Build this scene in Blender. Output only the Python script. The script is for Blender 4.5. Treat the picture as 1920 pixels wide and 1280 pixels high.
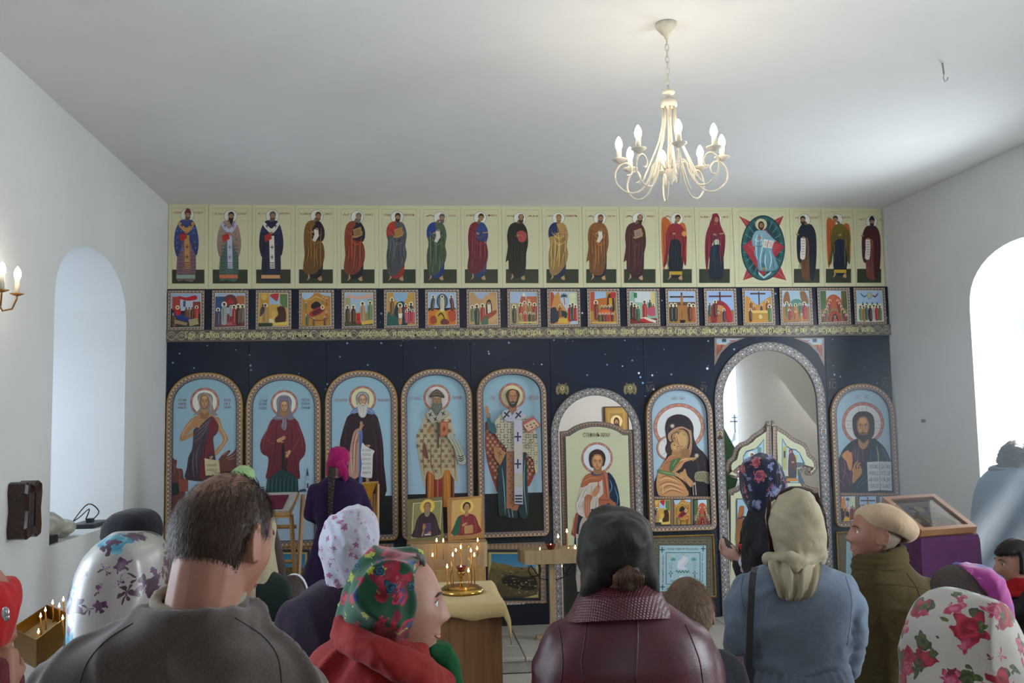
# church interior: camera, world and lights first, then helpers, room, icon screen, people and props
import bpy,bmesh,math,random
import numpy as np
from mathutils import Vector,Matrix,noise
from mathutils.geometry import tessellate_polygon
for _o in list(bpy.data.objects):bpy.data.objects.remove(_o)
SC=bpy.context.scene
COL=SC.collection
PI=math.pi
CAMH=1.84; FPX=1780.5; D=8.35
YAW,PITCH,ROLL=math.radians(6.150),math.radians(4.985),math.radians(-1.0965)
FWD=Vector((math.sin(YAW)*math.cos(PITCH),math.cos(YAW)*math.cos(PITCH),math.sin(PITCH)))
_R=Vector((math.cos(YAW),-math.sin(YAW),0)); _U=_R.cross(FWD)
RGT=_R*math.cos(ROLL)+_U*math.sin(ROLL); UPV=-_R*math.sin(ROLL)+_U*math.cos(ROLL)
CAM=Vector((0,0,CAMH))
cd=bpy.data.cameras.new('camera'); co=bpy.data.objects.new('camera',cd); COL.objects.link(co)
cd.sensor_width=36; cd.lens=FPX/1920*36; cd.clip_start=.05
M3=Matrix((RGT,UPV,-FWD)).transposed()
co.matrix_world=Matrix.Translation(CAM)@M3.to_4x4()
SC.camera=co
SC.view_settings.view_transform='Standard'; SC.view_settings.look='None'
SC.view_settings.gamma=1; SC.view_settings.use_curve_mapping=False
SC.view_settings.exposure=0.04
SC.cycles.use_denoising=True
SC.cycles.max_bounces=6; SC.cycles.diffuse_bounces=4; SC.cycles.glossy_bounces=3
SC.cycles.transparent_max_bounces=8; SC.cycles.volume_bounces=0
SC.cycles.caustics_reflective=False; SC.cycles.caustics_refractive=False
SC.cycles.sample_clamp_indirect=4
W=bpy.data.worlds.new('world'); SC.world=W; W.use_nodes=True
bg=W.node_tree.nodes['Background']; bg.inputs[0].default_value=(.72,.86,1,1); bg.inputs[1].default_value=1.6
def area(name,loc,tgt,sx,sy,power,color,spread=180):
 l=bpy.data.lights.new(name,'AREA'); l.shape='RECTANGLE'; l.size=sx; l.size_y=sy
 l.energy=power; l.color=color; l.spread=math.radians(spread)
 o=bpy.data.objects.new(name,l); COL.objects.link(o); o.location=loc
 o.rotation_euler=(Vector(tgt)-Vector(loc)).to_track_quat('-Z','Y').to_euler(); return o
DAY=(.85,.93,1.0)
area('light_window_right',(4.93,6.40,2.1),(2.4,6.30,1.5),1.25,2.0,95,DAY)
area('light_window_left',(-3.12,6.48,1.9),(0,6.48,1.5),1.0,1.3,9,(.66,.80,1))
area('light_nave_right',(4.98,1.9,1.9),(1.4,2.6,1.8),1.1,1.6,160,DAY)
area('light_nave_left',(-2.97,2.8,1.9),(.9,3.6,1.8),1.1,1.6,85,(.74,.86,1))
area('fill_altar_side',(4.36,10.4,2.3),(1,10.8,1.6),1.2,1.4,110,(1,.97,.93))  # added fill for the altar room; the wall has no window here
area('light_nave_back',(1.2,-4.8,2.6),(1.2,8,2.2),2.6,1.6,40,(.95,.95,1))
sl=bpy.data.lights.new('sun','SUN'); sl.energy=32; sl.angle=.01; sl.color=(.93,.97,1); so_=bpy.data.objects.new('sun',sl); COL.objects.link(so_); so_.rotation_euler=Vector((-1,-.42,-.95)).to_track_quat('-Z','Y').to_euler()
def ray(px,py):
 return (FWD*FPX+RGT*(px-960)-UPV*(py-640)).normalized()
def at(px,py,Y):
 r=ray(px,py); return CAM+r*(Y/r.y)
def atX(px,py,X):
 r=ray(px,py); return CAM+r*(X/r.x)
def atZ(px,py,Z):
 r=ray(px,py); return CAM+r*((Z-CAMH)/r.z)
def uv(px,py,Y=D):
 p=at(px,py,Y); return (p.x,p.z)
def pxy(p):
 d=Vector(p)-CAM; w=d.dot(FWD); return 960+FPX*d.dot(RGT)/w,640-FPX*d.dot(UPV)/w
def lin(c):
 if isinstance(c,str):c=[int(c[i:i+2],16)/255 for i in (0,2,4)]
 return tuple((v/12.92 if v<=.04045 else ((v+.055)/1.055)**2.4) for v in c[:3])
def tag(o,label=None,cat=None,group=None,kind=None):
 if label:o['label']=label
 if cat:o['category']=cat
 if group:o['group']=group
 if kind:o['kind']=kind
 return o
def link(name,me,mats=None,parent=None,loc=None,smooth=False):
 o=bpy.data.objects.new(name,me); COL.objects.link(o)
 if mats is not None and not me.materials:
  for m in (mats if isinstance(mats,(list,tuple)) else [mats]):me.materials.append(m)
 if parent is not None:
  o.parent=parent
  o.matrix_parent_inverse=Matrix.Identity(4)
  if loc is None:
   pm=Matrix.Translation(parent.location)@parent.rotation_euler.to_matrix().to_4x4()
   g=parent.parent
   while g is not None:
    pm=Matrix.Translation(g.location)@g.rotation_euler.to_matrix().to_4x4()@pm; g=g.parent
   me.transform(pm.inverted())
 if loc is not None:o.location=loc
 if smooth:me.polygons.foreach_set('use_smooth',[True]*len(me.polygons))
 return o
def empty(name,loc=(0,0,0),rz=0,parent=None):
 o=bpy.data.objects.new(name,None); COL.objects.link(o); o.location=loc; o.rotation_euler=(0,0,rz)
 o.empty_display_size=.1
 if parent:o.parent=parent
 return o
def mesh(vs,fs,name='m'):
 me=bpy.data.meshes.new(name); me.from_pydata([tuple(v) for v in vs],[],fs); me.update(); return me
class MB:
 """collects shapes in world coordinates; build() links them as one mesh object"""
 def __init__(s):s.v=[]; s.f=[]; s.m=[]; s.uv={}; s.mi=0
 def add(s,vs,fs,mi=None):
  b=len(s.v); s.v+=[Vector(v) for v in vs]
  for f in fs:s.f.append([b+i for i in f]); s.m.append(s.mi if mi is None else mi)
  return s
 def box(s,a,b,rz=0,bev=0):
  (x0,y0,z0),(x1,y1,z1)=a,b
  c=Vector(((x0+x1)/2,(y0+y1)/2,(z0+z1)/2)); h=Vector((abs(x1-x0)/2,abs(y1-y0)/2,abs(z1-z0)/2))
  rot=Matrix.Rotation(rz,3,'Z')
  if bev>0:
   bev=min(bev,min(h)*.9)
   vs=[]
   for sz in (-1,1):
    for k,(ix,iy) in enumerate(((-1,-1),(1,-1),(1,1),(-1,1))):
     pass
   bm=bmesh.new(); bmesh.ops.create_cube(bm,size=2)
   for v in bm.verts:v.co=Vector((v.co.x*h.x,v.co.y*h.y,v.co.z*h.z))
   bmesh.ops.bevel(bm,geom=bm.edges[:],offset=bev,segments=1,affect='EDGES',profile=.5)
   bm.verts.index_update()
   s.add([rot@v.co+c for v in bm.verts],[[v.index for v in f.verts] for f in bm.faces]); bm.free(); return s
  vs=[rot@Vector((i*h.x,j*h.y,k*h.z))+c for k in (-1,1) for j in (-1,1) for i in (-1,1)]
  return s.add(vs,[(0,2,3,1),(4,5,7,6),(0,1,5,4),(2,6,7,3),(0,4,6,2),(1,3,7,5)])
 def slab(s,o,ex,ey,ez):
  o,ex,ey,ez=map(Vector,(o,ex,ey,ez))
  vs=[o+ex*i+ey*j+ez*k for k in (0,1) for j in (0,1) for i in (0,1)]
  return s.add(vs,[(0,2,3,1),(4,5,7,6),(0,1,5,4),(2,6,7,3),(0,4,6,2),(1,3,7,5)])
 def tube(s,pts,r,n=8,closed=False,caps=True):
  pts=[Vector(p) for p in pts]; N=len(pts)
  rs=r if isinstance(r,(list,tuple)) else [r]*N
  prev=None; rings=[]
  for i,p in enumerate(pts):
   if closed:t=pts[(i+1)%N]-pts[i-1]
   else :t=pts[min(i+1,N-1)]-pts[max(i-1,0)]
   if t.length<1e-9:t=Vector((0,0,1))
   t.normalize()
   if prev is None:
    a=Vector((0,0,1)) if abs(t.z)<.9 else Vector((1,0,0)); u=(a-t*a.dot(t)).normalized()
   else :
    u=prev-t*prev.dot(t)
    u=u.normalized() if u.length>1e-6 else t.orthogonal().normalized()
   prev=u; w=t.cross(u)
   rings.append([p+(u*math.cos(2*PI*k/n)+w*math.sin(2*PI*k/n))*rs[i] for k in range(n)])
  vs=[v for q in rings for v in q]; fs=[]
  for i in range(N if closed else N-1):
   j=(i+1)%N
   for k in range(n):fs.append((i*n+k,i*n+(k+1)%n,j*n+(k+1)%n,j*n+k))
  if caps and not closed:
   fs.append(tuple(range(n))[::-1]); fs.append(tuple((N-1)*n+k for k in range(n)))
  return s.add(vs,fs)
 def lathe(s,c,prof,n=20,ax=(0,0,1)):
  """prof: (radius, height) list"""
  q=Vector((0,0,1)).rotation_difference(Vector(ax)); c=Vector(c)
  vs=[c+q@Vector((r*math.cos(2*PI*k/n),r*math.sin(2*PI*k/n),z)) for r,z in prof for k in range(n)]
  fs=[]
  for i in range(len(prof)-1):
   for k in range(n):fs.append((i*n+k,i*n+(k+1)%n,(i+1)*n+(k+1)%n,(i+1)*n+k))
  if prof[0][0]>1e-5:fs.append(tuple(range(n))[::-1])
  if prof[-1][0]>1e-5:fs.append(tuple((len(prof)-1)*n+k for k in range(n)))
  return s.add(vs,fs)
 def ball(s,c,r,n=12,m=8,rot=None):
  if not isinstance(r,(tuple,list,Vector)):r=(r,r,r)
  c=Vector(c); vs=[]; fs=[]
  rot=rot or Matrix.Identity(3)
  for i in range(m+1):
   th=PI*i/m
   for k in range(n):
    ph=2*PI*k/n
    vs.append(c+rot@Vector((r[0]*math.sin(th)*math.cos(ph),r[1]*math.sin(th)*math.sin(ph),r[2]*math.cos(th))))
  for i in range(m):
   for k in range(n):fs.append((i*n+k,(i+1)*n+k,(i+1)*n+(k+1)%n,i*n+(k+1)%n))
  return s.add(vs,fs)
 def strip(s,A,B):
  """quad strip between two polylines"""
  b=len(A); return s.add(list(A)+list(B),[(i,i+1,b+i+1,b+i) for i in range(b-1)])
 def mesh(s,name='m'):
  me=mesh(s.v,s.f,name)
  if any(s.m):me.polygons.foreach_set('material_index',s.m)
  return me
 def build(s,name,mats,parent=None,smooth=False,label=None,loc=None):
  o=link(name,s.mesh(name),mats,parent,loc,smooth)
  if label:o['label']=label
  return o
def auto_smooth(o,ang=40):
 me=o.data; me.polygons.foreach_set('use_smooth',[True]*len(me.polygons))
 bm=bmesh.new(); bm.from_mesh(me); ca=math.radians(ang)
 for e in bm.edges:
  if len(e.link_faces)==2 and e.calc_face_angle(0)>ca:e.smooth=False
 bm.to_mesh(me); bm.free(); return o
def nmat(name):
 m=bpy.data.materials.new(name); m.use_nodes=True; nt=m.node_tree
 return m,nt,nt.nodes['Principled BSDF']
def N(nt,t,**kw):
 n=nt.nodes.new(t)
 for k,v in kw.items():
  if k.startswith('i_'):
   n.inputs[k[2:]].default_value=v
  else :setattr(n,k,v)
 return n
def ramp(nt,fac,stops,interp='LINEAR'):
 r=nt.nodes.new('ShaderNodeValToRGB'); cr=r.color_ramp; cr.interpolation=interp
 while len(cr.elements)<len(stops):cr.elements.new(.5)
 for e,(p,c) in zip(cr.elements,stops):
  e.position=p; c=lin(c) if isinstance(c,str) else c; e.color=(c[0],c[1],c[2],1)
 nt.links.new(fac,r.inputs[0]); return r.outputs[0]
def math_(nt,op,a,b=None,c=None):
 n=nt.nodes.new('ShaderNodeMath'); n.operation=op
 for i,v in enumerate((a,b,c)):
  if v is None:continue
  if isinstance(v,(int,float)):n.inputs[i].default_value=v
  else :nt.links.new(v,n.inputs[i])
 return n.outputs[0]
def mixc(nt,fac,a,b,mode='MIX'):
 n=nt.nodes.new('ShaderNodeMix'); n.data_type='RGBA'; n.blend_type=mode
 for i,v in ((0,fac),(6,a),(7,b)):
  if isinstance(v,(int,float)):n.inputs[i].default_value=v
  elif isinstance(v,str):n.inputs[i].default_value=(*lin(v),1)
  elif isinstance(v,tuple):n.inputs[i].default_value=(*v[:3],1)
  else :nt.links.new(v,n.inputs[i])
 return n.outputs[2]
def bump(nt,p,h,strength=.3,dist=.01):
 b=N(nt,'ShaderNodeBump'); b.inputs['Strength'].default_value=strength; b.inputs['Distance'].default_value=dist
 nt.links.new(h,b.inputs['Height']); nt.links.new(b.outputs[0],p.inputs['Normal'])
def tcoord(nt,scale=(1,1,1),kind='Object',rot=(0,0,0)):
 t=nt.nodes.new('ShaderNodeTexCoord'); mp=nt.nodes.new('ShaderNodeMapping')
 mp.inputs['Scale'].default_value=scale; mp.inputs['Rotation'].default_value=rot
 nt.links.new(t.outputs[kind],mp.inputs[0]); return mp.outputs[0]
def noisetex(nt,vec,scale,detail=3,rough=.5,dist=0):
 n=N(nt,'ShaderNodeTexNoise'); n.inputs['Scale'].default_value=scale; n.inputs['Detail'].default_value=detail
 n.inputs['Roughness'].default_value=rough; n.inputs['Distortion'].default_value=dist
 nt.links.new(vec,n.inputs['Vector']); return n.outputs['Fac']
def mat(name,col,rough=.5,metal=0,var=.12,vscale=8,bmp=0,bscale=60,spec=.5,sheen=0,coat=0,stretch=(1,1,1),sub=0):
 """plain procedural material: colour with noise variation and a fine bump"""
 m,nt,p=nmat(name); c=lin(col) if isinstance(col,str) else col
 v=tcoord(nt,stretch); f=noisetex(nt,v,vscale,4)
 lo=tuple(x*(1-var) for x in c); hi=tuple(min(1,x*(1+var)) for x in c)
 nt.links.new(ramp(nt,f,[(.3,lo),(.7,hi)]),p.inputs['Base Color'])
 p.inputs['Roughness'].default_value=rough; p.inputs['Metallic'].default_value=metal
 p.inputs['Specular IOR Level'].default_value=spec
 if sheen:p.inputs['Sheen Weight'].default_value=sheen; p.inputs['Sheen Roughness'].default_value=.4
 if coat:p.inputs['Coat Weight'].default_value=coat
 if sub:p.inputs['Subsurface Weight'].default_value=sub; p.inputs['Subsurface Scale'].default_value=.02; p.inputs['Subsurface Radius'].default_value=(1,.35,.2)
 if bmp:bump(nt,p,noisetex(nt,v,bscale,3),bmp,.005)
 return m
def wood(name,c1,c2,rough=.45,scale=6,axis='Z',bmp=.08):
 m,nt,p=nmat(name)
 st={'Z':(6,6,.5),'X':(.5,6,6),'Y':(6,.5,6)}[axis]
 v=tcoord(nt,st); f=noisetex(nt,v,scale,5,.6,.6)
 nt.links.new(ramp(nt,f,[(.3,c1),(.7,c2)]),p.inputs['Base Color']); p.inputs['Roughness'].default_value=rough
 bump(nt,p,f,bmp,.003); return m
def fabric(name,col,var=.15,weave=900,rough=.9,sheen=.3,bmp=.25,vscale=12):
 m,nt,p=nmat(name); c=lin(col) if isinstance(col,str) else col
 v=tcoord(nt); f=noisetex(nt,v,vscale,4); g=noisetex(nt,v,weave,2)
 base=ramp(nt,f,[(.3,tuple(x*(1-var) for x in c)),(.7,tuple(min(1,x*(1+var)) for x in c))])
 nt.links.new(mixc(nt,.25,base,ramp(nt,g,[(.35,tuple(x*.6 for x in c)),(.65,tuple(min(1,x*1.25) for x in c))])),p.inputs['Base Color'])
 p.inputs['Roughness'].default_value=rough; p.inputs['Specular IOR Level'].default_value=.25
 p.inputs['Sheen Weight'].default_value=sheen*.35; p.inputs['Sheen Roughness'].default_value=.5
 big=noisetex(nt,v,13,3,.5,1.6); b2=N(nt,'ShaderNodeBump'); b2.inputs['Strength'].default_value=.22; b2.inputs['Distance'].default_value=.02; nt.links.new(big,b2.inputs['Height'])
 bump(nt,p,g,bmp,.002); nt.links.new(b2.outputs[0],p.inputs['Normal'].links[0].from_node.inputs['Normal']); return m
def emis(name,col,s):
 m=bpy.data.materials.new(name); m.use_nodes=True; nt=m.node_tree; nt.nodes.clear()
 e=nt.nodes.new('ShaderNodeEmission'); e.inputs[0].default_value=(*col,1); e.inputs[1].default_value=s
 o=nt.nodes.new('ShaderNodeOutputMaterial'); nt.links.new(e.outputs[0],o.inputs[0]); return m
KPR=1.25
def printmat(name,rough=.33,spec=.5):
 m,nt,p=nmat(name); a=N(nt,'ShaderNodeVertexColor',layer_name='Col')
 f=noisetex(nt,tcoord(nt),160,2)
 nt.links.new(mixc(nt,1.,a.outputs[0],ramp(nt,f,[(.3,(.93,.93,.93)),(.7,(1,1,1))]),'MULTIPLY'),p.inputs['Base Color'])
 p.inputs['Roughness'].default_value=rough; p.inputs['Specular IOR Level'].default_value=spec; return m
MPRINT=printmat('printed_panel'); MMATT=printmat('painted_board',.5,.4)
def smoothpts(pts,closed=True,k=5):
 n=len(pts); out=[]
 rng=range(n) if closed else range(n-1)
 for i in rng:
  if closed:p0,p1,p2,p3=pts[i-1],pts[i],pts[(i+1)%n],pts[(i+2)%n]
  else :p0,p1,p2,p3=pts[max(i-1,0)],pts[i],pts[i+1],pts[min(i+2,n-1)]
  for j in range(k):
   t=j/k; t2=t*t; t3=t2*t
   out.append(tuple(.5*((2*p1[a])+(-p0[a]+p2[a])*t+(2*p0[a]-5*p1[a]+4*p2[a]-p3[a])*t2+(-p0[a]+3*p1[a]-3*p2[a]+p3[a])*t3) for a in (0,1)))
 if not closed:out.append(tuple(pts[-1]))
 return out
_fontcache={}
def glyphs(text):
 """triangulated outline of a line of text: verts (x right, y up, cap height about .73), tris"""
 if text not in _fontcache:
  c=bpy.data.curves.new('t','FONT'); c.body=text; c.resolution_u=1
  o=bpy.data.objects.new('t',c); COL.objects.link(o); me=o.to_mesh()
  me.calc_loop_triangles()
  vs=[(v.co.x,v.co.y) for v in me.vertices]; ts=[tuple(t.vertices) for t in me.loop_triangles]
  o.to_mesh_clear(); bpy.data.objects.remove(o); bpy.data.curves.remove(c)
  _fontcache[text]=(vs,ts)
 return _fontcache[text]
class Art:
 STEP=7e-5
 def __init__(s,fmap=None,frame=None,base=0.0,k=None):
  s.fm=fmap or uv
  s.fr=frame or (lambda u,w,d:Vector((u,D-d,w)))
  s.v=[]; s.f=[]; s.c=[]; s.d=base; s.k=KPR if k is None else k
  s.sc=1; s.ox=0; s.oy=0
 def S(s,sc,ox,oy):s.sc=sc; s.ox=ox; s.oy=oy; return s
 def T(s,x,y):return s.fm(s.ox+x*s.sc,s.oy+y*s.sc)
 def _col(s,c):
  return tuple(min(.95,x*s.k) for x in lin(c))
 def raw(s,P,tris,cols):
  b=len(s.v); s.d+=s.STEP
  s.v+=[s.fr(u,w,s.d) for u,w in P]; s.c+=cols
  s.f+=[tuple(b+i for i in t) for t in tris]
 def q(s,pts,c,c2=None):
  P=[s.T(*p) for p in pts]
  tris=tessellate_polygon([[Vector((u,w,0)) for u,w in P]])
  if c2 is None:cols=[s._col(c)]*len(P)
  else :
   a,b=s._col(c),s._col(c2); ys=[p[1] for p in pts]; y0,y1=min(ys),max(ys)
   cols=[tuple(a[i]+(b[i]-a[i])*((y-y0)/(y1-y0+1e-9)) for i in range(3)) for y in ys]
  s.raw(P,tris,cols); return s
 def p(s,pts,c,c2=None,k=4):return s.q(smoothpts(pts,True,k),c,c2)
 def e(s,cx,cy,rx,ry,c,n=18,a=0):
  return s.q([(cx+rx*math.cos(t)*math.cos(a)-ry*math.sin(t)*math.sin(a),cy+rx*math.cos(t)*math.sin(a)+ry*math.sin(t)*math.cos(a)) for t in [2*PI*i/n for i in range(n)]],c)
 def ring(s,cx,cy,r0,r1,c,n=32,a0=0,a1=2*PI,ry=1.0):
  A=[(cx+r1*math.cos(a0+(a1-a0)*i/n),cy+ry*r1*math.sin(a0+(a1-a0)*i/n)) for i in range(n+1)]
  B=[(cx+r0*math.cos(a0+(a1-a0)*i/n),cy+ry*r0*math.sin(a0+(a1-a0)*i/n)) for i in range(n+1)]
  P=[s.T(*p) for p in A+B]; m=n+1
  s.raw(P,[(i,i+1,m+i+1) for i in range(n)]+[(i,m+i+1,m+i) for i in range(n)],[s._col(c)]*len(P)); return s
 def r(s,x0,y0,x1,y1,c,c2=None):return s.q([(x0,y0),(x1,y0),(x1,y1),(x0,y1)],c,c2)
 def l(s,pts,w,c,sm=True,taper=True,k=4):
  if sm and len(pts)>2:pts=smoothpts(pts,False,k)
  n=len(pts); A=[]; B=[]
  for i,(x,y) in enumerate(pts):
   x0,y0=pts[max(i-1,0)]; x1,y1=pts[min(i+1,n-1)]; L=math.hypot(x1-x0,y1-y0)+1e-9
   nx,ny=-(y1-y0)/L,(x1-x0)/L; h=w/2*((math.sin(PI*(i+.35)/(n-.3))**.6) if taper else 1)
   A.append((x+nx*h,y+ny*h)); B.append((x-nx*h,y-ny*h))
  P=[s.T(*p) for p in A+B]
  s.raw(P,[t for i in range(n-1) for t in ((i,i+1,n+i+1),(i,n+i+1,n+i))],[s._col(c)]*len(P)); return s
 def t(s,text,x,y,h,c,w=None,rot=0,bold=0):
  """x,y = left baseline in drawing coords, h = cap height, w = total width"""
  vs,ts=glyphs(text)
  if not vs:return s
  mx=max(v[0] for v in vs); k=h/.73; kx=k if w is None else w/mx
  ca,sa=math.cos(rot),math.sin(rot)
  P=[s.T(x+vx*kx*ca+vy*k*sa,y+vx*kx*sa-vy*k*ca) for vx,vy in vs]
  s.raw(P,ts,[s._col(c)]*len(P)); return s
 def build(s,name,parent=None,m=None,label=None):
  me=mesh(s.v,s.f,name)
  at_=me.color_attributes.new('Col','FLOAT_COLOR','POINT')
  arr=np.ones((len(s.v),4),np.float32); arr[:,:3]=np.array(s.c,np.float32).reshape(-1,3)
  at_.data.foreach_set('color',arr.ravel())
  o=link(name,me,m or MPRINT,parent)
  if label:o['label']=label
  return o
def ribbon(mb_name,pts,wi,m,parent,frame,closed=False,d=0.002,period=.05,label=None,thick=0):
 """flat strip along plane points with UV (u = length / period, v across), used for ornament borders"""
 n=len(pts); A=[]; B=[]; L=0; Ls=[]
 for i,p in enumerate(pts):
  if i:L+=math.hypot(p[0]-pts[i-1][0],p[1]-pts[i-1][1])
  Ls.append(L)
  if closed and i in (0,n-1):x0,y0=pts[-2]; x1,y1=pts[1]
  else :x0,y0=pts[max(i-1,0)]; x1,y1=pts[min(i+1,n-1)]
  t=math.hypot(x1-x0,y1-y0)+1e-9; nx,ny=-(y1-y0)/t,(x1-x0)/t
  kk=1.0
  if 0<i<n-1:
   ax,ay=p[0]-pts[i-1][0],p[1]-pts[i-1][1]; la=math.hypot(ax,ay)+1e-9
   kk=1/max(.6,abs(-ay/la*nx+ax/la*ny))
  A.append((p[0],p[1])); B.append((p[0]+nx*wi*kk,p[1]+ny*wi*kk))
 vs=[frame(u,w,d) for u,w in A]+[frame(u,w,d) for u,w in B]
 fs=[(i,i+1,n+i+1,n+i) for i in range(n-1)]
 if thick:
  b=len(vs); vs+=[frame(u,w,d-thick) for u,w in A]+[frame(u,w,d-thick) for u,w in B]
  fs+=[(i+1,i,b+i,b+i+1) for i in range(n-1)]+[(n+i,n+i+1,b+n+i+1,b+n+i) for i in range(n-1)]
 me=mesh(vs,fs,mb_name); ul=me.uv_layers.new(name='UVMap')
 per=max(1,round(L/period)); kL=per/L
 for poly in me.polygons:
  for li in poly.loop_indices:
   vi=me.loops[li].vertex_index%(2*n)
   ul.data[li].uv=(Ls[vi%n]*kL,0.0 if vi<n else 1.0)
 o=link(mb_name,me,m,parent)
 if label:o['label']=label
 return o
def ornament(name,ground,petal,edge,amp=.22,mid=.5,dot='e0d0b8',scallop='2a3350',rough=.35):
 """palmette border: UV.x = repeats, UV.y = 0 outer .. 1 inner"""
 m,nt,p=nmat(name); t=nt.nodes.new('ShaderNodeTexCoord'); sp=nt.nodes.new('ShaderNodeSeparateXYZ')
 nt.links.new(t.outputs['UV'],sp.inputs[0]); u,v=sp.outputs[0],sp.outputs[1]
 ph=math_(nt,'MULTIPLY',u,2*PI); cs=math_(nt,'COSINE',ph)
 wave=math_(nt,'MULTIPLY_ADD',cs,amp,mid)
 inside=math_(nt,'LESS_THAN',v,wave)
 f2=math_(nt,'ABSOLUTE',math_(nt,'SUBTRACT',v,wave)); line=math_(nt,'LESS_THAN',f2,.07)
 k=lambda c:tuple(min(.95,x*KPR) for x in lin(c))
 col=mixc(nt,inside,k(ground),k(petal))
 fr=math_(nt,'SUBTRACT',math_(nt,'FRACT',math_(nt,'ADD',u,.5)),.5)
 dd=math_(nt,'LESS_THAN',math_(nt,'ADD',math_(nt,'ABSOLUTE',fr),math_(nt,'ABSOLUTE',math_(nt,'MULTIPLY',math_(nt,'SUBTRACT',v,.38),.6))),.13)
 col=mixc(nt,dd,col,k(dot))
 v2=math_(nt,'LESS_THAN',math_(nt,'ABSOLUTE',math_(nt,'SUBTRACT',fr,0)),.035)
 col=mixc(nt,math_(nt,'MULTIPLY',v2,.5),col,k(edge))
 col=mixc(nt,line,col,k(edge))
 sc=math_(nt,'GREATER_THAN',v,math_(nt,'MULTIPLY_ADD',math_(nt,'ABSOLUTE',math_(nt,'SINE',ph)),-.12,.97))
 col=mixc(nt,sc,col,k(scallop)); ed=math_(nt,'LESS_THAN',v,.07); col=mixc(nt,ed,col,k(edge))
 nt.links.new(col,p.inputs['Base Color']); p.inputs['Roughness'].default_value=rough; return m
def basma(name,c0,c1,c2,cross='c9ccd8',rough=.38):
 """embossed metal lattice band: interlaced diamonds with small crosses"""
 m,nt,p=nmat(name); t=nt.nodes.new('ShaderNodeTexCoord'); sp=nt.nodes.new('ShaderNodeSeparateXYZ')
 nt.links.new(t.outputs['UV'],sp.inputs[0]); u,v=sp.outputs[0],sp.outputs[1]
 k=lambda c:tuple(min(.95,x*KPR) for x in lin(c))
 ph=math_(nt,'MULTIPLY',u,2*PI)
 w1=math_(nt,'MULTIPLY_ADD',math_(nt,'SINE',ph),.34,.5); w2=math_(nt,'MULTIPLY_ADD',math_(nt,'SINE',ph),-.34,.5)
 l1=math_(nt,'LESS_THAN',math_(nt,'ABSOLUTE',math_(nt,'SUBTRACT',v,w1)),.06)
 l2=math_(nt,'LESS_THAN',math_(nt,'ABSOLUTE',math_(nt,'SUBTRACT',v,w2)),.06)
 ln=math_(nt,'MAXIMUM',l1,l2)
 w3=math_(nt,'MULTIPLY_ADD',math_(nt,'COSINE',math_(nt,'MULTIPLY',ph,2)),.14,.5)
 l3=math_(nt,'LESS_THAN',math_(nt,'ABSOLUTE',math_(nt,'SUBTRACT',v,w3)),.045)
 vn=N(nt,'ShaderNodeTexVoronoi'); vn.inputs['Scale'].default_value=5; nt.links.new(t.outputs['UV'],vn.inputs['Vector'])
 sq=math_(nt,'GREATER_THAN',vn.outputs['Distance'],.42)
 col=mixc(nt,sq,k(c0),k(c1)); col=mixc(nt,math_(nt,'MAXIMUM',ln,l3),col,k(c2))
 fr=math_(nt,'ABSOLUTE',math_(nt,'SUBTRACT',math_(nt,'FRACT',math_(nt,'ADD',u,.75)),.5)); fv=math_(nt,'ABSOLUTE',math_(nt,'SUBTRACT',v,.5))
 cr=math_(nt,'LESS_THAN',math_(nt,'ADD',fr,math_(nt,'MULTIPLY',fv,.7)),.1)
 col=mixc(nt,cr,col,k(cross))
 e=math_(nt,'GREATER_THAN',math_(nt,'ABSOLUTE',math_(nt,'SUBTRACT',v,.5)),.44); col=mixc(nt,e,col,k(c1))
 nt.links.new(col,p.inputs['Base Color']); p.inputs['Roughness'].default_value=rough
 p.inputs['Metallic'].default_value=0; return m
XL,XR=-2.069,4.430
ZC=3.79
YB,YA=-5.0,12.6
SOL=.111
MW,nt,p=nmat('plaster_white')
v=tcoord(nt); f=noisetex(nt,v,1.3,5); g=noisetex(nt,v,45,4)
nt.links.new(ramp(nt,f,[(.3,(.655,.665,.655)),(.7,(.715,.72,.71))]),p.inputs['Base Color']); p.inputs['Roughness'].default_value=.85
bump(nt,p,mixc(nt,.5,f,g),.25,.01)
MC=mat('ceiling_paint',(.80,.80,.79),.8,var=.02,vscale=2,bmp=.1,bscale=30)
def arch_wall(name,X0,X1,ops,y0,y1,z0,z1,m,thick,side):
 """side wall in the plane x = X0, with arched openings (ya, yb, zsill, zspring, rise, splay) and their reveals to x = X1"""
 w=MB(); rv=MB()
 q=lambda x,ya,za,yb,zb:w.add([(x,ya,za),(x,yb,za),(x,yb,zb),(x,ya,zb)],[(0,1,2,3)])
 ys=y0
 for (ya,yb,zs,zsp,rise,spl) in sorted(ops):
  q(X0,ys,z0,ya,z1)
  q(X0,ya,z0,yb,zs)
  n=20; c=(ya+yb)/2; r=(yb-ya)/2
  arc=[(c-r*math.cos(PI*i/n),zsp+rise*math.sin(PI*i/n)**.85) for i in range(n+1)]
  for (a,za),(b,zb) in zip(arc,arc[1:]):
   w.add([(X0,a,za),(X0,b,zb),(X0,b,z1),(X0,a,z1)],[(0,1,2,3)])
  out=[(ya,zs)]+arc+[(yb,zs)]
  inn=[((y-c)*(1-spl)+c,(z-zs)*(1-spl*.35)+zs) for y,z in out]
  A=[(X0,y,z) for y,z in out]+[(X0,ya,zs)]; B=[(X1,y,z) for y,z in inn]+[(X1,inn[0][0],zs)]
  rv.strip(A,B)
  ys=yb
 q(X0,ys,z0,y1,z1)
 xs=X1
 o=w.build(name,m); tag(o,kind='structure')
 r_=rv.build('trim_'+('1' if side<0 else '2'),m); tag(r_,kind='structure')
 return o
pn=atX(98,760,XL); pf=atX(234,760,XL); ps=atX(150,1012,XL); pt=atX(150,458,XL); psp=atX(105,560,XL)
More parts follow.
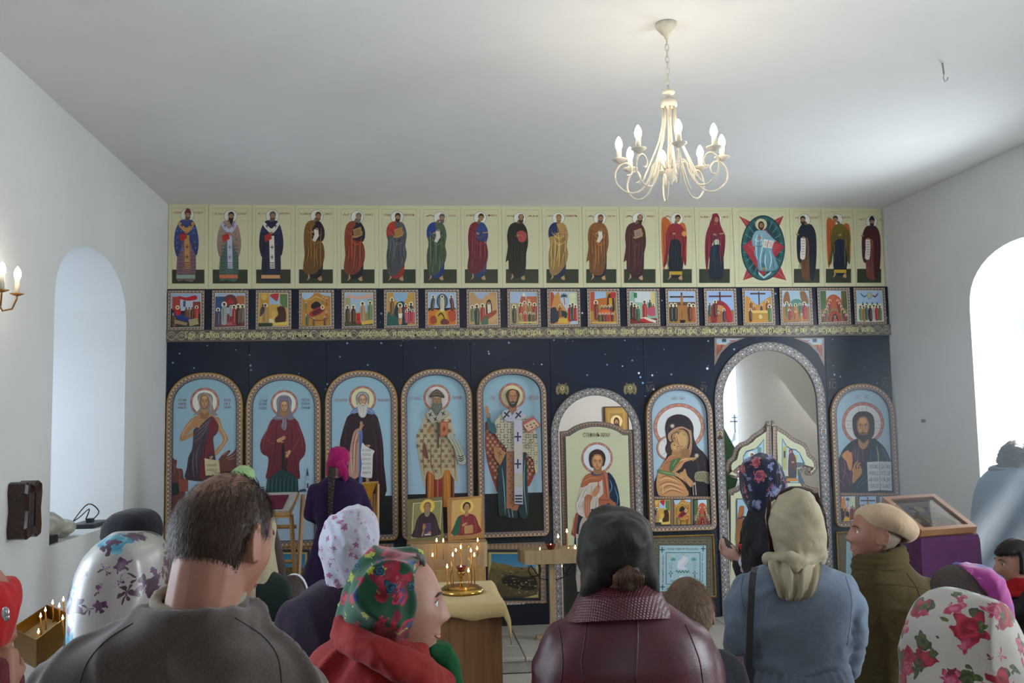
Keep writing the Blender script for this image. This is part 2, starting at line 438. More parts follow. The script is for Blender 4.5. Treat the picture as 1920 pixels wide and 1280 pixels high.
LW=(pn.y,pf.y,atX(91,1024,XL).z,psp.z,pt.z-psp.z+.02,.02)
rf=atX(1832,800,XR); rt=atX(1920,470,XR); rs=atX(1817,580,XR)
RW=(rf.y-1.35,rf.y,1.0,rs.z,rt.z-rs.z+.10,.12)
BWL=(2.1,3.5,1.1,2.1,.55,.1); BWR=(1.2,2.6,1.0,2.1,.55,.1)
alt_r=(9.6,10.9,1.0,2.2,.5,.1)
arch_wall('wall_left',XL,XL-1.15,[LW,BWL],YB,YA,0,ZC,MW,.7,-1)
arch_wall('wall_right',XR,XR+.62,[RW,BWR],YB,YA,0,ZC,MW,.6,1)
b=MB(); b.add([(XL,YB,0),(XR,YB,0),(XR,YB,ZC),(XL,YB,ZC)],[(0,1,2,3)]); tag(b.build('wall_back',mat('dark_timber','5a4638',.6,var=.2)),kind='structure')
b=MB(); b.box((XL-.8,YB-.1,ZC),(XR+.8,YA+.1,ZC+.1)); tag(b.build('ceiling',MC),kind='structure')
yw=YA
wa=at(1362,780,yw).x; wb=at(1437,780,yw).x; wt=at(1405,655,yw).z; wsp=at(1433,735,yw).z; wsill=at(1400,905,yw).z
w=MB(); rv=MB(); win=[]
wa-=.35
n=20; c=(wa+wb)/2; r=(wb-wa)/2
arc=[(c-r*math.cos(PI*i/n),wsp+(wt-wsp)*math.sin(PI*i/n)) for i in range(n+1)]
n0=at(1478,780,yw); n1=at(1575,870,yw)
nx0,nx1,nz0,nz1=n0.x,n1.x+.4,n1.z-.35,n0.z
def wq(x0,z0,x1,z1):w.add([(x0,yw,z0),(x1,yw,z0),(x1,yw,z1),(x0,yw,z1)],[(0,1,2,3)])
wq(XL,0,wa,ZC); wq(wa,0,wb,wsill)
for (a,za),(b_,zb) in zip(arc,arc[1:]):w.add([(a,yw,za),(b_,yw,zb),(b_,yw,ZC),(a,yw,ZC)],[(0,1,2,3)])
wq(wb,0,nx0,ZC); wq(nx0,0,nx1,nz0); wq(nx0,nz1,nx1,ZC); wq(nx1,0,XR,ZC)
oo=[(wa,wsill)]+arc+[(wb,wsill),(wa,wsill)]
w.strip([(x,yw,z) for x,z in oo],[(x,yw+.12,z) for x,z in oo])
hh=[(nx0,nz0),(nx0,nz1),(nx1,nz1),(nx1,nz0),(nx0,nz0)]
w.strip([(x,yw,z) for x,z in hh],[(x,yw+.4,z) for x,z in hh])
w.add([(nx0,yw+.4,nz0),(nx1,yw+.4,nz0),(nx1,yw+.4,nz1),(nx0,yw+.4,nz1)],[(0,1,2,3)])
w.box((nx0+.18,yw+.02,nz1-.2),(nx1,yw+.38,nz1-.05)).box((nx0+.35,yw+.02,nz1-.42),(nx1,yw+.38,nz1-.3))
tag(w.build('wall_altar',MW),kind='structure')
MG,nt,p=nmat('window_glass')
_tr=N(nt,'ShaderNodeBsdfTransparent'); _mx=N(nt,'ShaderNodeMixShader'); _mx.inputs[0].default_value=.06
p.inputs['Roughness'].default_value=.02; p.inputs['Base Color'].default_value=(.8,.85,.88,1)
nt.links.new(_tr.outputs[0],_mx.inputs[1]); nt.links.new(p.outputs[0],_mx.inputs[2])
nt.links.new(_mx.outputs[0],nt.nodes['Material Output'].inputs[0])
MFR=mat('window_frame_white',(.82,.83,.84),.4,var=.03)
def window(name,kind,X,ya,yb,zs,zt,axis='x'):
 e=empty(name,(X,(ya+yb)/2,zs) if axis=='x' else ((ya+yb)/2,X,zs)); tag(e,kind='structure')
 f=MB(); g=MB()
 def bx(a0,a1,z0,z1,t=.03):
  if axis=='x':f.box((X-t,a0,z0),(X+t,a1,z1),bev=.006)
  else :f.box((a0,X-t,z0),(a1,X+t,z1),bev=.006)
 bx(ya,ya+.06,zs,zt); bx(yb-.06,yb,zs,zt); bx(ya,yb,zs,zs+.06); bx(ya,yb,zt-.06,zt)
 if axis=='x':bx((ya+yb)/2-.03,(ya+yb)/2+.03,zs,zt); [bx(ya,yb,zs+(zt-zs)*q,zs+(zt-zs)*q+(.12 if X>0 else .04)) for q in (.32,.52,.70,.86)]  # thick transoms on the right window are added to split the sun into shafts
 f.build('window_frame',MFR,e)
 if axis=='x':g.add([(X,ya,zs),(X,yb,zs),(X,yb,zt),(X,ya,zt)],[(0,1,2,3)])
 else :g.add([(ya,X,zs),(yb,X,zs),(yb,X,zt),(ya,X,zt)],[(0,1,2,3)])
 g.build('pane',MG,e)
window('window_1','',XL-1.10,LW[0],LW[1],LW[2],LW[3]+LW[4])
window('window_2','',XR+.58,RW[0]+.1,RW[1]-.1,RW[2],RW[3]+RW[4])
window('window_3','',yw+.10,wa,wb+.0,wsill,wt,'y')
MS=[]
for i,(a,c_) in enumerate((('9a948a','aaa498'),('8f897f','a39d92'),('a09a8f','b0aa9f'))):
 m,nt,p=nmat('limestone_slab'); v=tcoord(nt); f=noisetex(nt,v,7,6,.65,1.2); g=noisetex(nt,v,60,3)
 nt.links.new(mixc(nt,.3,ramp(nt,f,[(.3,a),(.7,c_)]),ramp(nt,g,[(.3,'8a857c'),(.7,'b8b2a6')])),p.inputs['Base Color'])
 p.inputs['Roughness'].default_value=.55; bump(nt,p,g,.15,.004); MS.append(m)
MGR=mat('grout','7d776e',.9)
fl=MB(); fl.box((XL-.8,YB-.1,-.12),(XR+.8,YA+.1,-.012)); flo=tag(fl.build('floor',MGR),kind='structure')
def slab_mesh(w,d,t,k):
 b=MB(); b.box((-w/2,-d/2,-t),(w/2,d/2,0),bev=.006); me=b.mesh('slab'); me.materials.append(MS[k]); return me
YE=at(960,1233,99).y
def zline(px,py,z):return atZ(px,py,z)
YE=atZ(975,1233,SOL).y;
SM=[slab_mesh(.595,.595,.03,k) for k in range(3)]
random.seed(3)
for i in range(11):
 for j in range(7):
  y=YE-.3-.6*j
  if y<2.6:continue
  o=bpy.data.objects.new('slab',SM[random.randrange(3)]); COL.objects.link(o); o.parent=flo
  o.location=(XL+.3+.6*i-.02,y,0.0+random.uniform(-.001,.001))
ff=MB(); ff.box((XL,YB,-.012),(XR,2.55,-.002)); ff.build('slab',MS[0],flo)
pl=MB(); pl.box((XL,YE+.02,0),(XR,YA,SOL-.03)); plo=tag(pl.build('trim_3',MS[1]),kind='structure');
plat=MB()
TM=[slab_mesh(.595,.40,.03,k) for k in range(3)]
for i in range(11):
 for j in range(4):
  y=YE+.2+.405*j
  o=bpy.data.objects.new('slab',TM[random.randrange(3)]); COL.objects.link(o); o.parent=plo
  o.location=(XL+.3+.6*i-.1,y,SOL+random.uniform(-.001,.001))
aq=MB(); aq.box((XL,YE+1.62,SOL-.03),(XR,YA,SOL-.001)); aq.build('slab',MS[2],plo)
ICO=empty('iconostasis',(XL,D,SOL)); tag(ICO,'tall painted icon screen of saints on navy starry panels across the altar front','iconostasis')
GOLD=mat('gilt_moulding','b08b4a',.32,.75,var=.2,vscale=30,bmp=.15,bscale=200)
MCREAM=mat('cream_board',tuple(x*KPR*.97 for x in lin('cfcba6')),.42,var=.03,vscale=3)
ORN=ornament('palmette_border','8a7a70','a98a70','4a3f3c')
ORN2=ornament('feast_border','7d7066','a8917c','3a3434',amp=.2,scallop='efe9dc')
BAS=basma('basma_trim','55504f','6c6765','a09a94')
BASD=basma('basma_band','4d4641','675d52','958a78',cross='8f8672')
m,nt,p=nmat('starry_navy')
v=tcoord(nt); f=noisetex(nt,v,1.6,4)
col=ramp(nt,f,[(.25,lin('0e1628')),(.75,lin('17263f'))])
for sc_,thr,cc in ((8,.11,'e8f0ff'),(17,.17,'8ea6c8'),(4.3,.08,'8fd0ff')):
 vo=N(nt,'ShaderNodeTexVoronoi'); vo.inputs['Scale'].default_value=sc_; nt.links.new(v,vo.inputs['Vector'])
 wn=math_(nt,'MULTIPLY',math_(nt,'POWER',N(nt,'ShaderNodeSeparateXYZ').outputs[0],1),1)
 spx=nt.nodes[-1] if False else N(nt,'ShaderNodeSeparateColor'); nt.links.new(vo.outputs['Color'],spx.inputs[0])
 st=math_(nt,'LESS_THAN',vo.outputs['Distance'],math_(nt,'MULTIPLY',math_(nt,'POWER',spx.outputs[0],2),thr))
 col=mixc(nt,st,col,cc)
nt.links.new(col,p.inputs['Base Color']); p.inputs['Roughness'].default_value=.34; p.inputs['Specular IOR Level'].default_value=.35
MSTAR=m
m,nt,p=nmat('damask_navy')
v=tcoord(nt,(1,1,1)); sp=N(nt,'ShaderNodeSeparateXYZ'); nt.links.new(v,sp.inputs[0])
a_=math_(nt,'SINE',math_(nt,'MULTIPLY',sp.outputs[0],95)); b_=math_(nt,'SINE',math_(nt,'MULTIPLY',sp.outputs[2],70))
c_=math_(nt,'ABSOLUTE',math_(nt,'ADD',a_,b_)); nn=noisetex(nt,v,60,3)
s_=math_(nt,'ADD',math_(nt,'MULTIPLY',c_,.45),math_(nt,'MULTIPLY',nn,.5))
nt.links.new(ramp(nt,s_,[(.35,'0f1a26'),(.5,'31444e'),(.62,'141f2c')]),p.inputs['Base Color']); p.inputs['Roughness'].default_value=.4
MDAM=m
MPLAIN=mat('navy_plinth','161a26',.4,var=.1)
MEDGE=mat('panel_edge','2b241f',.6)
def Xp(px,py=850,Y=D):return at(px,py,Y).x
def Zp(px,py,Y=D):return at(px,py,Y).z
def arch_pts(x0,x1,z0,zs,zt,n=24,pw=1.0,cr=0.0):
 """closed polyline in plane coords, starting bottom-left going up"""
 c=(x0+x1)/2; r=(x1-x0)/2; out=[]
 if cr:out+=[(x0+cr-cr*math.cos(a),z0+cr-cr*math.sin(a)) for a in [PI/2*(1-i/4) for i in range(5)]]
 else :out.append((x0,z0))
 out+=[(c-r*math.copysign(abs(math.cos(PI*i/n))**pw,math.cos(PI*i/n)),zs+(zt-zs)*math.sin(PI*i/n)**pw) for i in range(n+1)]
 if cr:out+=[(x1-cr+cr*math.sin(a),z0+cr-cr*math.cos(a)) for a in [PI/2*(1-i/4) for i in range(5)]]
 else :out.append((x1,z0))
 out.append(out[0]); return out
def board(name,x0,x1,zb,zt,m,y=D,th=.02,opening=None,label=None):
 """vertical board; opening = closed-top outline [(x, z)...] left to right cut from below"""
 w=MB(); F=[]
 if opening:
  o=[q for q in opening if x0-1e-6<=q[0]<=x1+1e-6]
  xs0,xs1=opening[0][0],opening[-1][0]
  if x0<xs0:F.append([(x0,zb),(xs0,zb),(xs0,zt),(x0,zt)])
  for (a,za),(b,zb2) in zip(opening,opening[1:]):
   if b-a>1e-5:F.append([(a,za),(b,zb2),(b,zt),(a,zt)])
  if x1>xs1:F.append([(xs1,zb),(x1,zb),(x1,zt),(xs1,zt)])
  A=[(xs0,zb)]+list(opening)+[(xs1,zb)]
  w.strip([(x,y,z) for x,z in A],[(x,y+th,z) for x,z in A])
 else :F.append([(x0,zb),(x1,zb),(x1,zt),(x0,zt)])
 for q in F:
  w.add([(x,y,z) for x,z in q],[(0,1,2,3)]); w.add([(x,y+th,z) for x,z in q],[(3,2,1,0)])
 for xx in (x0,x1):w.add([(xx,y,zb),(xx,y+th,zb),(xx,y+th,zt),(xx,y,zt)],[(0,1,2,3)])
 w.add([(x0,y,zt),(x1,y,zt),(x1,y+th,zt),(x0,y+th,zt)],[(0,1,2,3)])
 return w.build(name,m,ICO,label=label)
FR=lambda u,w,d:Vector((u,D-d,w))
zt_low=(Zp(312,641)+Zp(1670,629))/2
z_dam=Zp(1040,930); z_pl=Zp(1050,1128)
G=.0015
DO=arch_pts(Xp(1048.5,900),Xp(1190,900),SOL,Zp(1119,812),Zp(1119,741))[1:-2]
RO=arch_pts(Xp(1356.5,800),Xp(1533.5,800),SOL,Zp(1445,752),Zp(1445,657))[1:-2]
seams=[312,467,612,756,882,1031,1206,1338,1547,1676]
xs=[XL+.003]+[Xp(s,660) for s in seams[1:-1]]+[XR-.01]
for i in range(9):
 op=DO if i==5 else RO if i==7 else None
 board('starry_panel',xs[i]+G,xs[i+1]-G,SOL,zt_low,MSTAR,opening=op)
w=MB()
for a in (1,2,3,4,5,6,8):w.box((xs[a]-.012,D+.021,SOL),(xs[a]+.012,D+.026,zt_low-.01)) if a not in (6,) else w.box((Xp(1209,900),D+.021,SOL),(xs[a]+.012,D+.026,zt_low-.01))
w.build('seam_light_block',MEDGE,ICO)  # unseen strips added behind the gaps to block light from the altar
xd0,xd1=Xp(1036,950),Xp(1204.5,950); xr0,xr1=Xp(1341.5,950),Xp(1553,950)
for a,b in ((xs[0],xd0),(xd1,xr0),(xr1,xs[-1])):
 w=MB(); w.box((a+G,D-.004,z_pl),(b-G,D,z_dam)); w.build('damask_facing',MDAM,ICO)
 w=MB(); w.box((a+G,D-.02,SOL),(b-G,D,z_pl)); w.build('plinth',MPLAIN,ICO)
def trim(name,op,wid,zb,label):
 path=[(op[0][0],zb)]+list(op)+[(op[-1][0],zb)]
 path=[(x,z) for x,z in path]
 ribbon(name,path,wid,BAS,ICO,FR,d=.014,period=.085,label=label,thick=.014)
trim('door_trim',DO,.066,SOL,'grey embossed arch trim around the side door')
trim('door_trim',RO,.078,SOL,'grey embossed arch trim around the royal doors')
zb0,zb1=Zp(312,640),Zp(312,618)
zr0,zr1=Zp(1670,629),Zp(1670,609.5)
zb0,zb1=(zb0+zr0)/2,(zb1+zr1)/2
w=MB(); w.box((XL+.002,D-.020,zb0),(XR-.003,D+.02,zb1)); band=w.build('inscription_band',MEDGE,ICO)
ribbon('band_ornament',[(XL+.002,zb1),(XR-.003,zb1)],-(zb1-zb0),BASD,band,FR,d=.021,period=.17)
A=Art(base=.0225,k=1.35)
Q=lambda px,py:uv(px,py)
TXT=[('Г҃ди',348,366),('и',376,381),('вл҃ко',387,411),('животу',416,459),('моему,',466,503),('духъ',511,533),('оунынїѧ,',540,588),('небреженїѧ,',600,661),('сребролюбїѧ',673,728),('и',736,742),('празднословїѧ',746,820),('ѡ҃жени',829,861),('ѡ҃',871,878),('мене.',884,910),('Духъ',916,933),('же',939,949),('цѣломудрїѧ,',957,1016),('смиренїѧ,',1025,1067),('терпѣнїѧ',1077,1113),('и',1118,1122),('любве,',1129,1155),('даруй',1163,1187),('рабу',1194,1210),('твоему.',1213,1244),('Ей,',1250,1260),('г҃ди',1264,1282),('цр҃ю,',1287,1306),('даждь',1315,1343),('ми',1349,1362),('зрѣти',1367,1396),('моѧ',1398,1415),('согрѣшенїѧ,',1424,1482),('и',1488,1492),('еже',1498,1511),('не',1518,1526),('ѡсуждати',1532,1578),('брата',1584,1607),('моегѡ.',1613,1637)]
bw=zb1-zb0
for s_,a,b in TXT:
 xa,xb=uv(a,630)[0],uv(b,630)[0]
 vs,ts=glyphs(s_); mx=max(q[0] for q in vs)
 kx=(xb-xa)/mx; kz=bw*.44/.55
 z0=zb0+bw*.30
 for off in (0,.0012):
  A.raw([(xa+off+x*kx,z0+y*kz) for x,y in vs],ts,[A._col('cdc98e')]*len(vs))
A.build('lettering',band)['kind']='stuff'
zf1=(Zp(314,541)+Zp(1662,538))/2
w=MB(); w.box((XL+.003,D-.001,zb1),(XR-.005,D+.02,zf1)); w.build('feast_row_board',MSTAR,ICO)
fx=[(315,384),(397.8,466.5),(479.7,547),(560.7,627),(640.7,706),(719.8,784.8),(797,861.5),(874.7,938.4),(950.9,1013.6),(1025.6,1087.9),(1100.6,1162),(1174.9,1237),(1247.7,1309.6),(1320,1381),(1391.7,1452),(1461.5,1522.6),(1532,1593.5),(1600.5,1660)]
def figm(A,x,y,h,c,halo=True,head='8a5a3a',w=.30,lean=0):
 """mini robed figure: x centre, y head centre, h height"""
 if halo:A.ring(x,y,h*.085,h*.145,'f0e8cc',14); A.e(x,y,h*.1,h*.1,'d8cfae',10)
 W=h*w*.5
 A.p([(x-W*.3,y+h*.06),(x-W,y+h*.25),(x-W*.95+lean,y+h*.6),(x-W*.8+lean,y+h*.95),(x+W*.8+lean,y+h*.95),(x+W+lean,y+h*.6),(x+W,y+h*.22),(x+W*.3,y+h*.06)],c,k=2)
 A.l([(x-W*.3,y+h*.2),(x-W*.4+lean,y+h*.8)],h*.03,'2a2020'); A.l([(x+W*.35,y+h*.2),(x+W*.3+lean,y+h*.85)],h*.03,'c9a080')
 A.e(x,y,h*.06,h*.075,head,8)
 A.p([(x-h*.065,y),(x-h*.05,y-h*.07),(x+h*.05,y-h*.07),(x+h*.065,y)],'2a1c16',k=2)
def F_birth(A):
 A.r(0,0,100,45,'9fb4cc'); A.r(5,10,30,50,'a84030'); A.r(32,14,88,52,'b9c0cc'); A.r(72,25,100,60,'8a3830'); A.r(40,22,48,40,'4a5570')
 A.p([(25,8),(50,12),(80,6),(85,18),(55,22),(28,16)],'b8202a'); A.r(0,60,100,100,'3a3226')
 for x,c in ((50,'6a4030'),(60,'7a5a40'),(70,'5a3028')):figm(A,x,44,34,c,False)
 figm(A,84,42,42,'c03838'); figm(A,12,62,40,'6a4a30')
 A.p([(14,50),(30,48),(40,66),(62,74),(58,84),(30,78),(10,64)],'1d3a80'); A.p([(14,48),(26,44),(34,60),(18,66)],'b8202a')
 A.ring(22,42,3.5,6.5,'eee4c8',14); A.e(22,42,3.5,4,'9a6a48'); A.q([(16,78),(56,88),(52,96),(14,90)],'9a8a6a'); A.q([(58,78),(88,74),(92,92),(62,98)],'a89a70')
def F_temple(A):
 A.r(0,0,100,60,'a8bccb'); A.r(0,10,34,60,'33507a'); A.r(70,8,100,60,'b0663a'); A.p([(28,40),(32,12),(50,4),(68,12),(72,40)],'6a3436'); A.p([(40,30),(50,14),(62,30)],'b02a2a')
 A.r(0,60,100,100,'70303a'); A.r(20,86,76,96,'b05a5a')
 for x,y,h,c in ((10,50,48,'2e5468'),(30,34,62,'9aa4a4'),(62,42,54,'a83232'),(76,40,58,'4a2c26'),(90,40,50,'6a6456'),(46,62,26,'8a2f30'),(52,40,30,'93a3b0')):figm(A,x,y,h,c)
def F_annun(A):
 A.r(0,0,100,100,'c8a048'); A.r(36,4,70,34,'9fbedd'); A.r(6,14,32,50,'bf8c38'); A.r(72,4,96,44,'5a7a48'); A.p([(38,6),(66,2),(62,24),(52,20),(44,14)],'b83038')
 A.e(18,12,9,10,'d8b258'); figm(A,22,38,58,'b08a50',w=.4); A.p([(8,44),(20,44),(16,60),(4,70)],'403a48'); A.r(12,34,16,46,'2a2020')
 A.r(44,56,58,92,'d8b45a'); figm(A,72,38,30,'4a2a22'); A.p([(62,44),(84,42),(92,66),(86,92),(60,92),(54,78),(66,64)],'46261f',k=3); A.q([(50,90),(98,86),(98,96),(50,98)],'dcc060'); A.e(42,84,8,8,'d2d4a0'); A.r(0,90,46,100,'2a3a20')
def F_nativ(A):
 A.r(0,0,100,100,'b98638'); A.p([(0,0),(40,0),(28,14),(8,20)],'a8c4d8'); A.p([(60,0),(100,0),(98,10),(76,8)],'a8c4d8')
 A.p([(34,34),(52,26),(66,40),(50,50),(32,46)],'1c1614'); A.p([(28,58),(60,42),(78,46),(70,60),(40,72),(26,68)],'a82a30'); A.p([(34,60),(62,46),(72,52),(44,68)],'5a1c28')
 A.ring(70,44,4,7,'efe4c0',14); A.e(70,44,4,4.5,'9a6a48')
 for x,y,h,c in ((14,30,20,'6a7a48'),(84,18,22,'a84a30'),(72,14,20,'6a7a58'),(84,60,24,'c05a30'),(18,66,34,'4a6a50'),(78,74,26,'6a4030'),(40,80,22,'3a5040')):figm(A,x,y,h,c)
 A.l([(10,50),(30,76),(60,84),(92,76)],4,'8a5a28'); A.l([(4,22),(30,20),(50,12),(90,30)],3,'d8b060')
def F_present(A):
 A.r(0,0,100,60,'a6bccc'); A.p([(14,6),(50,12),(88,4),(92,14),(50,20),(12,14)],'d8a890'); A.r(2,16,20,60,'a8a068'); A.r(80,20,98,80,'8aa078'); A.r(0,60,100,100,'9a9058'); A.r(0,88,100,100,'4a4a2a')
 A.q([(40,64),(66,60),(66,92),(40,94)],'c0282e'); A.r(42,78,66,82,'8a1c22')
 for x,y,h,c in ((10,44,48,'4a3a38'),(30,44,52,'4a2620'),(62,34,58,'b89070'),(88,32,54,'6a8860')):figm(A,x,y,h,c)
 A.q([(56,88),(96,82),(98,94),(60,98)],'d8b04a')
def F_bapt(A):
 A.r(0,0,100,100,'c79a4a'); A.p([(24,0),(72,0),(64,26),(50,34),(32,24)],'8fb4cf'); A.p([(30,40),(58,28),(66,60),(70,100),(26,100)],'1c3a44')
 figm(A,46,40,60,'c49058',w=.22); A.q([(40,64),(54,64),(52,78),(42,78)],'e8e4d8'); A.p([(4,60),(30,70),(40,100),(0,100)],'2a5a50')
 for x,y,h,c in ((18,22,50,'7a5a38'),(66,40,40,'b02a30'),(84,36,54,'283a58'),(76,52,44,'a83858'),(90,56,40,'c84a5a'),(68,58,36,'c0606a')):figm(A,x,y,h,c)
def F_trans(A):
 A.r(0,0,100,48,'a8c0d8'); A.p([(0,60),(20,50),(42,56),(50,46),(60,58),(84,50),(100,58),(100,100),(0,100)],'d07a2a',k=2); A.p([(26,66),(50,50),(66,70),(60,100),(24,100)],'c8a028'); A.p([(70,60),(96,58),(96,84),(78,90)],'b8482a')
 A.e(50,28,20,24,'3a4a52'); A.e(50,28,15,19,'5a7078'); figm(A,50,14,46,'dcd0b0',w=.3); figm(A,18,14,44,'3a4a38',lean=-3); figm(A,82,14,44,'5a2a30',lean=3)
 A.l([(34,74),(46,64),(58,80)],5,'4a2a20'); A.p([(44,88),(56,80),(74,90),(68,98),(46,98)],'6a3028'); A.p([(8,76),(24,72),(30,92),(10,96)],'a8402a')
def F_laz(A):
 A.r(0,0,100,100,'bb9468'); A.p([(20,0),(70,0),(60,16),(40,22),(26,14)],'a3b4c8'); A.p([(50,20),(80,8),(98,30),(96,80),(60,90)],'c99e66'); A.p([(60,32),(74,24),(80,50),(74,78),(60,76)],'241a1a')
 A.p([(64,34),(74,34),(76,60),(66,74)],'e4dccc'); A.e(69,34,4,5,'9a6a48')
 for x,y,h,c in ((10,46,46,'6a7a58'),(26,44,60,'2c4a44'),(46,42,54,'a83a34')):figm(A,x,y,h,c)
 A.p([(44,78),(90,56),(94,66),(52,90)],'a04838'); A.p([(50,80),(60,74),(66,98),(40,98)],'4a6a50')
def F_ques(A):
 A.r(0,0,100,100,'a8986a'); A.r(0,0,100,34,'a8bcd4'); A.p([(36,40),(40,16),(50,10),(56,18),(58,40)],'b05a3a'); A.r(60,14,100,60,'b8603a'); A.r(64,22,72,44,'d8a060'); A.e(50,9,5,6,'e0dcc8')
 for x,y,h,c in ((14,46,52,'3a4640'),(38,40,50,'b0403a'),(52,34,46,'c07a50'),(70,38,52,'9a7a4a'),(88,40,50,'9a3a30'),(54,66,34,'b03030'),(70,66,34,'2a2a28'),(38,70,30,'a09050'),(84,68,30,'4a5a40')):figm(A,x,y,h,c)
 A.r(30,92,96,97,'d8c078')
def F_entry(A):
 A.r(0,0,100,100,'b8c8d8'); A.p([(0,30),(20,10),(34,0),(40,30),(64,64),(70,100),(0,100)],'c78a48',k=2); A.p([(0,4),(16,8),(8,40),(0,60)],'b0482a'); A.r(70,6,98,60,'cdd6a8'); A.e(84,12,10,9,'d8dcb0')
 for a in range(7):
  t=PI*(.9+a*.2); A.l([(52,14),(52+13*math.cos(t),14+12*math.sin(t)*.8)],4,'1c3a30',sm=False)
 A.l([(52,14),(54,40)],3,'a05a50',taper=False)
 A.p([(16,66),(30,58),(54,60),(62,70),(56,86),(50,78),(34,78),(30,90),(20,92),(12,80)],'1c3830',k=3)
 figm(A,36,44,36,'8a4a20'); A.p([(0,56),(22,50),(26,90),(0,96)],'2a2c40')
 for x,y,h,c in ((72,44,50,'a82c34'),(82,40,52,'3a5a48'),(92,46,46,'b02830')):figm(A,x,y,h,c)
 A.q([(30,84),(60,82),(66,98),(28,98)],'d8b040')
def F_supper(A):
 A.r(0,0,100,100,'b8883a'); A.r(0,0,60,30,'9fc0dc'); A.r(0,0,18,60,'b8502a'); A.q([(18,24),(64,18),(64,44),(18,46)],'c06a2a'); A.p([(64,60),(66,16),(76,6),(88,14),(90,60)],'3a2a24'); A.r(70,20,82,60,'d09a30'); A.e(86,10,10,12,'b83038')
 figm(A,22,34,56,'7a3a30')
 for x,c in ((44,'4a5a48'),(56,'a04030'),(68,'3a6a58'),(78,'6a3040')):figm(A,x,46,30,c)
 A.e(54,66,26,12,'c84a2a'); A.e(54,64,20,7,'d8703a')
 for x,c in ((34,'3a5a48'),(46,'283038'),(58,'8a2a40'),(70,'c0303a'),(82,'6a2a28')):figm(A,x,70,28,c)
 A.r(6,94,96,99,'d0a850')
def F_mock(A):
 A.r(0,0,100,100,'93b7a0'); A.r(20,0,80,34,'d4dadc'); A.r(16,4,28,20,'3a7a58'); A.r(78,2,92,66,'d8c078'); A.r(0,84,100,100,'7a2a26')
 for x,y,h,c in ((8,38,50,'2c2c30'),(18,44,48,'5a2a28'),(30,50,44,'2f6a52'),(54,34,54,'b02c30'),(74,30,40,'2f5a4a'),(86,42,36,'b84a3a')):figm(A,x,y,h,c)
 A.q([(36,84),(56,80),(96,92),(92,99)],'e4d8c4'); A.q([(30,88),(50,84),(80,98),(60,99)],'b83028'); A.p([(60,56),(84,50),(92,74),(70,76)],'b8566a')
def F_cruc(A):
 A.r(0,0,100,44,'a9c0dc'); A.r(0,34,100,100,'a87a40'); A.r(0,34,100,44,'6a4a34'); A.r(6,15,94,20,'4a3028'); A.r(46,4,52,60,'4a3028')
 A.e(49,17,4,5,'8a5a38'); A.p([(44,22),(54,22),(52,42),(46,42)],'b07a48'); A.p([(40,90),(50,84),(60,92),(56,99),(42,99)],'2a1a18')
 for x,y,h,c in ((10,44,52,'2c3a34'),(24,44,52,'2c3436'),(76,44,52,'5a3028'),(90,46,50,'b0582c')):figm(A,x,y,h,c)
 A.q([(34,44),(66,44),(70,90),(32,90)],'a5713c'); A.l([(48,60),(48,84)],3,'6a4020')
def F_desc(A):
 A.r(0,0,100,60,'9cb6de'); A.r(0,60,100,100,'9a6a48'); A.r(8,14,92,19,'5a2a2c'); A.r(46,2,52,60,'5a2a2c')
 A.p([(14,58),(26,36),(50,30),(76,44),(90,70),(88,98),(70,96),(64,60),(44,50),(34,66),(34,98),(14,98)],'8a2a30',k=3); A.p([(62,44),(84,54),(92,90),(78,96)],'b02630')
 A.p([(40,44),(62,50),(64,66),(44,62)],'c48a58')
 for x,y,h,c in ((30,34,50,'5a2420'),(62,60,38,'4a3040'),(42,70,30,'b0602c'),(10,40,40,'3a5a50')):figm(A,x,y,h,c)
def F_entomb(A):
 A.r(0,0,100,46,'9db8dc'); A.p([(0,24),(16,20),(32,36),(50,44),(72,30),(90,20),(100,26),(100,100),(0,100)],'c68e3c',k=2); A.r(20,6,78,11,'4a3a34'); A.r(50,2,55,44,'4a3a34')
 for x,y,h,c in ((22,34,34,'7a4a30'),(82,34,40,'8a4a28'),(34,48,30,'b05a30'),(60,46,28,'2a3a50')):figm(A,x,y,h,c)
 A.q([(22,66),(84,66),(90,92),(16,92)],'b98a34'); A.q([(22,62),(84,62),(84,70),(22,70)],'d8bb6a'); figm(A,18,60,38,'4a2c26'); figm(A,90,50,50,'5a7a44'); A.e(55,82,7,7,'d8c08a')
def F_cross(A):
 A.r(0,0,100,60,'a9c4d4'); A.p([(4,40),(10,8),(24,4),(28,40)],'8a5a34'); A.p([(66,4),(86,4),(96,40),(74,36)],'8a6238'); A.r(0,50,100,100,'a07040')
 A.p([(30,36),(50,26),(74,34),(70,60),(34,60)],'5a8a7a')
 for x,y,h,c in ((16,40,44,'6a7a40'),(30,46,40,'a8402c'),(48,46,44,'c07a40'),(64,44,36,'3a6a50'),(80,42,50,'a02c48'),(24,62,32,'8a3428'),(68,76,28,'c08a3a'),(46,68,28,'b8662c')):figm(A,x,y,h,c)
def F_pent(A):
 A.r(0,0,100,100,'8a7a50'); A.r(24,0,78,40,'bcd0e0'); A.r(0,0,22,60,'4a6a40'); A.r(80,0,100,60,'5a5a38'); A.p([(24,54),(28,24),(50,12),(74,24),(78,54)],'b85a34',k=3)
 for i in range(6):
  t=PI*(1.08+i*.17) if False else 0
  for s_ in (-1,1):figm(A,51+s_*(14+i*5.6),32+i*9.5,30,('a8342c','5a3030','b8703a','3a5a48','8a2a38','6a4030')[i])
 A.p([(30,100),(34,76),(50,64),(68,76),(72,100)],'a03a2c',k=3); A.p([(40,100),(42,82),(51,74),(60,82),(62,100)],'1c1614',k=3); A.e(51,84,4,5,'a8784c'); A.p([(44,100),(48,90),(56,90),(60,100)],'b04040')
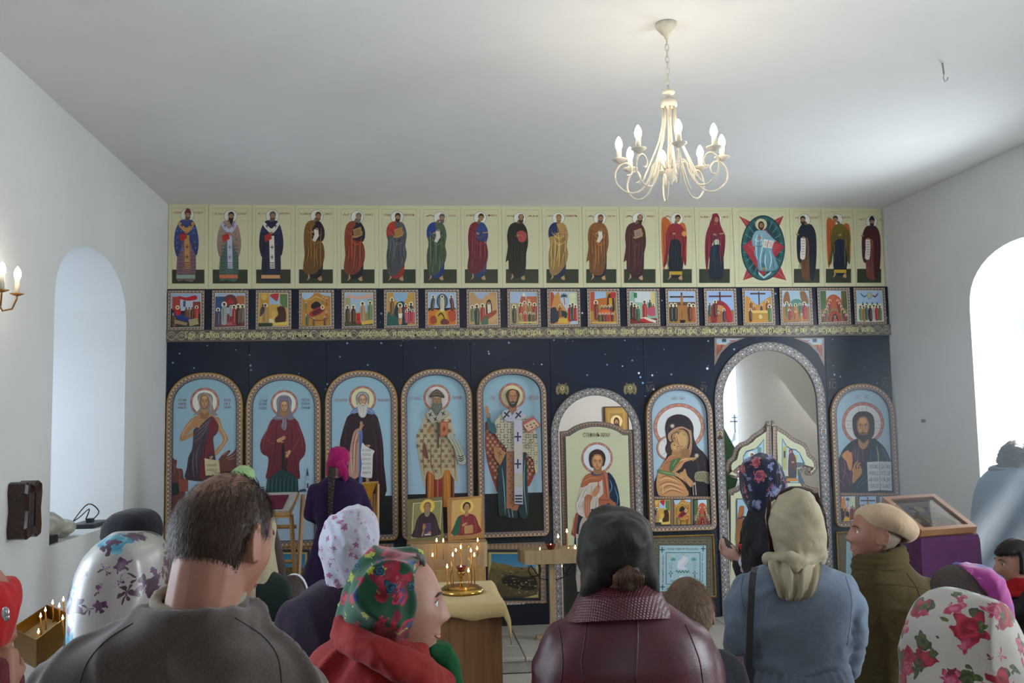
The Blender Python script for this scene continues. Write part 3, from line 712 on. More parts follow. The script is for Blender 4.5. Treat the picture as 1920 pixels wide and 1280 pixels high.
def F_asc(A):
 A.r(0,0,100,50,'aac2dc'); A.r(0,42,100,100,'d6d8c8'); A.e(50,16,10,13,'8fb4a8'); A.e(50,16,5,9,'c8b880'); A.l([(16,8),(30,20),(40,14)],5,'4a6a70'); A.l([(84,8),(72,20),(60,14)],5,'7a3a30')
 for x in (24,40,60,78):A.p([(x-4,48),(x,36),(x+4,48)],'3a6a58',k=2)
 for x,y,h,c in ((14,52,46,'6a8a6a'),(26,54,46,'b0783c'),(36,50,46,'4a6a60'),(50,52,48,'33253a'),(64,50,46,'c8c2b0'),(74,52,46,'b02c38'),(86,52,46,'5a7a48')):figm(A,x,y,h,c)
FEASTS=[F_birth,F_temple,F_annun,F_nativ,F_present,F_bapt,F_trans,F_laz,F_ques,F_entry,F_supper,F_mock,F_cruc,F_desc,F_entomb,F_cross,F_pent,F_asc]
FLAB=['birth scene with a red canopy','temple scene of robed figures','annunciation scene on gold ground','nativity scene in an ochre cave','presentation scene with red altar cloth','baptism scene in a river','mountain scene with orange rocks','tomb scene with a wrapped figure','crowd before a red building','palm tree scene with a rider','supper scene round a red table','crowd scene with green wall','crucifixion scene','cross with red mourners below','cross above an ochre tomb','garden crowd scene','apostles seated in an arch','ascension scene with sky above']
def feast(i,x0,x1,z0,z1,parent,name,fn,bw_=.03,y=D,label=None):
 w=MB(); w.box((x0,y-.010,z0),(x1,y-.0,z1),bev=.003); o=w.build(name,MEDGE,parent,label=label)
 fr=lambda u,w_,d:Vector((u,y-.0103-d,w_))
 b=bw_*.86
 a=Art(fmap=lambda s,t:(x0+b+(x1-x0-2*b)*s/100,z1-b-(z1-z0-2*b)*t/100),frame=fr,base=0,k=1.2)
 fn(a); nl=a.d
 a.v=[Vector((min(max(v.x,x0+b*.6),x1-b*.6),v.y,min(max(v.z,z0+b*.6),z1-b*.6))) for v in a.v]
 a.build('painting',o)
 path=[(x0,z0),(x0,z1),(x1,z1),(x1,z0),(x0,z0)]
 P=[]
 for (ax,az),(bx,bz) in zip(path,path[1:]):
  P.append((ax,az))
 P.append(path[0])
 ribbon('border',P,-bw_,ORN2,o,lambda u,w_,d:Vector((u,y-.0103-nl-.0004,w_)),closed=True,period=.032)
 return o
for i,(a,b) in enumerate(fx):
 t=i/17; zt_,zb_=Zp((a+b)/2,544-3*t+.5),Zp((a+b)/2,617.5-7.5*t)
 zt_,zb_=zf1-.012,zb1+.002
 feast(i,Xp(a,580),Xp(b,580),zb_,zt_,ICO,'feast_icon',FEASTS[i],label='small feast icon: '+FLAB[i])
zs1=(Zp(316,382)+Zp(1655,390))/2
tb=[315.5,391,472.5,553,632,710,787,864,941,1017,1092,1162.5,1236,1303.5,1375,1482,1542,1601,1657]
def saint(A,s):
 """A in units: head centre (0, 8), feet at 98; s = dict of traits"""
 g=s.get; k=g('k','ap'); lean=g('lean',0); o=g('out','8a3a2a'); n_=g('inn','2a2a34'); hair=g('hair','3a2a22'); sk=g('skin','a07a58')
 dk=lambda c,f:'%02x%02x%02x'%tuple(max(0,min(255,int(int(c[i:i+2],16)*f))) for i in (0,2,4))
 A.e(0+lean*.6,8,9.3,9.3,'6f6a58',26); A.e(0+lean*.6,8,8.8,8.8,'dcdcd2',26)
 rnd=random.Random(g('seed',1))
 if k=='angel':
  c='b8602c'
  A.p([(-6,16),(-14,6),(-20,8),(-21,24),(-20,60),(-17,84),(-12,60),(-10,30)],c); A.p([(6,16),(12,14),(16,22),(17,50),(16,74),(12,60),(9,30)],c)
  for x in (-18,-15):A.l([(x,14),(x+1,50),(x+2,76)],.9,'5a2a20')
  A.l([(14,24),(15,50),(14,70)],.9,'5a2a20')
 if k in ('ap','angel','prophet'):
  for x,d in ((-7,-1),(6,1)):A.p([(x-2,88),(x+2,88),(x+2+d*2,95),(x+d*4,98.5),(x-2+d*2,98),(x-2,94)],'b08a64')
 if k=='bishop':
  A.p([(-4,14),(-10,17),(-15,30),(-15,42),(-12,46),(-14,96),(-4,98),(12,97),(13,46),(15,42),(15,30),(10,17),(4,14)],n_,dk(n_,.85),k=3)
  A.p([(-4,14),(-10,17),(-16,32),(-17,52),(-13,66),(-8,56),(-4,44),(4,44),(9,56),(14,64),(17,48),(15,30),(10,17),(4,14)],o,dk(o,.8),k=3)
  for i in range(26):
   x,y=rnd.uniform(-13,13),rnd.uniform(22,58)
   if abs(x)>5:A.ring(x,y,.7,1.3,g('pat',dk(o,1.6)),8)
  for y in range(50,94,5):
   for x in (-10,-7,8,11):A.ring(x,y,.6,1.2,g('pat2',dk(n_,.6)),8)
  sc=g('stole','d8d4cc'); A.q([(-3,36),(4,36),(5,82),(-2,82)],sc); A.p([(-9,17),(0,26),(9,17),(11,21),(1,33),(-11,22)],sc)
  for x,y in ((-6,22),(6,22),(1,52),(1,66)):A.l([(x-2.4,y),(x+2.4,y)],1,g('cr','2a2230'),taper=False); A.l([(x,y-3),(x,y+3)],1,g('cr','2a2230'),taper=False)
  for y in (74,77,80):A.l([(-2,y),(4.5,y)],.9,g('cr','2a2230'),taper=False)
  A.q([(-10,36),(-1,32),(1,40),(-8,45)],'a8302a'); A.q([(-14,91),(12,91),(12.5,96),(-14,96)],g('hem','b06a30'))
 elif k=='virgin':
  A.p([(-8,50),(10,50),(11,96),(-9,97),(-9,70)],n_,dk(n_,.7),k=3)
  A.p([(-6,6),(-4,0),(2,-1),(6,4),(7,14),(11,24),(15,34),(14,56),(11,70),(9,56),(6,40),(-2,40),(-8,56),(-12,86),(-14,84),(-16,60),(-15,34),(-10,18)],o,dk(o,.85),k=3)
 elif k=='monk':
  A.p([(-5,15),(-9,20),(-11,40),(-9,70),(-6,97),(10,97),(10,60),(6,20)],n_,dk(n_,.8),k=3)
  A.p([(-4,14),(-10,18),(-15,34),(-14,66),(-8,72),(-4,40),(3,40),(5,96),(12,94),(15,60),(14,30),(9,17),(3,14)],o,dk(o,.8),k=3)
 elif k=='angel':
  A.p([(-8,40),(9,40),(10,90),(-9,90)],n_,dk(n_,.7),k=3); A.q([(-9,86),(10,86),(10,91),(-9,91)],'b8962f')
  A.p([(-4,15),(-11,20),(-14,34),(-15,60),(-18,78),(-13,74),(-8,44),(0,38),(8,44),(12,72),(16,76),(15,52),(17,36),(12,22),(4,15)],o,dk(o,.8),k=3)
 else :
  A.p([(-6,60),(10,50),(12,70),(9,92),(-7,93)],n_,dk(n_,.8),k=3)
  A.p([(-4,14),(-10,17),(-14,26),(-12,40),(0,46),(12,42),(14,28),(9,17),(3,14)],n_,k=3)
  v_=g('v',0)
  if v_==0:P=[(-5,14),(-12,19),(-15,32),(-15,48),(-14,62),(-16,78),(-14,87),(-5,90),(4,86),(12,74),(14,58),(10,44),(-2,40),(-4,28),(1,18)]
  elif v_==1:P=[(4,14),(11,18),(15,32),(13,48),(15,60),(12,74),(4,86),(-4,92),(-12,88),(-14,62),(-11,46),(-13,36),(-6,34),(2,28),(-2,17)]
  else :P=[(-5,14),(-13,20),(-16,34),(-15,50),(-18,72),(-14,70),(-12,88),(6,90),(12,60),(15,44),(13,24),(6,15)]
  A.p(P,o,dk(o,.8),k=3)
 for i in range(11):
  x=-11+i*2.2+rnd.uniform(-.8,.8); y0=rnd.uniform(20,50); y1=rnd.uniform(66,88)
  c=dk(o if k not in ('virgin','angel') or abs(x)>8 else n_,1.45 if i%2 else .5)
  if k!='bishop':A.l([(x,y0),(x+rnd.uniform(-2,2),(y0+y1)/2),(x+rnd.uniform(-3,1),y1)],.8 if i%2 else .9,c)
 if k in ('ap','prophet'):
  for i in range(4):A.l([(-12+i*2,24+i*4),(0,32+i*5),(10,28+i*5)],.8,dk(o,1.4 if i%2 else .55))
 it=g('item','none')
 if it=='book':A.q([(-3,26),(8,22),(10,34),(-1,38)],'b08a50'); A.q([(-2,27),(7,24),(8.6,33),(0,36)],g('bk','8a6a40')); A.e(-2,36,2.4,1.6,sk); A.e(9,30,1.8,2,sk)
 elif it=='scroll':A.q([(-1,27),(5,25),(6,36),(1,44),(-3,42),(0,34)],'d4cfc2'); A.e(-3,30,2.2,1.6,sk); A.e(3,26,2.4,1.6,sk)
 elif it=='rscroll':A.p([(-9,36),(-2,36),(-2,60),(-4,68),(-10,66),(-9,50)],'d8d4ca',k=2); [A.l([(-8,y),(-3,y)],.7,'6a6460',taper=False) for y in range(40,64,4)]; A.e(-14,30,2.6,1.4,sk); A.e(-5,35,2.2,1.6,sk)
 elif it=='bundle':A.p([(-2,30),(6,26),(13,32),(10,42),(2,42)],g('bk','a04440')); A.e(0,33,2.2,1.6,sk); A.l([(3,30),(8,38)],.7,'c87a70')
 elif it=='give':A.e(-1,31,2.6,1.5,sk,a=.4); A.l([(6,30),(14,29)],2.6,sk)
 elif it=='giveL':A.e(1,31,2.6,1.5,sk,a=.4); A.l([(-6,30),(-14,27)],2.6,sk)
 elif it=='orb':A.e(13,30,3.6,4,'c98a4a'); A.e(-2,30,2.4,1.6,sk)
 else :A.e(0,32,2.6,1.6,sk)
 hx=lean
 A.q([(hx*.5-2,10),(hx*.5+2,10),(2.4,16),(-2.4,16)],dk(sk,.75))
 if k=='virgin':
  A.p([(hx-5,10),(hx-4.6,2),(hx,0),(hx+4.6,3),(hx+5,11),(hx,15)],o,k=3)
  A.e(hx+.6,8.4,3,4.2,sk,14)
 else :
  A.e(hx,6.2,4.2,4.6,hair,16); A.e(hx,8.6,3.3,4.4,sk,14)
  if g('bald'):A.e(hx,5,3.2,2.4,sk)
  else :A.p([(hx-3.8,7),(hx-3.2,3.4),(hx,2),(hx+3.2,3.4),(hx+3.8,7),(hx+2,5.4),(hx-2,5.4)],hair,k=2)
  if g('hat'):A.p([(hx-4.4,6),(hx-3.6,2),(hx,-1.5),(hx+3.6,2),(hx+4.4,6),(hx,4.6)],g('hat'),k=2)
  bl=g('beard',0)
  if bl:A.p([(hx-3.3,9),(hx-3,12.6),(hx,12.8+bl),(hx+3,12.6),(hx+3.3,9),(hx+1.6,10.6),(hx-1.6,10.6)],g('bc',hair),k=2)
 A.l([(hx-2.2,7.6),(hx-.6,7.7)],.6,'2a1a14'); A.l([(hx+.8,7.7),(hx+2.4,7.6)],.6,'2a1a14'); A.l([(hx+.1,8),(hx+.2,9.8)],.5,dk(sk,.65)); A.l([(hx-.9,11),(hx+1,11)],.5,'7a3a30')
def txtpair(A,l_,r_,c='9a3a34',y=6,h=2.4):
 if l_:A.t(l_,-19,y,h,c,w=8)
 if r_:A.t(r_,11,y,h,c,w=8)
S_=[dict(k='bishop',out='3a4a80',inn='8a6a70',pat='6a7ab8',hat='6a2a28',beard=2,bc='5a4a44',stole='b98a50',hair='4a2a22',lean=1,tl=('СПИР','СВТ'),hem='86a090'),dict(k='bishop',out='a88a80',inn='5a7468',pat='5a8070',hair='2a2222',beard=8,stole='b8b8cc',hem='c06a48',cr='5a6a8a',tl=('СВТ ВАСИ','ВЕЛИКИЙ')),dict(k='bishop',out='262a48',inn='2a3048',pat='3a4068',hair='5a4a40',beard=4,stole='d8d0c4',hem='c09060',cr='2a1c1c',lean=1,tl=('С','НИКОЛАЙ')),dict(out='7a5526',inn='1f1c26',hair='5a3a22',beard=3,lean=1.5,item='scroll',tl=('АП СИМОНЪ','ЗИЛ'),bc='6a4a30',v=0),dict(out='8a3f2a',inn='1f2030',hair='6a6660',beard=5,lean=1.5,item='book',tl=('АП','МАТ')),dict(out='55585a',inn='a8382a',hair='3a2418',beard=3,lean=0,item='book',bk='a8783a',tl=('АП МАР','МАРКЪ'),v=1),dict(out='4f6048',inn='1f3a80',hair='5a5650',beard=4,lean=3,item='scroll',tl=('А','АП ИОА'),v=1),dict(out='742a34',inn='2a4678',hair='3a2018',beard=0,lean=1,item='give',tl=('АП ФИЛ','ФИЛ'),v=0),dict(out='25241f',inn='1a2c34',hair='3a322c',beard=6,bald=1,lean=2,item='bundle',tl=('АП АНД','АН'),v=2),dict(out='b08a50',inn='1c2c56',hair='8a6a48',beard=3,lean=-.5,item='give',tl=('АП','ПАВЕЛЪ'),v=1,skin='b08560'),dict(out='8a5a30',inn='2a2838',hair='6a5038',beard=3,lean=1.5,item='scroll',tl=('А','ПЕТР'),v=2),dict(out='4f2a28',inn='3a2030',hair='3a2c22',beard=5,bald=1,lean=3,item='book',bk='8a7a70',tl=('А','ИАКО'),v=2),dict(k='angel',out='8a2830',inn='16202c',hair='4a2a1c',lean=2,item='orb',tl=('А','АРХ ГАВР')),dict(k='virgin',out='7a2030',inn='1a2a3c',lean=2,item='give',tl=('МР','ѲУ')),None,dict(k='monk',out='1a2230',inn='7a5028',hair='3a2418',beard=4,lean=-2,item='rscroll',tl=('И','ПРЕДТ')),dict(k='angel',out='6a5a22',inn='14203a',hair='4a2a1c',lean=-2,item='none',tl=('АРХ','МИХ')),dict(k='monk',out='4a1c22',inn='8a4a40',hair='2e2a2a',beard=12,lean=-1,item='rscroll',tl=('ПРП','СЕРГ'),hat='2a2426')]
SLAB=['bishop in a blue patterned robe','bishop in a pale green chequered robe with long dark beard','bishop in dark blue robe with black crosses','apostle in an ochre brown mantle','apostle in a rust brown mantle with a book','apostle in red tunic and grey mantle with a book','apostle in blue tunic and green mantle','young apostle in crimson and light blue','apostle in dark mantle with a red bundle','apostle in a pale ochre mantle over blue','apostle in a light brown mantle','apostle in a deep maroon mantle','angel in red with orange wings','woman in a dark red veil','enthroned figure in light blue on a red star and green oval','prophet in dark mantle with white scroll','angel in olive with orange wings','monk in maroon with long dark beard and scroll']
def christ_throne(A):
 A.q([(772,132),(860,175),(1000,172),(1087,130),(1050,220),(1060,480),(1107,586),(1000,560),(880,560),(800,586),(840,470),(830,220)],'9c3038')
 for a in ((790,140,850,210),(1075,140,1010,200),(1090,570,1020,500),(812,575,870,510)):A.l([(a[0],a[1]),(a[2],a[3])],4,'d07a74')
 A.e(942,357,155,230,'123238',48); A.e(942,357,147,221,'265a5c',48); A.e(942,357,120,195,'183f46',40)
 for i in range(40):
  t=2*PI*i/40; A.l([(942+95*math.cos(t),357+150*math.sin(t)),(942+140*math.cos(t),357+212*math.sin(t))],4,'6aa09a' if i%2 else '0e2a30')
 A.q([(795,350),(870,290),(940,200),(1010,290),(1092,352),(1030,420),(940,560),(850,430)],'9a2c36')
 for i in range(8):A.l([(830+i*8,340+i*9),(870+i*6,330+i*12)],3,'c8706c'); A.l([(1060-i*8,340+i*9),(1010-i*6,330+i*12)],3,'c8706c')
 A.e(927,192,42,42,'c9c3a0',26); A.ring(927,192,41,44,'5a5040',26)
 A.p([(905,235),(880,250),(862,300),(870,345),(885,350),(880,400),(900,450),(905,500),(925,520),(1000,520),(1045,500),(1035,450),(1005,380),(1010,330),(1030,310),(1010,290),(970,250),(950,235)],'7fa6b4','5d8796')
 for pts in (((900,260),(890,330),(900,440)),((930,250),(935,350),(920,440),(930,510)),((985,370),(1000,440),(985,510)),((960,400),(955,460),(965,515)),((1000,300),(970,330),(955,360)),((875,290),(900,310),(935,300))):A.l(list(pts),6,'b9d4da')
 for pts in (((915,260),(912,350),(905,430)),((960,360),(940,420),(945,500)),((1010,430),(1015,480),(1020,510)),((880,340),(920,350),(950,330))):A.l(list(pts),5,'34606e')
 A.p([(925,470),(950,470),(960,510),(940,520)],'3a7070'); A.e(915,285,12,9,'a07850'); A.e(945,505,14,8,'a07850')
 A.q([(945,295),(1018,310),(1004,362),(938,352)],'d4cfc8'); A.l([(980,303),(970,357)],3,'6a5a5a',taper=False)
 for y in (312,322,332,342):A.l([(950,y),(976,y+5)],3,'b05050',taper=False); A.l([(984,y+5),(1008,y+9)],3,'b05050',taper=False)
 A.q([(905,520),(945,560),(1000,520),(990,545),(945,575),(910,545)],'9fc0c0')
 A.e(927,200,22,30,'2c2018',20); A.e(928,203,14,21,'9a7048',16); A.p([(914,210),(918,228),(928,236),(938,228),(942,210),(928,216)],'33241a'); A.l([(919,198),(925,198)],3,'1c1008'); A.l([(931,198),(938,198)],3,'1c1008'); A.l([(928,200),(929,210)],2,'5a3820')
 A.t('ІС',850,138,12,'9a8a70',w=18); A.t('ХС',996,138,12,'9a8a70',w=18)
for i in range(18):
 x0,x1=Xp(tb[i],460),Xp(tb[i+1],460)
 if i==0:x0=XL+.004
 if i==17:x1=XR-.028
 w=MB(); w.box((x0+.0012,D-.006,zf1),(x1-.0012,D+.012,zs1-(.004 if i%3 else 0)),bev=.002)
 o=w.build('saint_panel',MCREAM,ICO,label='cream panel with '+SLAB[i])
 A=Art(base=.0062,k=1.3); cx=(tb[i]+tb[i+1])/2; pw_=tb[i+1]-tb[i]
 t=i/17; yt=lambda y:y+(1-t)*0
 ytop=390+7*t; ybot=531.5-1.5*t
 gx0,gx1=tb[i]+pw_*.10,tb[i+1]-pw_*.10
 for (a,b,c,d_) in ((gx0-1,ytop,gx1+1,ytop+.7),(gx0-1,ytop,gx0-.4,ybot+.5),(gx1+.4,ytop,gx1+1,ybot+.5),(gx0-1,ybot,gx1+1,ybot+.6)):A.r(a,b,c,d_,'b3ad86')
 if S_[i]:
  A.r(gx0,ybot-26,gx1,ybot,'2e3524')
  s=dict(S_[i]); s['seed']=i+5
  hxm=[353,434,512,597,672.5,746,829,902,977,1047.5,1126,1200,1270.5,1342,0,1504.5,1565.5,1634][i]
  hy=[403.5,405.5,405,405.5,407,407.5,409,408.5,409.5,409.5,410,410,410.5,411.5,0,412.5,412,416][i]
  fy=[525,524.5,525,525.5,526,525.5,524.5,524,524,524,524,524,524,522.5,0,523.5,520,522][i]
  sc_=(fy-hy)/90.0
  bx_=[350,430,509,590,666,743,818,897,971,1046,1122,1192,1266,1341,0,1512,1574,1633][i]
  s['lean']=(hxm-bx_)/sc_
  sx=sc_*1.0
  A.sc=sc_; A.ox=bx_; A.oy=hy-8*sc_
  saint(A,s)
  A.sc=1; A.ox=0; A.oy=0
  l_,r_=s['tl']
  A.t(l_,gx0+2,hy-2.5,3.6,'96483c',w=max(6,(hxm-11)-(gx0+2)-2)); A.t(r_,hxm+12,hy-2.5,3.6,'96483c',w=max(6,gx1-hxm-14))
 else :
  A.S(.2656,1180,370); christ_throne(A)
 A.build('painting',o)
w=MB(); w.box((XL+.01,D-.004,zs1),(XR-.03,D+.012,zs1+.012)); w.build('cornice',mat('brown_lath','3a2a22',.6),ICO)
w=MB(); w.box((Xp(897,384),D-.012,zs1-.004),(Xp(905,384),D-.004,zs1+.022)); w.build('bracket',MCREAM,ICO)
def dk(c,f):return '%02x%02x%02x'%tuple(max(0,min(255,int(int(c[i:i+2],16)*f))) for i in (0,2,4))
def big_icon(x0,x1,yt,ys,yb,fn,S,label,yx=850,field='8fb6c4',field2='a9bfd2',ground=None,gy=None,bord=.050,m=MPRINT,pw=.92,k=1.25,gc='1d2220'):
 X0,X1=Xp(x0,yx),Xp(x1,yx); xm=(x0+x1)/2
 Z0,ZS,ZT=Zp(xm,yb),Zp(xm,ys),Zp(xm,yt)
 out=arch_pts(X0,X1,Z0,ZS,ZT,pw=pw,cr=.05)
 w=MB(); n=len(out)-1
 w.add([(x,D-.016,z) for x,z in out[:-1]],[list(range(n))]); w.strip([(x,D-.016,z) for x,z in out],[(x,D,z) for x,z in out])
 o=w.build('icon_panel',MEDGE,ICO,label=label)
 w=MB(); w.tube([(x,D-.018,z) for x,z in out[:-1]],.0085,6,closed=True); auto_smooth(w.build('gilt_rim',GOLD,o),60)
 c=(X0+X1)/2; b=bord
 inn=arch_pts(X0+b,X1-b,Z0+b,ZS,ZT-b,pw=pw,cr=.02)
 A=Art(base=.0165,k=k)
 P=inn[:-1]; tris=tessellate_polygon([[Vector((u,w_,0)) for u,w_ in P]])
 a_,b_=A._col(field),A._col(field2)
 A.raw(P,tris,[tuple(a_[i]+(b_[i]-a_[i])*max(0,min(1,(ZT-z)/(ZT-Z0))) for i in range(3)) for _,z in P])
 if gy:zg=Zp(xm,gy); A.raw([(X0+b,Z0+b),(X1-b,Z0+b),(X1-b,zg),(X0+b,zg)],[(0,1,2),(0,2,3)],[A._col(gc)]*4)
 A.S(*S); fn(A)
 for i,v in enumerate(A.v):
  v.x=min(max(v.x,X0+b*.55),X1-b*.55); v.z=min(max(v.z,Z0+b*.55),ZT-b*.55)
 A.build('painting',o,m)
 ribbon('border',out,-b,ORN,o,FR,closed=True,d=A.d+.0005,period=.036)
 return o
def halo(A,x,y,r,fill='e0dccb',rim='b47a6c',w=.13):
 A.e(x,y,r,r,'8a5a50',40); A.e(x,y,r*.975,r*.975,rim,40)
 for i in range(20):t=2*PI*i/20; A.e(x+r*.91*math.cos(t),y+r*.91*math.sin(t),r*.035,r*.035,'e8c0b0' if i%2 else 'a04a40',6)
 A.e(x,y,r*(1-w-.01),r*(1-w-.01),'7a5048',40); A.e(x,y,r*(1-w-.03),r*(1-w-.03),fill,40)
def face(A,x,y,w,h,skin='b58a62',eye='2a1a12',turn=0,sh='8a5f3f'):
 """face oval w x h with brows, eyes, nose, mouth"""
 A.p([(x-w,y-h*.3),(x-w*.9,y+h*.35),(x-w*.45,y+h*.88),(x,y+h),(x+w*.45,y+h*.88),(x+w*.9,y+h*.35),(x+w,y-h*.3),(x+w*.6,y-h*.9),(x,y-h),(x-w*.6,y-h*.9)],sh)
 A.p([(x-w*.8+turn,y-h*.3),(x-w*.7+turn,y+h*.3),(x-w*.3+turn,y+h*.75),(x+turn,y+h*.86),(x+w*.35+turn,y+h*.72),(x+w*.72+turn,y+h*.25),(x+w*.8+turn,y-h*.3),(x+w*.5,y-h*.8),(x,y-h*.9),(x-w*.5,y-h*.8)],skin)
 A.p([(x-w*.5,y-h*.7),(x,y-h*.78),(x+w*.5,y-h*.7),(x+w*.3,y-h*.35),(x-w*.3,y-h*.35)],dk(skin,1.14),k=3)
 t=turn*1.4
 for s_ in (-1,1):
  ex=x+t+s_*w*.42
  A.l([(ex-w*.3,y-h*.18),(ex,y-h*.3),(ex+w*.3,y-h*.2)],h*.055,eye); A.e(ex,y-h*.06,w*.22,h*.075,'d8c8b0',10); A.e(ex,y-h*.06,w*.11,h*.07,eye,8)
  A.l([(ex-w*.26,y-h*.08),(ex,y-h*.15),(ex+w*.26,y-h*.07)],h*.035,eye); A.l([(ex-w*.2,y+h*.04),(ex,y+h*.09),(ex+w*.2,y+h*.04)],h*.03,sh)
  A.e(x+t+s_*w*.45,y+h*.3,w*.2,h*.13,dk(skin,1.1),10)
 A.l([(x+t-w*.08,y-h*.2),(x+t-w*.1,y+h*.2),(x+t-w*.16,y+h*.3),(x+t,y+h*.35),(x+t+w*.15,y+h*.3)],h*.04,dk(sh,.7)); A.l([(x+t+w*.03,y-h*.15),(x+t+w*.03,y+h*.25)],h*.05,dk(skin,1.2))
 A.l([(x+t-w*.28,y+h*.53),(x+t,y+h*.5),(x+t+w*.28,y+h*.53)],h*.07,'8a3a30'); A.l([(x+t-w*.2,y+h*.62),(x+t+w*.2,y+h*.62)],h*.04,sh)
def hand(A,x,y,L,ang,skin='b58a62',flip=1,sh='7a5038'):
 """open icon hand: palm at (x,y), fingers towards ang"""
 ca,sa=math.cos(ang),math.sin(ang); q=lambda u,v:(x+ca*u-sa*v*flip,y+sa*u+ca*v*flip)
 A.p([q(-L*.5,-L*.22),q(0,-L*.3),q(L*.3,-L*.24),q(L*.32,L*.22),q(0,L*.3),q(-L*.5,L*.2)],skin,k=3)
 for v,l_ in ((-.2,.85),(-.07,.98),(.07,.95),(.2,.78)):A.l([q(L*.1,L*v),q(L*(.1+l_*.5),L*v*1.05),q(L*(.1+l_),L*v*1.3)],L*.16,skin,taper=True); A.l([q(L*.2,L*(v+.065)),q(L*.8,L*(v*1.2+.065))],L*.03,sh)
 A.l([q(-L*.1,L*.25),q(L*.15,L*.5),q(L*.42,L*.5)],L*.17,skin)
def folds(A,segs,c,w=4):
 for s_ in segs:A.l(list(s_),w,c)
def I1(A):
 A.p([(60,850),(85,830),(105,840),(100,900),(150,910),(160,990),(170,1010),(170,1280),(50,1280)],'6a3a34',k=3)
 folds(A,(((70,860),(85,900),(80,960)),((120,920),(130,950),(125,1000))),'a0685a',5)
 A.p([(500,780),(545,748),(560,760),(530,800),(580,770),(612,730),(640,740),(640,900),(470,960),(455,850),(480,800)],'6f3b30',k=3); folds(A,(((500,790),(540,760)),((520,820),(570,800),(610,770)),((540,830),(600,815))),'b08a74',6)
 A.q([(120,1000),(200,990),(200,1100),(120,1100)],'8a4a40'); A.p([(50,1040),(110,1030),(120,1120),(50,1130)],'22302a',k=3)
 halo(A,342,338,125,'e2dfd2')
 A.p([(285,330),(280,290),(300,262),(345,255),(395,270),(412,310),(408,350),(420,400),(440,430),(455,450),(400,455),(330,440),(270,440),(240,455),(275,420),(300,380)],'8f8781',k=3); folds(A,(((300,290),(290,340),(300,400)),((390,280),(400,340),(390,420)),((345,262),(320,290),(300,330)),((350,262),(380,300),(395,350))),'c4bcb4',5)
 A.p([(240,470),(300,445),(320,400),(365,400),(375,440),(430,460),(455,480),(420,520),(250,560)],'b28658',k=3); A.p([(305,420),(340,440),(375,420),(370,470),(310,480)],'946a45',k=3)
 A.p([(228,480),(265,470),(262,520),(230,580),(170,625),(245,590),(270,570),(285,575),(250,620),(150,668),(130,655),(138,620),(185,530)],'b28658',k=3); folds(A,(((240,490),(180,560),(145,640)),),'d8b088',7)
 A.p([(445,465),(470,480),(495,560),(540,640),(535,670),(470,760),(430,800),(405,790),(440,740),(500,660),(445,560),(420,500)],'b28658',k=3); folds(A,(((460,490),(480,560),(522,650),(480,720),(440,775)),),'d8b088',7)
 A.p([(410,460),(375,470),(320,520),(250,570),(245,620),(235,740),(205,800),(190,900),(188,1000),(460,1000),(450,880),(430,800),(420,700),(415,640),(450,600),(460,540),(440,500)],'4c4148','3c2c38',k=3)
 A.p([(400,470),(430,480),(450,560),(445,605),(425,600),(415,660),(425,780),(380,780),(340,900),(350,980),(300,980),(320,760),(370,640),(380,540)],'6e2430',k=3)
 folds(A,(((400,480),(330,540),(260,600)),((390,500),(330,570),(255,640)),((370,540),(320,620),(250,680)),((250,760),(240,860),(250,980)),((300,700),(270,800),(280,960))),'7f747c',5)
 folds(A,(((350,600),(320,700),(310,850)),((230,780),(215,880),(215,990)),((360,640),(340,740),(330,900))),'231a22',6)
 hand(A,290,530,46,-PI/2+.1); face(A,340,335,36,62,'b58c63')
 A.q([(340,815),(380,825),(465,835),(475,960),(350,965),(345,900)],'cfc39a'); hand(A,400,810,30,2.2)
 A.t('УБИЙ',355,885,18,'6a5a44',w=85); A.t('НЕОЗ',360,925,18,'6a5a44',w=85)
 for s_,y in (('СТАЯ',330),('ПРПБ',362),('МАРІА',394)):A.t(s_,115,y,20,'8a4a58',w=70)
 for s_,y in (('ЕГИ',330),('ПЕТ',362),('СКАЯ',390)):A.t(s_,505,y,20,'8a4a58',w=58)
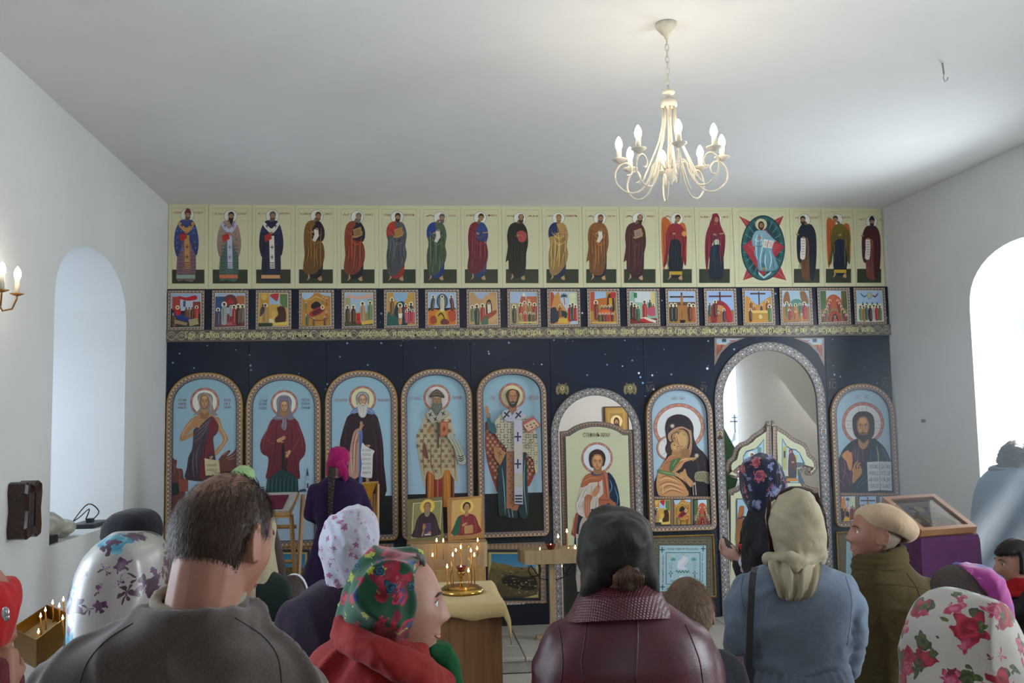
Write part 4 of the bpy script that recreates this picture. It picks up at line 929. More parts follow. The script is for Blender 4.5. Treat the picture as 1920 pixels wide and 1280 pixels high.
def I2(A):
 halo(A,1022,350,117,'e2dfd2')
 A.q([(885,900),(1135,900),(1145,1130),(860,1130)],'12383c'); folds(A,tuple(((x,980),(x-6,1050),(x-8,1125)) for x in range(890,1140,34)),'2c6462',6); folds(A,tuple(((x,980),(x-4,1125)) for x in range(905,1140,34)),'081c20',7)
 A.p([(950,470),(905,500),(870,580),(830,650),(815,720),(835,780),(885,810),(880,900),(865,990),(930,960),(960,930),(1010,910),(1060,930),(1100,960),(1155,995),(1150,900),(1155,840),(1195,790),(1205,720),(1190,640),(1160,560),(1135,500),(1090,470)],'6f1e2c','5c1a26',k=3)
 folds(A,(((900,540),(850,640),(840,740)),((1130,520),(1170,640),(1180,730)),((880,640),(900,680),(960,690)),((1150,640),(1120,700),(1090,760))),'9a3c48',5); folds(A,(((960,520),(950,640),(940,780),(920,900)),((1080,520),(1090,640),(1080,720)),((1000,700),(1000,900)),((1120,800),(1130,950)),((900,820),(960,760))),'38101c',6)
 A.p([(1005,700),(1022,700),(1025,920),(1040,920),(1050,820),(1038,820),(1028,900),(1015,910),(1000,905)],'1c1014',k=2)
 A.p([(960,400),(955,330),(975,290),(1020,275),(1065,290),(1085,330),(1080,400),(1095,450),(1110,475),(1070,492),(1040,480),(1045,540),(1025,580),(995,545),(1005,490),(960,490),(920,475),(955,450)],'77717f',k=3); folds(A,(((980,300),(965,350),(970,400)),((1060,300),(1072,350),(1070,410)),((940,470),(990,470),(1020,460)),((1015,490),(1008,550)),((1035,490),(1032,560)),((1000,285),(1020,280),(1045,285))),'a9a5b2',5)
 A.p([(990,400),(1050,400),(1055,450),(1020,465),(985,450)],'9a7350',k=3); face(A,1022,375,34,50,'bd9468')
 hand(A,985,660,52,-.5,'bd9468'); hand(A,1060,770,44,2.1,'bd9468')
 A.q([(1205,1000),(1240,1000),(1242,1100),(1205,1100)],'a9b6c4'); A.q([(1212,960),(1232,960),(1236,1000),(1208,1000)],'94a4b4'); A.q([(1218,900),(1222,900),(1232,965),(1210,965)],'38424f'); A.q([(1215,1030),(1230,1030),(1230,1070),(1215,1070)],'38424f'); A.p([(1140,1110),(1160,1085),(1200,1080),(1210,1110)],'3a4650',k=3); A.q([(1150,1105),(1240,1100),(1240,1180),(1150,1180)],'b4bec8')
 for s_,y in (('СТАЯ',335),('БЛЖ',365),('КСЕНІА',400)):A.t(s_,808,y,20,'5a4a60',w=66)
 for s_,y in (('ПЕТЕР',328),('БУРЖ',360),('СКАЯ',395)):A.t(s_,1168,y,20,'5a4a60',w=72)
def I3(A):
 halo(A,356,325,120,'dcd3a8')
 A.p([(300,440),(230,470),(205,520),(170,640),(152,760),(150,1220),(540,1220),(545,900),(535,700),(510,560),(480,470),(420,440)],'2c1a24','24141c',k=3)
 folds(A,(((220,520),(200,700),(190,900)),((490,520),(520,700),(525,1000)),((450,560),(480,800),(490,1100))),'4a2c3a',7)
 A.p([(325,580),(280,610),(258,690),(240,800),(235,1000),(320,1010),(325,800),(355,700),(350,600)],'b08a78',k=3); folds(A,(((300,620),(275,720),(265,900)),((330,620),(300,740),(290,980)),((260,720),(300,700),(330,680)),((250,850),(290,840))),'7c4838',6); folds(A,(((315,620),(285,730),(280,960)),((250,800),(262,980))),'d8bcae',6)
 A.q([(325,600),(355,600),(358,1080),(325,1080)],'5a74a8'); folds(A,(((335,640),(335,1040)),),'33508a',5); A.q([(385,1010),(412,1010),(414,1120),(388,1120)],'a08060'); A.l([(360,640),(358,1100)],7,'1c1018',taper=False)
 A.p([(245,450),(290,400),(355,380),(420,400),(465,440),(440,460),(355,440),(280,450)],'6a80b0',k=3); folds(A,(((260,445),(310,410)),((450,440),(400,410)),((280,450),(330,425))),'a8b8d8',6)
 A.p([(298,350),(296,300),(320,265),(355,255),(395,268),(415,300),(415,350),(405,375),(390,330),(355,315),(325,330),(310,375)],'8e8a8c',k=3); folds(A,(((310,310),(330,280),(355,268)),((400,310),(385,285),(360,270)),((303,330),(305,360))),'c6c2c2',6)
 face(A,356,335,36,52,'c09a72'); A.p([(310,375),(318,450),(335,480),(356,488),(378,478),(395,440),(402,375),(380,368),(356,378),(332,368)],'bfbab0',k=3); folds(A,(((325,390),(335,440),(350,475)),((345,390),(352,430),(350,470)),((385,390),(375,440),(362,475)),((340,370),(356,365),(372,370))),'e6e2da',6); A.l([(345,383),(367,383)],4,'8a3a30')
 hand(A,345,560,40,-PI/2,'b98a62'); A.l([(330,600),(345,560)],30,'b98a62'); hand(A,405,740,36,2.6,'b98a62')
 A.p([(350,720),(360,712),(385,740),(440,770),(462,785),(448,820),(445,900),(440,1010),(420,1022),(345,1010),(340,985),(348,900),(340,800)],'d4d2cc',k=3)
 for i,s_ in enumerate(('НЕ СКОРБИ','ТЕ БРАТІА','БРАТЕ','НО ПОКА','ЧИСТОТУ','ИМѢЙТЕ')):A.t(s_,352,785+i*40,20,'5a5654',w=76)
 A.t('ПРП.СЕРГІЙ',105,345,24,'a04a60',w=112); A.t('РАДОНЕЖ',492,345,24,'a04a60',w=110)
def crosses(A,inside,x0,x1,y0,y1,st,c1,c2,s=9):
 i=0; y=y0
 while y<y1:
  x=x0+(st/2 if i%2 else 0)
  while x<x1:
   if inside(x,y):
    for dx,dy in ((-1,-1),(1,-1),(-1,1),(1,1)):
     A.l([(x+dx*s,y+dy*s*.45),(x+dx*s*.45,y+dy*s*.45),(x+dx*s*.45,y+dy*s)],s*.28,c2,sm=False,taper=False)
    A.l([(x-s*.5,y),(x+s*.5,y)],s*.5,c1,sm=False,taper=False); A.l([(x,y-s*.5),(x,y+s*.5)],s*.5,c1,sm=False,taper=False)
   x+=st
  y+=st*.72; i+=1
def pip(poly):
 def f(x,y):
  c=False; n=len(poly)
  for i in range(n):
   (x1,y1),(x2,y2)=poly[i],poly[i-1]
   if (y1>y)!=(y2>y) and x<(x2-x1)*(y-y1)/(y2-y1)+x1:c=not c
  return c
 return f
def I4(A):
 halo(A,1015,312,120,'ddd4cf')
 A.q([(915,900),(1170,900),(1170,1280),(915,1280)],'8a4a2c');
 for a,c in ((915,'3a2018'),(935,'a8622c'),(990,'5a2018'),(1000,'8a3428'),(1075,'b8762c'),(1140,'3a2018')):A.q([(a,860),(a+(60 if c in ('a8622c','8a3428','b8762c') else 14),860),(a+(60 if c in ('a8622c','8a3428','b8762c') else 14),1280),(a,1280)],c)
 folds(A,(((950,880),(955,1050),(945,1240)),((1020,900),(1025,1240)),((1110,980),(1120,1240))),'d89a50',6)
 P=[(940,430),(900,480),(875,560),(840,640),(836,700),(850,800),(880,980),(905,1110),(920,1000),(940,960),(990,1000),(1000,1035),(1060,1020),(1080,960),(1110,950),(1130,960),(1150,1010),(1190,1070),(1165,1130),(1198,1040),(1190,900),(1175,700),(1165,600),(1140,500),(1110,430)]
 A.p(P,'c4b692','b3a27c',k=3); A.p([(905,700),(940,840),(920,850),(890,800)],'7a4a3c',k=2); folds(A,(((900,650),(890,800),(905,1000)),((960,700),(965,900),(1000,1020)),((1060,660),(1050,850),(1055,1010)),((1010,500),(1025,600),(1015,760)),((1150,640),(1170,850),(1180,1040))),'7a6648',8)
 crosses(A,pip([(940,460),(900,500),(850,640),(850,760),(895,1000),(920,940),(990,980),(1070,950),(1120,930),(1180,1030),(1180,800),(1165,650),(1130,500)]),850,1195,470,1060,62,'8a4a3a','54382c',17)
 A.p([(1100,640),(1150,630),(1200,700),(1270,850),(1262,895),(1225,900),(1200,880),(1170,760)],'a8ac98',k=3); folds(A,(((1130,650),(1180,740),(1235,880)),((1150,640),(1205,740),(1258,860))),'6a7064',6);
 for y in (830,850,868):A.l([(1195,y-10),(1225,y+4),(1255,y-14)],9,'2c2420')
 A.p([(940,430),(975,415),(1010,480),(1060,415),(1110,430),(1120,455),(1060,500),(990,530),(970,530),(925,470)],'a9a694',k=3)
 for x,y in ((955,460),(1070,450),(1000,500)):A.l([(x-16,y-10),(x+16,y+12)],9,'2f2a2a',taper=False); A.l([(x+10,y-18),(x-8,y+18)],9,'2f2a2a',taper=False)
 A.q([(1042,525),(1115,522),(1112,640),(1045,660)],'a85c3c'); A.q([(1050,532),(1107,530),(1105,632),(1052,648)],'b8704a'); A.e(1078,586,14,22,'8a3c28'); A.q([(1015,530),(1040,530),(1030,760),(1020,760)],'4a4438')
 A.p([(975,360),(968,410),(985,440),(1010,452),(1040,440),(1062,400),(1055,355),(1015,372)],'5e6258',k=3); face(A,1015,335,40,50,'9c7a58'); A.p([(975,350),(985,420),(1010,450),(1045,425),(1056,350),(1035,362),(1015,372),(995,362)],'62665c',k=3); folds(A,(((990,380),(1000,430)),((1015,380),(1012,440)),((1040,380),(1025,430))),'8e9286',5)
 A.p([(950,310),(952,285),(980,255),(1015,235),(1055,260),(1078,290),(1078,315),(1015,300)],'4e433c',k=3); folds(A,(((962,290),(1015,255),(1070,290)),((975,300),(1015,278),(1060,300))),'8a7a6a',5); A.l([(955,305),(1015,292),(1078,308)],8,'2c2420')
 hand(A,945,600,42,-1.2,'a87848')
 A.t('СТ СПИРИДО',782,330,26,'a04a60',w=92); A.t('ТРИМИФ',1152,322,26,'a04a60',w=80)
def I5(A):
 halo(A,290,242,96,'dcd0a4',w=.15)
 A.p([(110,420),(95,520),(95,620),(120,760),(160,880),(190,930),(230,700),(250,560)],'8f4236',k=3); A.p([(410,420),(460,520),(475,700),(450,820),(400,900),(385,700),(370,560)],'8f4236',k=3)
 crosses(A,pip([(105,480),(105,640),(165,860),(240,700),(250,600)]),95,240,470,900,36,'c8a880','d0b48c',11); crosses(A,pip([(385,600),(470,600),(450,800),(400,880)]),380,480,600,890,36,'c8a880','d0b48c',11)
 A.p([(190,740),(250,640),(380,640),(400,900),(405,1110),(350,1120),(330,1060),(320,1130),(230,1110),(190,1080)],'26393c',k=3); folds(A,(((215,760),(230,900),(240,1100)),((260,1060),(270,1120)),((285,1060),(295,1120)),((380,700),(375,900),(395,1100))),'7292a0',8)
 A.q([(247,625),(300,620),(303,1060),(247,1055)],'9d6e50'); A.q([(270,1030),(340,1030),(325,1070),(285,1070)],'a56a48')
 for i in range(16):A.e(262+(i*17)%32,650+i*26,5,6,'6a3a2c',6)
 P=[(230,350),(190,395),(165,430),(160,500),(200,570),(245,610),(250,640),(300,640),(380,650),(430,620),(465,560),(450,500),(420,440),(390,380),(350,345),(290,340)]
 A.p(P,'c6bfa6','b6ac90',k=3); A.p([(390,400),(430,440),(465,520),(478,780),(455,790),(440,700),(385,640)],'c0b798',k=3)
 crosses(A,pip(P),165,470,420,640,52,'c6bfa6','2f2f38',16); crosses(A,pip([(395,480),(460,520),(475,780),(430,760),(390,660)]),390,480,500,790,44,'c0b798','2f2f38',13)
 A.q([(300,420),(362,420),(365,1025),(303,1022)],'b6b6c2'); A.q([(303,580),(363,580),(364,700),(303,700)],'bdb7ac'); A.q([(303,800),(364,800),(364,900),(303,900)],'b5af9f')
 A.p([(225,350),(265,345),(290,380),(330,320),(380,370),(385,395),(330,420),(250,425),(215,385)],'aeaebc',k=3)
 for x,y,r in ((328,537,0),(328,733,0),(247,376,.7),(332,378,.7)):
  c_,s__=math.cos(r),math.sin(r)
  for u,v in (((-24,0),(24,0)),((0,-34),(0,34))):A.l([(x+u[0]*c_-u[1]*s__,y+u[0]*s__+u[1]*c_),(x+v[0]*c_-v[1]*s__,y+v[0]*s__+v[1]*c_)],11,'2c3244',taper=False)
 for y in (963,985,1006):A.l([(308,y),(360,y)],11,'2a2030',taper=False)
 A.p([(150,600),(245,650),(200,745),(160,690)],'a5764c',k=1); A.l([(180,650),(215,670)],6,'4a2a20'); A.l([(200,640),(192,690)],6,'4a2a20')
 A.p([(105,370),(125,370),(135,430),(165,450),(170,510),(140,510),(110,470)],'2f5a60',k=3); A.l([(105,340),(118,400)],22,'a9744a'); hand(A,103,345,30,-PI/2,'b07a4e')
 A.q([(358,440),(440,388),(495,455),(400,512)],'a85058'); A.q([(368,452),(445,410),(485,455),(402,500)],'c8a88a'); [A.e(x,y,8,6,'5a5a3a',6) for x,y in ((395,460),(420,450),(445,440),(430,468),(460,458))]
 A.q([(270,320),(315,320),(320,350),(290,360),(265,350)],'8f6444'); A.p([(248,260),(242,225),(262,198),(292,192),(325,202),(342,230),(335,262),(318,300),(265,300)],'3c332f',k=3)
 face(A,292,255,35,55,'a57450',sh='6a432d'); A.p([(260,275),(264,310),(290,328),(318,312),(326,275),(310,288),(292,280),(274,288)],'37322f',k=3); A.l([(280,296),(302,296)],5,'b8b4b0'); A.e(292,213,24,14,'b58058')
 A.t('СТЫЙ',128,275,34,'a04a60',w=32); A.t('НИКОЛАЙ Ч',403,270,30,'a04a60',w=82)
def I6(A):
 A.e(318,400,212,198,'7a5048',48); A.e(318,400,208,194,'b8806c',48); A.e(318,400,184,171,'7a5048',48); A.e(318,400,181,168,'d8dadb',48)
 for i in range(40):t=2*PI*i/40; A.e(318+196*math.cos(t),400+183*math.sin(t),4,4,'7a3a30' if i%2 else 'e6c8b4',5)
 A.e(228,572,95,100,'7a5048',36); A.e(228,572,91,96,'b8806c',36); A.e(228,572,79,84,'d5d5d2',36)
 A.l([(180,500),(240,560)],3,'9a8a80',taper=False); A.l([(165,640),(240,590)],3,'9a8a80',taper=False)
 A.p([(210,470),(203,400),(225,330),(280,298),(340,296),(400,325),(435,390),(440,480),(470,560),(530,620),(560,700),(566,970),(95,970),(105,880),(160,740),(220,620)],'241a22','1c141c',k=4)
 folds(A,(((240,360),(225,430),(240,500)),((420,420),(430,500),(470,600)),((520,660),(540,760),(540,860)),((460,640),(480,760),(440,860))),'3c2e3a',8)
 A.p([(225,470),(240,440),(290,405),(345,395),(400,420),(420,440),(425,560),(400,650),(340,650),(300,620),(260,540),(235,510)],'ab8468',k=4); A.p([(250,480),(290,430),(345,410),(395,440),(408,520),(385,600),(330,610),(285,560)],'2c1c18',k=4)
 A.p([(265,460),(300,425),(350,420),(385,450),(398,500),(388,560),(365,600),(330,610),(300,560),(262,500)],'a47c50',k=4); A.p([(285,465),(320,440),(355,440),(380,480),(380,540),(350,570),(325,560),(300,520)],'c19a68',k=4); A.p([(340,590),(400,580),(400,650),(335,650)],'8a6540',k=3)
 A.l([(276,455),(300,438),(328,440)],6,'35221a'); A.l([(345,450),(372,470)],5,'35221a'); A.e(310,455,13,6,'d8c8ac',10,.1); A.e(311,455,6,6,'1c100c',8); A.l([(295,452),(311,446),(327,455)],4,'1c100c'); A.e(275,490,10,5,'6a4a34',8)
 A.l([(300,470),(306,510),(318,545),(330,552)],6,'7a5030'); A.l([(306,470),(320,530)],6,'dab886'); A.l([(322,562),(345,556),(352,562)],6,'8a3c34'); A.e(262,390,15,14,'bcae9a',8); A.e(463,635,14,16,'bcae9a',8)
 for cx,cy in ((262,390),(463,635)):
  for i in range(8):t=PI*i/4; A.l([(cx,cy),(cx+22*math.cos(t),cy+22*math.sin(t))],4,'cdbfa8',sm=False)
 A.e(246,572,42,56,'33241f',20,.2); A.p([(250,540),(270,522),(300,530),(322,560),(322,590),(300,606),(270,600),(252,575)],'b58c5c',k=4); A.e(288,562,22,26,'c49c6a',12); A.e(281,548,8,4,'2a1a14',8); A.e(306,558,6,4,'2a1a14',8); A.l([(294,552),(302,575),(296,580)],4,'7a5030'); A.l([(284,590),(298,590)],5,'8a3c34')
 A.p([(260,600),(330,610),(325,650),(270,650)],'a07848',k=3)
 A.p([(235,640),(185,700),(150,760),(130,850),(140,940),(180,968),(385,968),(375,900),(330,840),(270,790),(330,740),(365,690),(440,665),(445,650),(400,650),(330,650),(270,630)],'bd8a5c',k=4)
 A.p([(240,640),(200,690),(165,740),(260,770),(330,700),(360,660),(300,640)],'a96e4c',k=3)
 folds(A,(((160,820),(220,800),(300,830)),((150,880),(230,850),(340,880)),((160,930),(240,880),(360,930)),((170,960),(260,920),(370,950)),((200,700),(250,680),(300,690)),((280,770),(320,800),(370,870))),'82462c',6)
 folds(A,(((155,840),(220,820),(310,850)),((155,900),(230,866),(350,900)),((180,950),(250,905),(360,942)),((290,700),(340,670),(400,660)),((190,870),(180,940))),'e0b884',7)
 A.p([(250,680),(300,655),(335,660),(290,720),(260,770),(235,750)],'4d6840',k=3); A.p([(150,745),(220,765),(290,780),(280,800),(210,795),(145,775)],'5c7848',k=3); folds(A,(((160,760),(220,778),(280,788)),((300,665),(265,720))),'9ab078',5)
 hand(A,425,660,34,-.1,'bd9464'); A.l([(360,760),(300,800)],10,'bd9464')
 A.p([(275,760),(330,790),(365,740),(385,800),(440,860),(415,895),(370,850),(320,820),(285,785)],'b98d60',k=3); folds(A,(((290,775),(340,812),(390,860)),((300,770),(350,806))),'7a5034',4); hand(A,330,805,50,-2.7,'bd9464')
 A.p([(445,790),(470,765),(560,770),(566,870),(520,850),(450,840)],'8a8668',k=2); crosses(A,pip([(455,780),(560,780),(560,850),(460,835)]),460,560,785,860,26,'5a6048','5a6048',8)
 A.p([(425,870),(450,850),(460,960),(430,960)],'b0a88e',k=1); A.p([(430,880),(446,870),(452,960),(436,960)],'2a2028',k=1)
 A.t('МР',258,176,26,'8a6a60',w=38); A.t('ѲУ',330,176,26,'8a6a60',w=36)
def I7(A):
 A.e(305,400,168,172,'7a5048',44); A.e(305,400,165,168,'b3736a',44); A.e(305,400,146,149,'7a5048',44); A.e(305,400,143,146,'cfd0cd',44)
 for i in range(36):t=2*PI*i/36; A.e(305+155*math.cos(t),400+158*math.sin(t),3.5,3.5,'7a3a30' if i%2 else 'e6c8b4',5)
 for a in (((270,255),(270,310)),((330,255),(330,310)),((165,380),(215,380)),((165,438),(215,438)),((395,380),(445,380)),((395,438),(445,438))):A.l(list(a),3,'9a8a88',taper=False)
 A.t('О',290,290,16,'8a6a60'); A.t('Ѡ',175,415,14,'8a6a60',w=16); A.t('Н',424,415,14,'8a6a60')
 A.p([(265,520),(215,540),(160,590),(125,650),(105,720),(104,955),(535,955),(535,760),(520,680),(470,600),(430,560),(380,520)],'3a2438',k=4)
 A.p([(235,545),(200,590),(140,640),(110,720),(106,950),(210,955),(215,900),(225,760),(240,640),(270,560)],'3b2537',k=4); folds(A,(((215,580),(225,650),(210,760),(200,900)),((150,680),(160,760),(140,860)),((240,590),(245,680)),((130,760),(170,800),(200,880)),((120,850),(160,900)),((270,590),(262,680),(272,740)),((300,600),(305,700))),'7d5676',6)
 A.p([(380,520),(430,545),(480,600),(520,690),(530,800),(530,955),(215,955),(230,880),(290,820),(330,760),(335,680),(350,600)],'152c3c',k=4); folds(A,(((400,560),(430,640),(430,720)),((450,590),(490,660),(505,720)),((370,600),(360,700),(340,800)),((250,900),(300,840),(340,800)),((230,940),(300,880),(340,850))),'35607a',7); A.l([(410,575),(422,640),(428,720)],8,'b09a6a')
 A.p([(185,610),(215,640),(215,760),(190,768),(170,700),(132,655)],'c18650',k=2); A.p([(220,545),(265,530),(240,590),(200,630),(180,610),(130,640),(160,590)],'15222c',k=3)
 A.q([(335,708),(435,702),(438,930),(345,940)],'c9ccd2'); A.q([(435,702),(528,706),(534,936),(440,930)],'c3c7d0'); A.l([(436,702),(440,930)],5,'6a6a70',taper=False)
 for i,(a,b) in enumerate((('ЗАПОВѢД','ДА ЛЮБ'),('НОВУЮ Д','ИТЕ ДР'),('АЮ ВАМ','УГЪ ДРУ'),('ГЛАГОЛ','ГА ЯКО'))):A.t(a,350,758+i*52,30,'3a3436',w=76); A.t(b,447,758+i*52,30,'3a3436',w=76)
 A.p([(265,540),(275,480),(340,480),(350,540),(330,590),(300,605),(275,585)],'a67c50',k=3); A.p([(280,530),(305,560),(340,530),(335,500),(280,500)],'7d5836',k=3)
 A.p([(220,400),(225,350),(260,312),(305,302),(355,312),(388,350),(395,420),(388,490),(350,530),(270,525),(232,480)],'2c201c',k=4); folds(A,(((240,360),(232,430),(250,490)),((370,360),(382,430),(365,490)),((300,310),(265,330),(245,370)),((310,310),(350,330),(372,370))),'4d3a30',5)
 face(A,303,430,52,88,'b5875a',sh='7a5536'); A.p([(258,452),(262,500),(280,535),(305,552),(330,535),(352,500),(356,450),(345,470),(330,488),(303,478),(276,488),(264,470)],'35261c',k=4); A.l([(285,492),(305,487),(325,492)],9,'96463a'); A.l([(275,480),(303,472),(332,480)],8,'35261c')
 A.p([(215,860),(222,790),(235,770),(285,760),(292,800),(250,850),(225,875)],'b07e4c',k=3)
 for p_ in (((240,780),(235,740),(262,695)),((255,775),(262,730),(285,712)),((270,785),(282,755),(268,738)),((285,800),(288,770),(275,750)),((232,800),(222,770),(238,748))):A.l(list(p_),16,'b98652'); A.l([(p_[0][0]+6,p_[0][1]),(p_[1][0]+6,p_[1][1]),(p_[2][0]+4,p_[2][1])],3,'704a2a')
 A.t('ІС',245,202,28,'8a6a70',w=30); A.t('ХС',314,202,28,'8a6a70',w=32)
big_icon(313.3,454.5,699.5,761,1026,I1,(.2188,310,680),'arched icon of a barefoot woman in a dark one-shoulder robe')
big_icon(463,600.8,702,764,1024,I2,(.2188,310,680),'arched icon of a woman in a burgundy jacket and grey headscarf')
big_icon(611.3,745.2,695.5,754,1013,I3,(.2109,605,680),'arched icon of a white-bearded monk with a scroll',gy=930)
big_icon(753.2,885.5,692.5,749,1009,I4,(.2109,605,680),'arched icon of a bishop in a pointed cap',gy=925,gc='231d20')
big_icon(895.9,1025,691.5,741,1005,I5,(.2577,885,680),'arched icon of a bishop with crosses and a red book',gy=924)
def small3(A,xs_,y0,y1,fns):
 A.r(70,y0-26,600,y1+20,'7a6a60')
 for (a,b),fn in zip(xs_,fns):
  S=(A.sc,A.ox,A.oy); A.r(a-4,y0-4,b+4,y1+4,'20242e')
  v0=len(A.v); A.sc,A.ox,A.oy=S[0]*(b-a)/100,S[1]+S[0]*a,S[2]+S[0]*y0
  sy=(y1-y0)/(b-a); T0=A.T; A.T=lambda x,y,T0=T0,sy=sy:T0(x,y*sy)
  fn(A); del A.T
  A.sc,A.ox,A.oy=S
  lo,hi=A.T(a,y1),A.T(b,y0)
  for v in A.v[v0:]:v.x=min(max(v.x,lo[0]),hi[0]); v.z=min(max(v.z,lo[1]),hi[1])
def I6b(A):I6(A); small3(A,((102,243),(274,410),(438,568)),996,1205,(F_annun,F_nativ,F_pent)); [A.e(110+i*24,982,9,9,'a8866c',6) for i in range(20)]
def I7b(A):I7(A); small3(A,((112,240),(272,405),(430,550)),978,1185,(F_entry,F_cruc,F_trans)); [A.e(112+i*24,964,9,9,'a8866c',6) for i in range(19)]
big_icon(1211.6,1336,720.8,780,994,I6b,(.2266,1200,710),'arched icon of a mother in a dark veil holding a child',field='a4bccb',field2='a8c0d0')
big_icon(1559,1678,720,780,985.5,I7b,(.2344,1545,700),'arched icon of a bearded figure with an open book',field='9db7c6',field2='a2bccc')
A=Art(base=.001,k=1.2)
for s_,x,y,w_ in (('МР',1211,734,15),('ѲУ',1313,734,13),('ІС',1553,728,15),('ХС',1652,726,14)):
 A=Art(base=.001,k=1.2); A.t(s_,x,y,13,'5f564c',w=w_); A.l([(x+2,y-17),(x+w_-2,y-18)],1.5,'5f564c'); A.build('monogram',ICO)
for cx,cy in ((1054.5,727.5),(1181.5,727)):
 A=Art(base=.001,k=1.2)
 for a_,L,w_ in ((-2.25,12,4),(-.9,12,4),(2.25,15,5),(.9,15,5)):A.l([(cx,cy),(cx+L*math.cos(a_),cy+L*math.sin(a_))],w_,'6f6746')
 for s_ in (-1,1):A.p([(cx+s_*5,cy-3),(cx+s_*10,cy-5),(cx+s_*12.5,cy+3),(cx+s_*10,cy+12),(cx+s_*8,cy+5)],'77704f',k=3); A.l([(cx+s_*9,cy-2),(cx+s_*10.5,cy+9)],1,'a59c74')
 A.p([(cx,cy-8),(cx+6,cy-3),(cx+5,cy+6),(cx,cy+12),(cx-5,cy+6),(cx-6,cy-3)],'7c7446',k=3); A.e(cx,cy,3.6,3.6,'cfc6a4',12); A.e(cx,cy,2.2,2.6,'5a3c28',8); A.e(cx,cy+.4,1.3,1.6,'9a7048',8)
 A.build('seraph_emblem',ICO)
for sgn,x0 in ((1,1339.5),(-1,1545.5)):
 A=Art(base=.001,k=1.2)
 A.q([(x0,633),(x0+sgn*58,633),(x0+sgn*30,644),(x0+sgn*12,662),(x0,686)],'87766a')
 A.q([(x0+sgn*4,635),(x0+sgn*46,635),(x0+sgn*26,642),(x0+sgn*10,658),(x0+sgn*4,668)],'9db4c6')
 A.q([(x0+sgn*4,650),(x0+sgn*18,644),(x0+sgn*14,655),(x0+sgn*4,668)],'8a4a30')
 for i in range(7):A.e(x0+sgn*(6+i*2.2),649-abs(i-3)*.6,1.6,4.4-.3*i,('a83830','9a5a30','b06a40','6a3038')[i%4],8); A.e(x0+sgn*(6+i*2.2),645,1.1,1.1,'d8c8a0',6)
 A.r(x0+sgn*14,635,x0+sgn*22,641,'3a4550'); A.l([(x0+sgn*27,637),(x0+sgn*33,639),(x0+sgn*39,637)],2,'a04a50')
 A.build('spandrel_scene',ICO)
for cx,cy in ((1349,815),(1543,810)):
 A=Art(base=.016,k=1.2)
 A.r(cx-6,cy-8,cx+6,cy+8,'3a3432'); A.r(cx-5.2,cy-7,cx+5.2,cy+7,'b4ab92' if cx<1400 else 'a9b2b8'); A.p([(cx-4.5,cy+7),(cx-3.5,cy+2),(cx,cy+.5),(cx+3.5,cy+2),(cx+4.5,cy+7)],'4a3230' if cx<1400 else '7a8088',k=3); A.e(cx,cy-2,3,3.6,'4a3024',12); A.e(cx,cy-1.6,1.9,2.6,'a97c56',10)
 A.build('medallion_portrait',ICO)
def flat_frame(px0,py0,px1,py1,rim,name,label,fn,S,border=None,bw_=.05,k=1.2,yx=None):
 yx=yx or (py0+py1)/2
 X0,X1,Z0,Z1=Xp(px0,yx),Xp(px1,yx),Zp((px0+px1)/2,py1),Zp((px0+px1)/2,py0)
 w=MB(); w.box((X0,D-.016,Z0),(X1,D-.003,Z1)); o=w.build(name,MEDGE,ICO,label=label)
 A=Art(base=.0165,k=k); A.S(*S); fn(A)
 for v in A.v:v.x=min(max(v.x,X0),X1); v.z=min(max(v.z,Z0),Z1)
 A.build('painting',o)
 if rim:
  w=MB(); r=rim
  for a in (((X0,Z0),(X1,Z0+r)),((X0,Z1-r),(X1,Z1)),((X0,Z0+r),(X0+r,Z1-r)),((X1-r,Z0+r),(X1,Z1-r))):w.box((a[0][0],D-.030,a[0][1]),(a[1][0],D-.012,a[1][1]),bev=.005)
  w.build('gilt_rim',GOLD,o)
 if border:ribbon('border',[(X0,Z0),(X0,Z1),(X1,Z1),(X1,Z0),(X0,Z0)],-bw_,border,o,FR,closed=True,d=A.d+.001,period=.046)
 return o
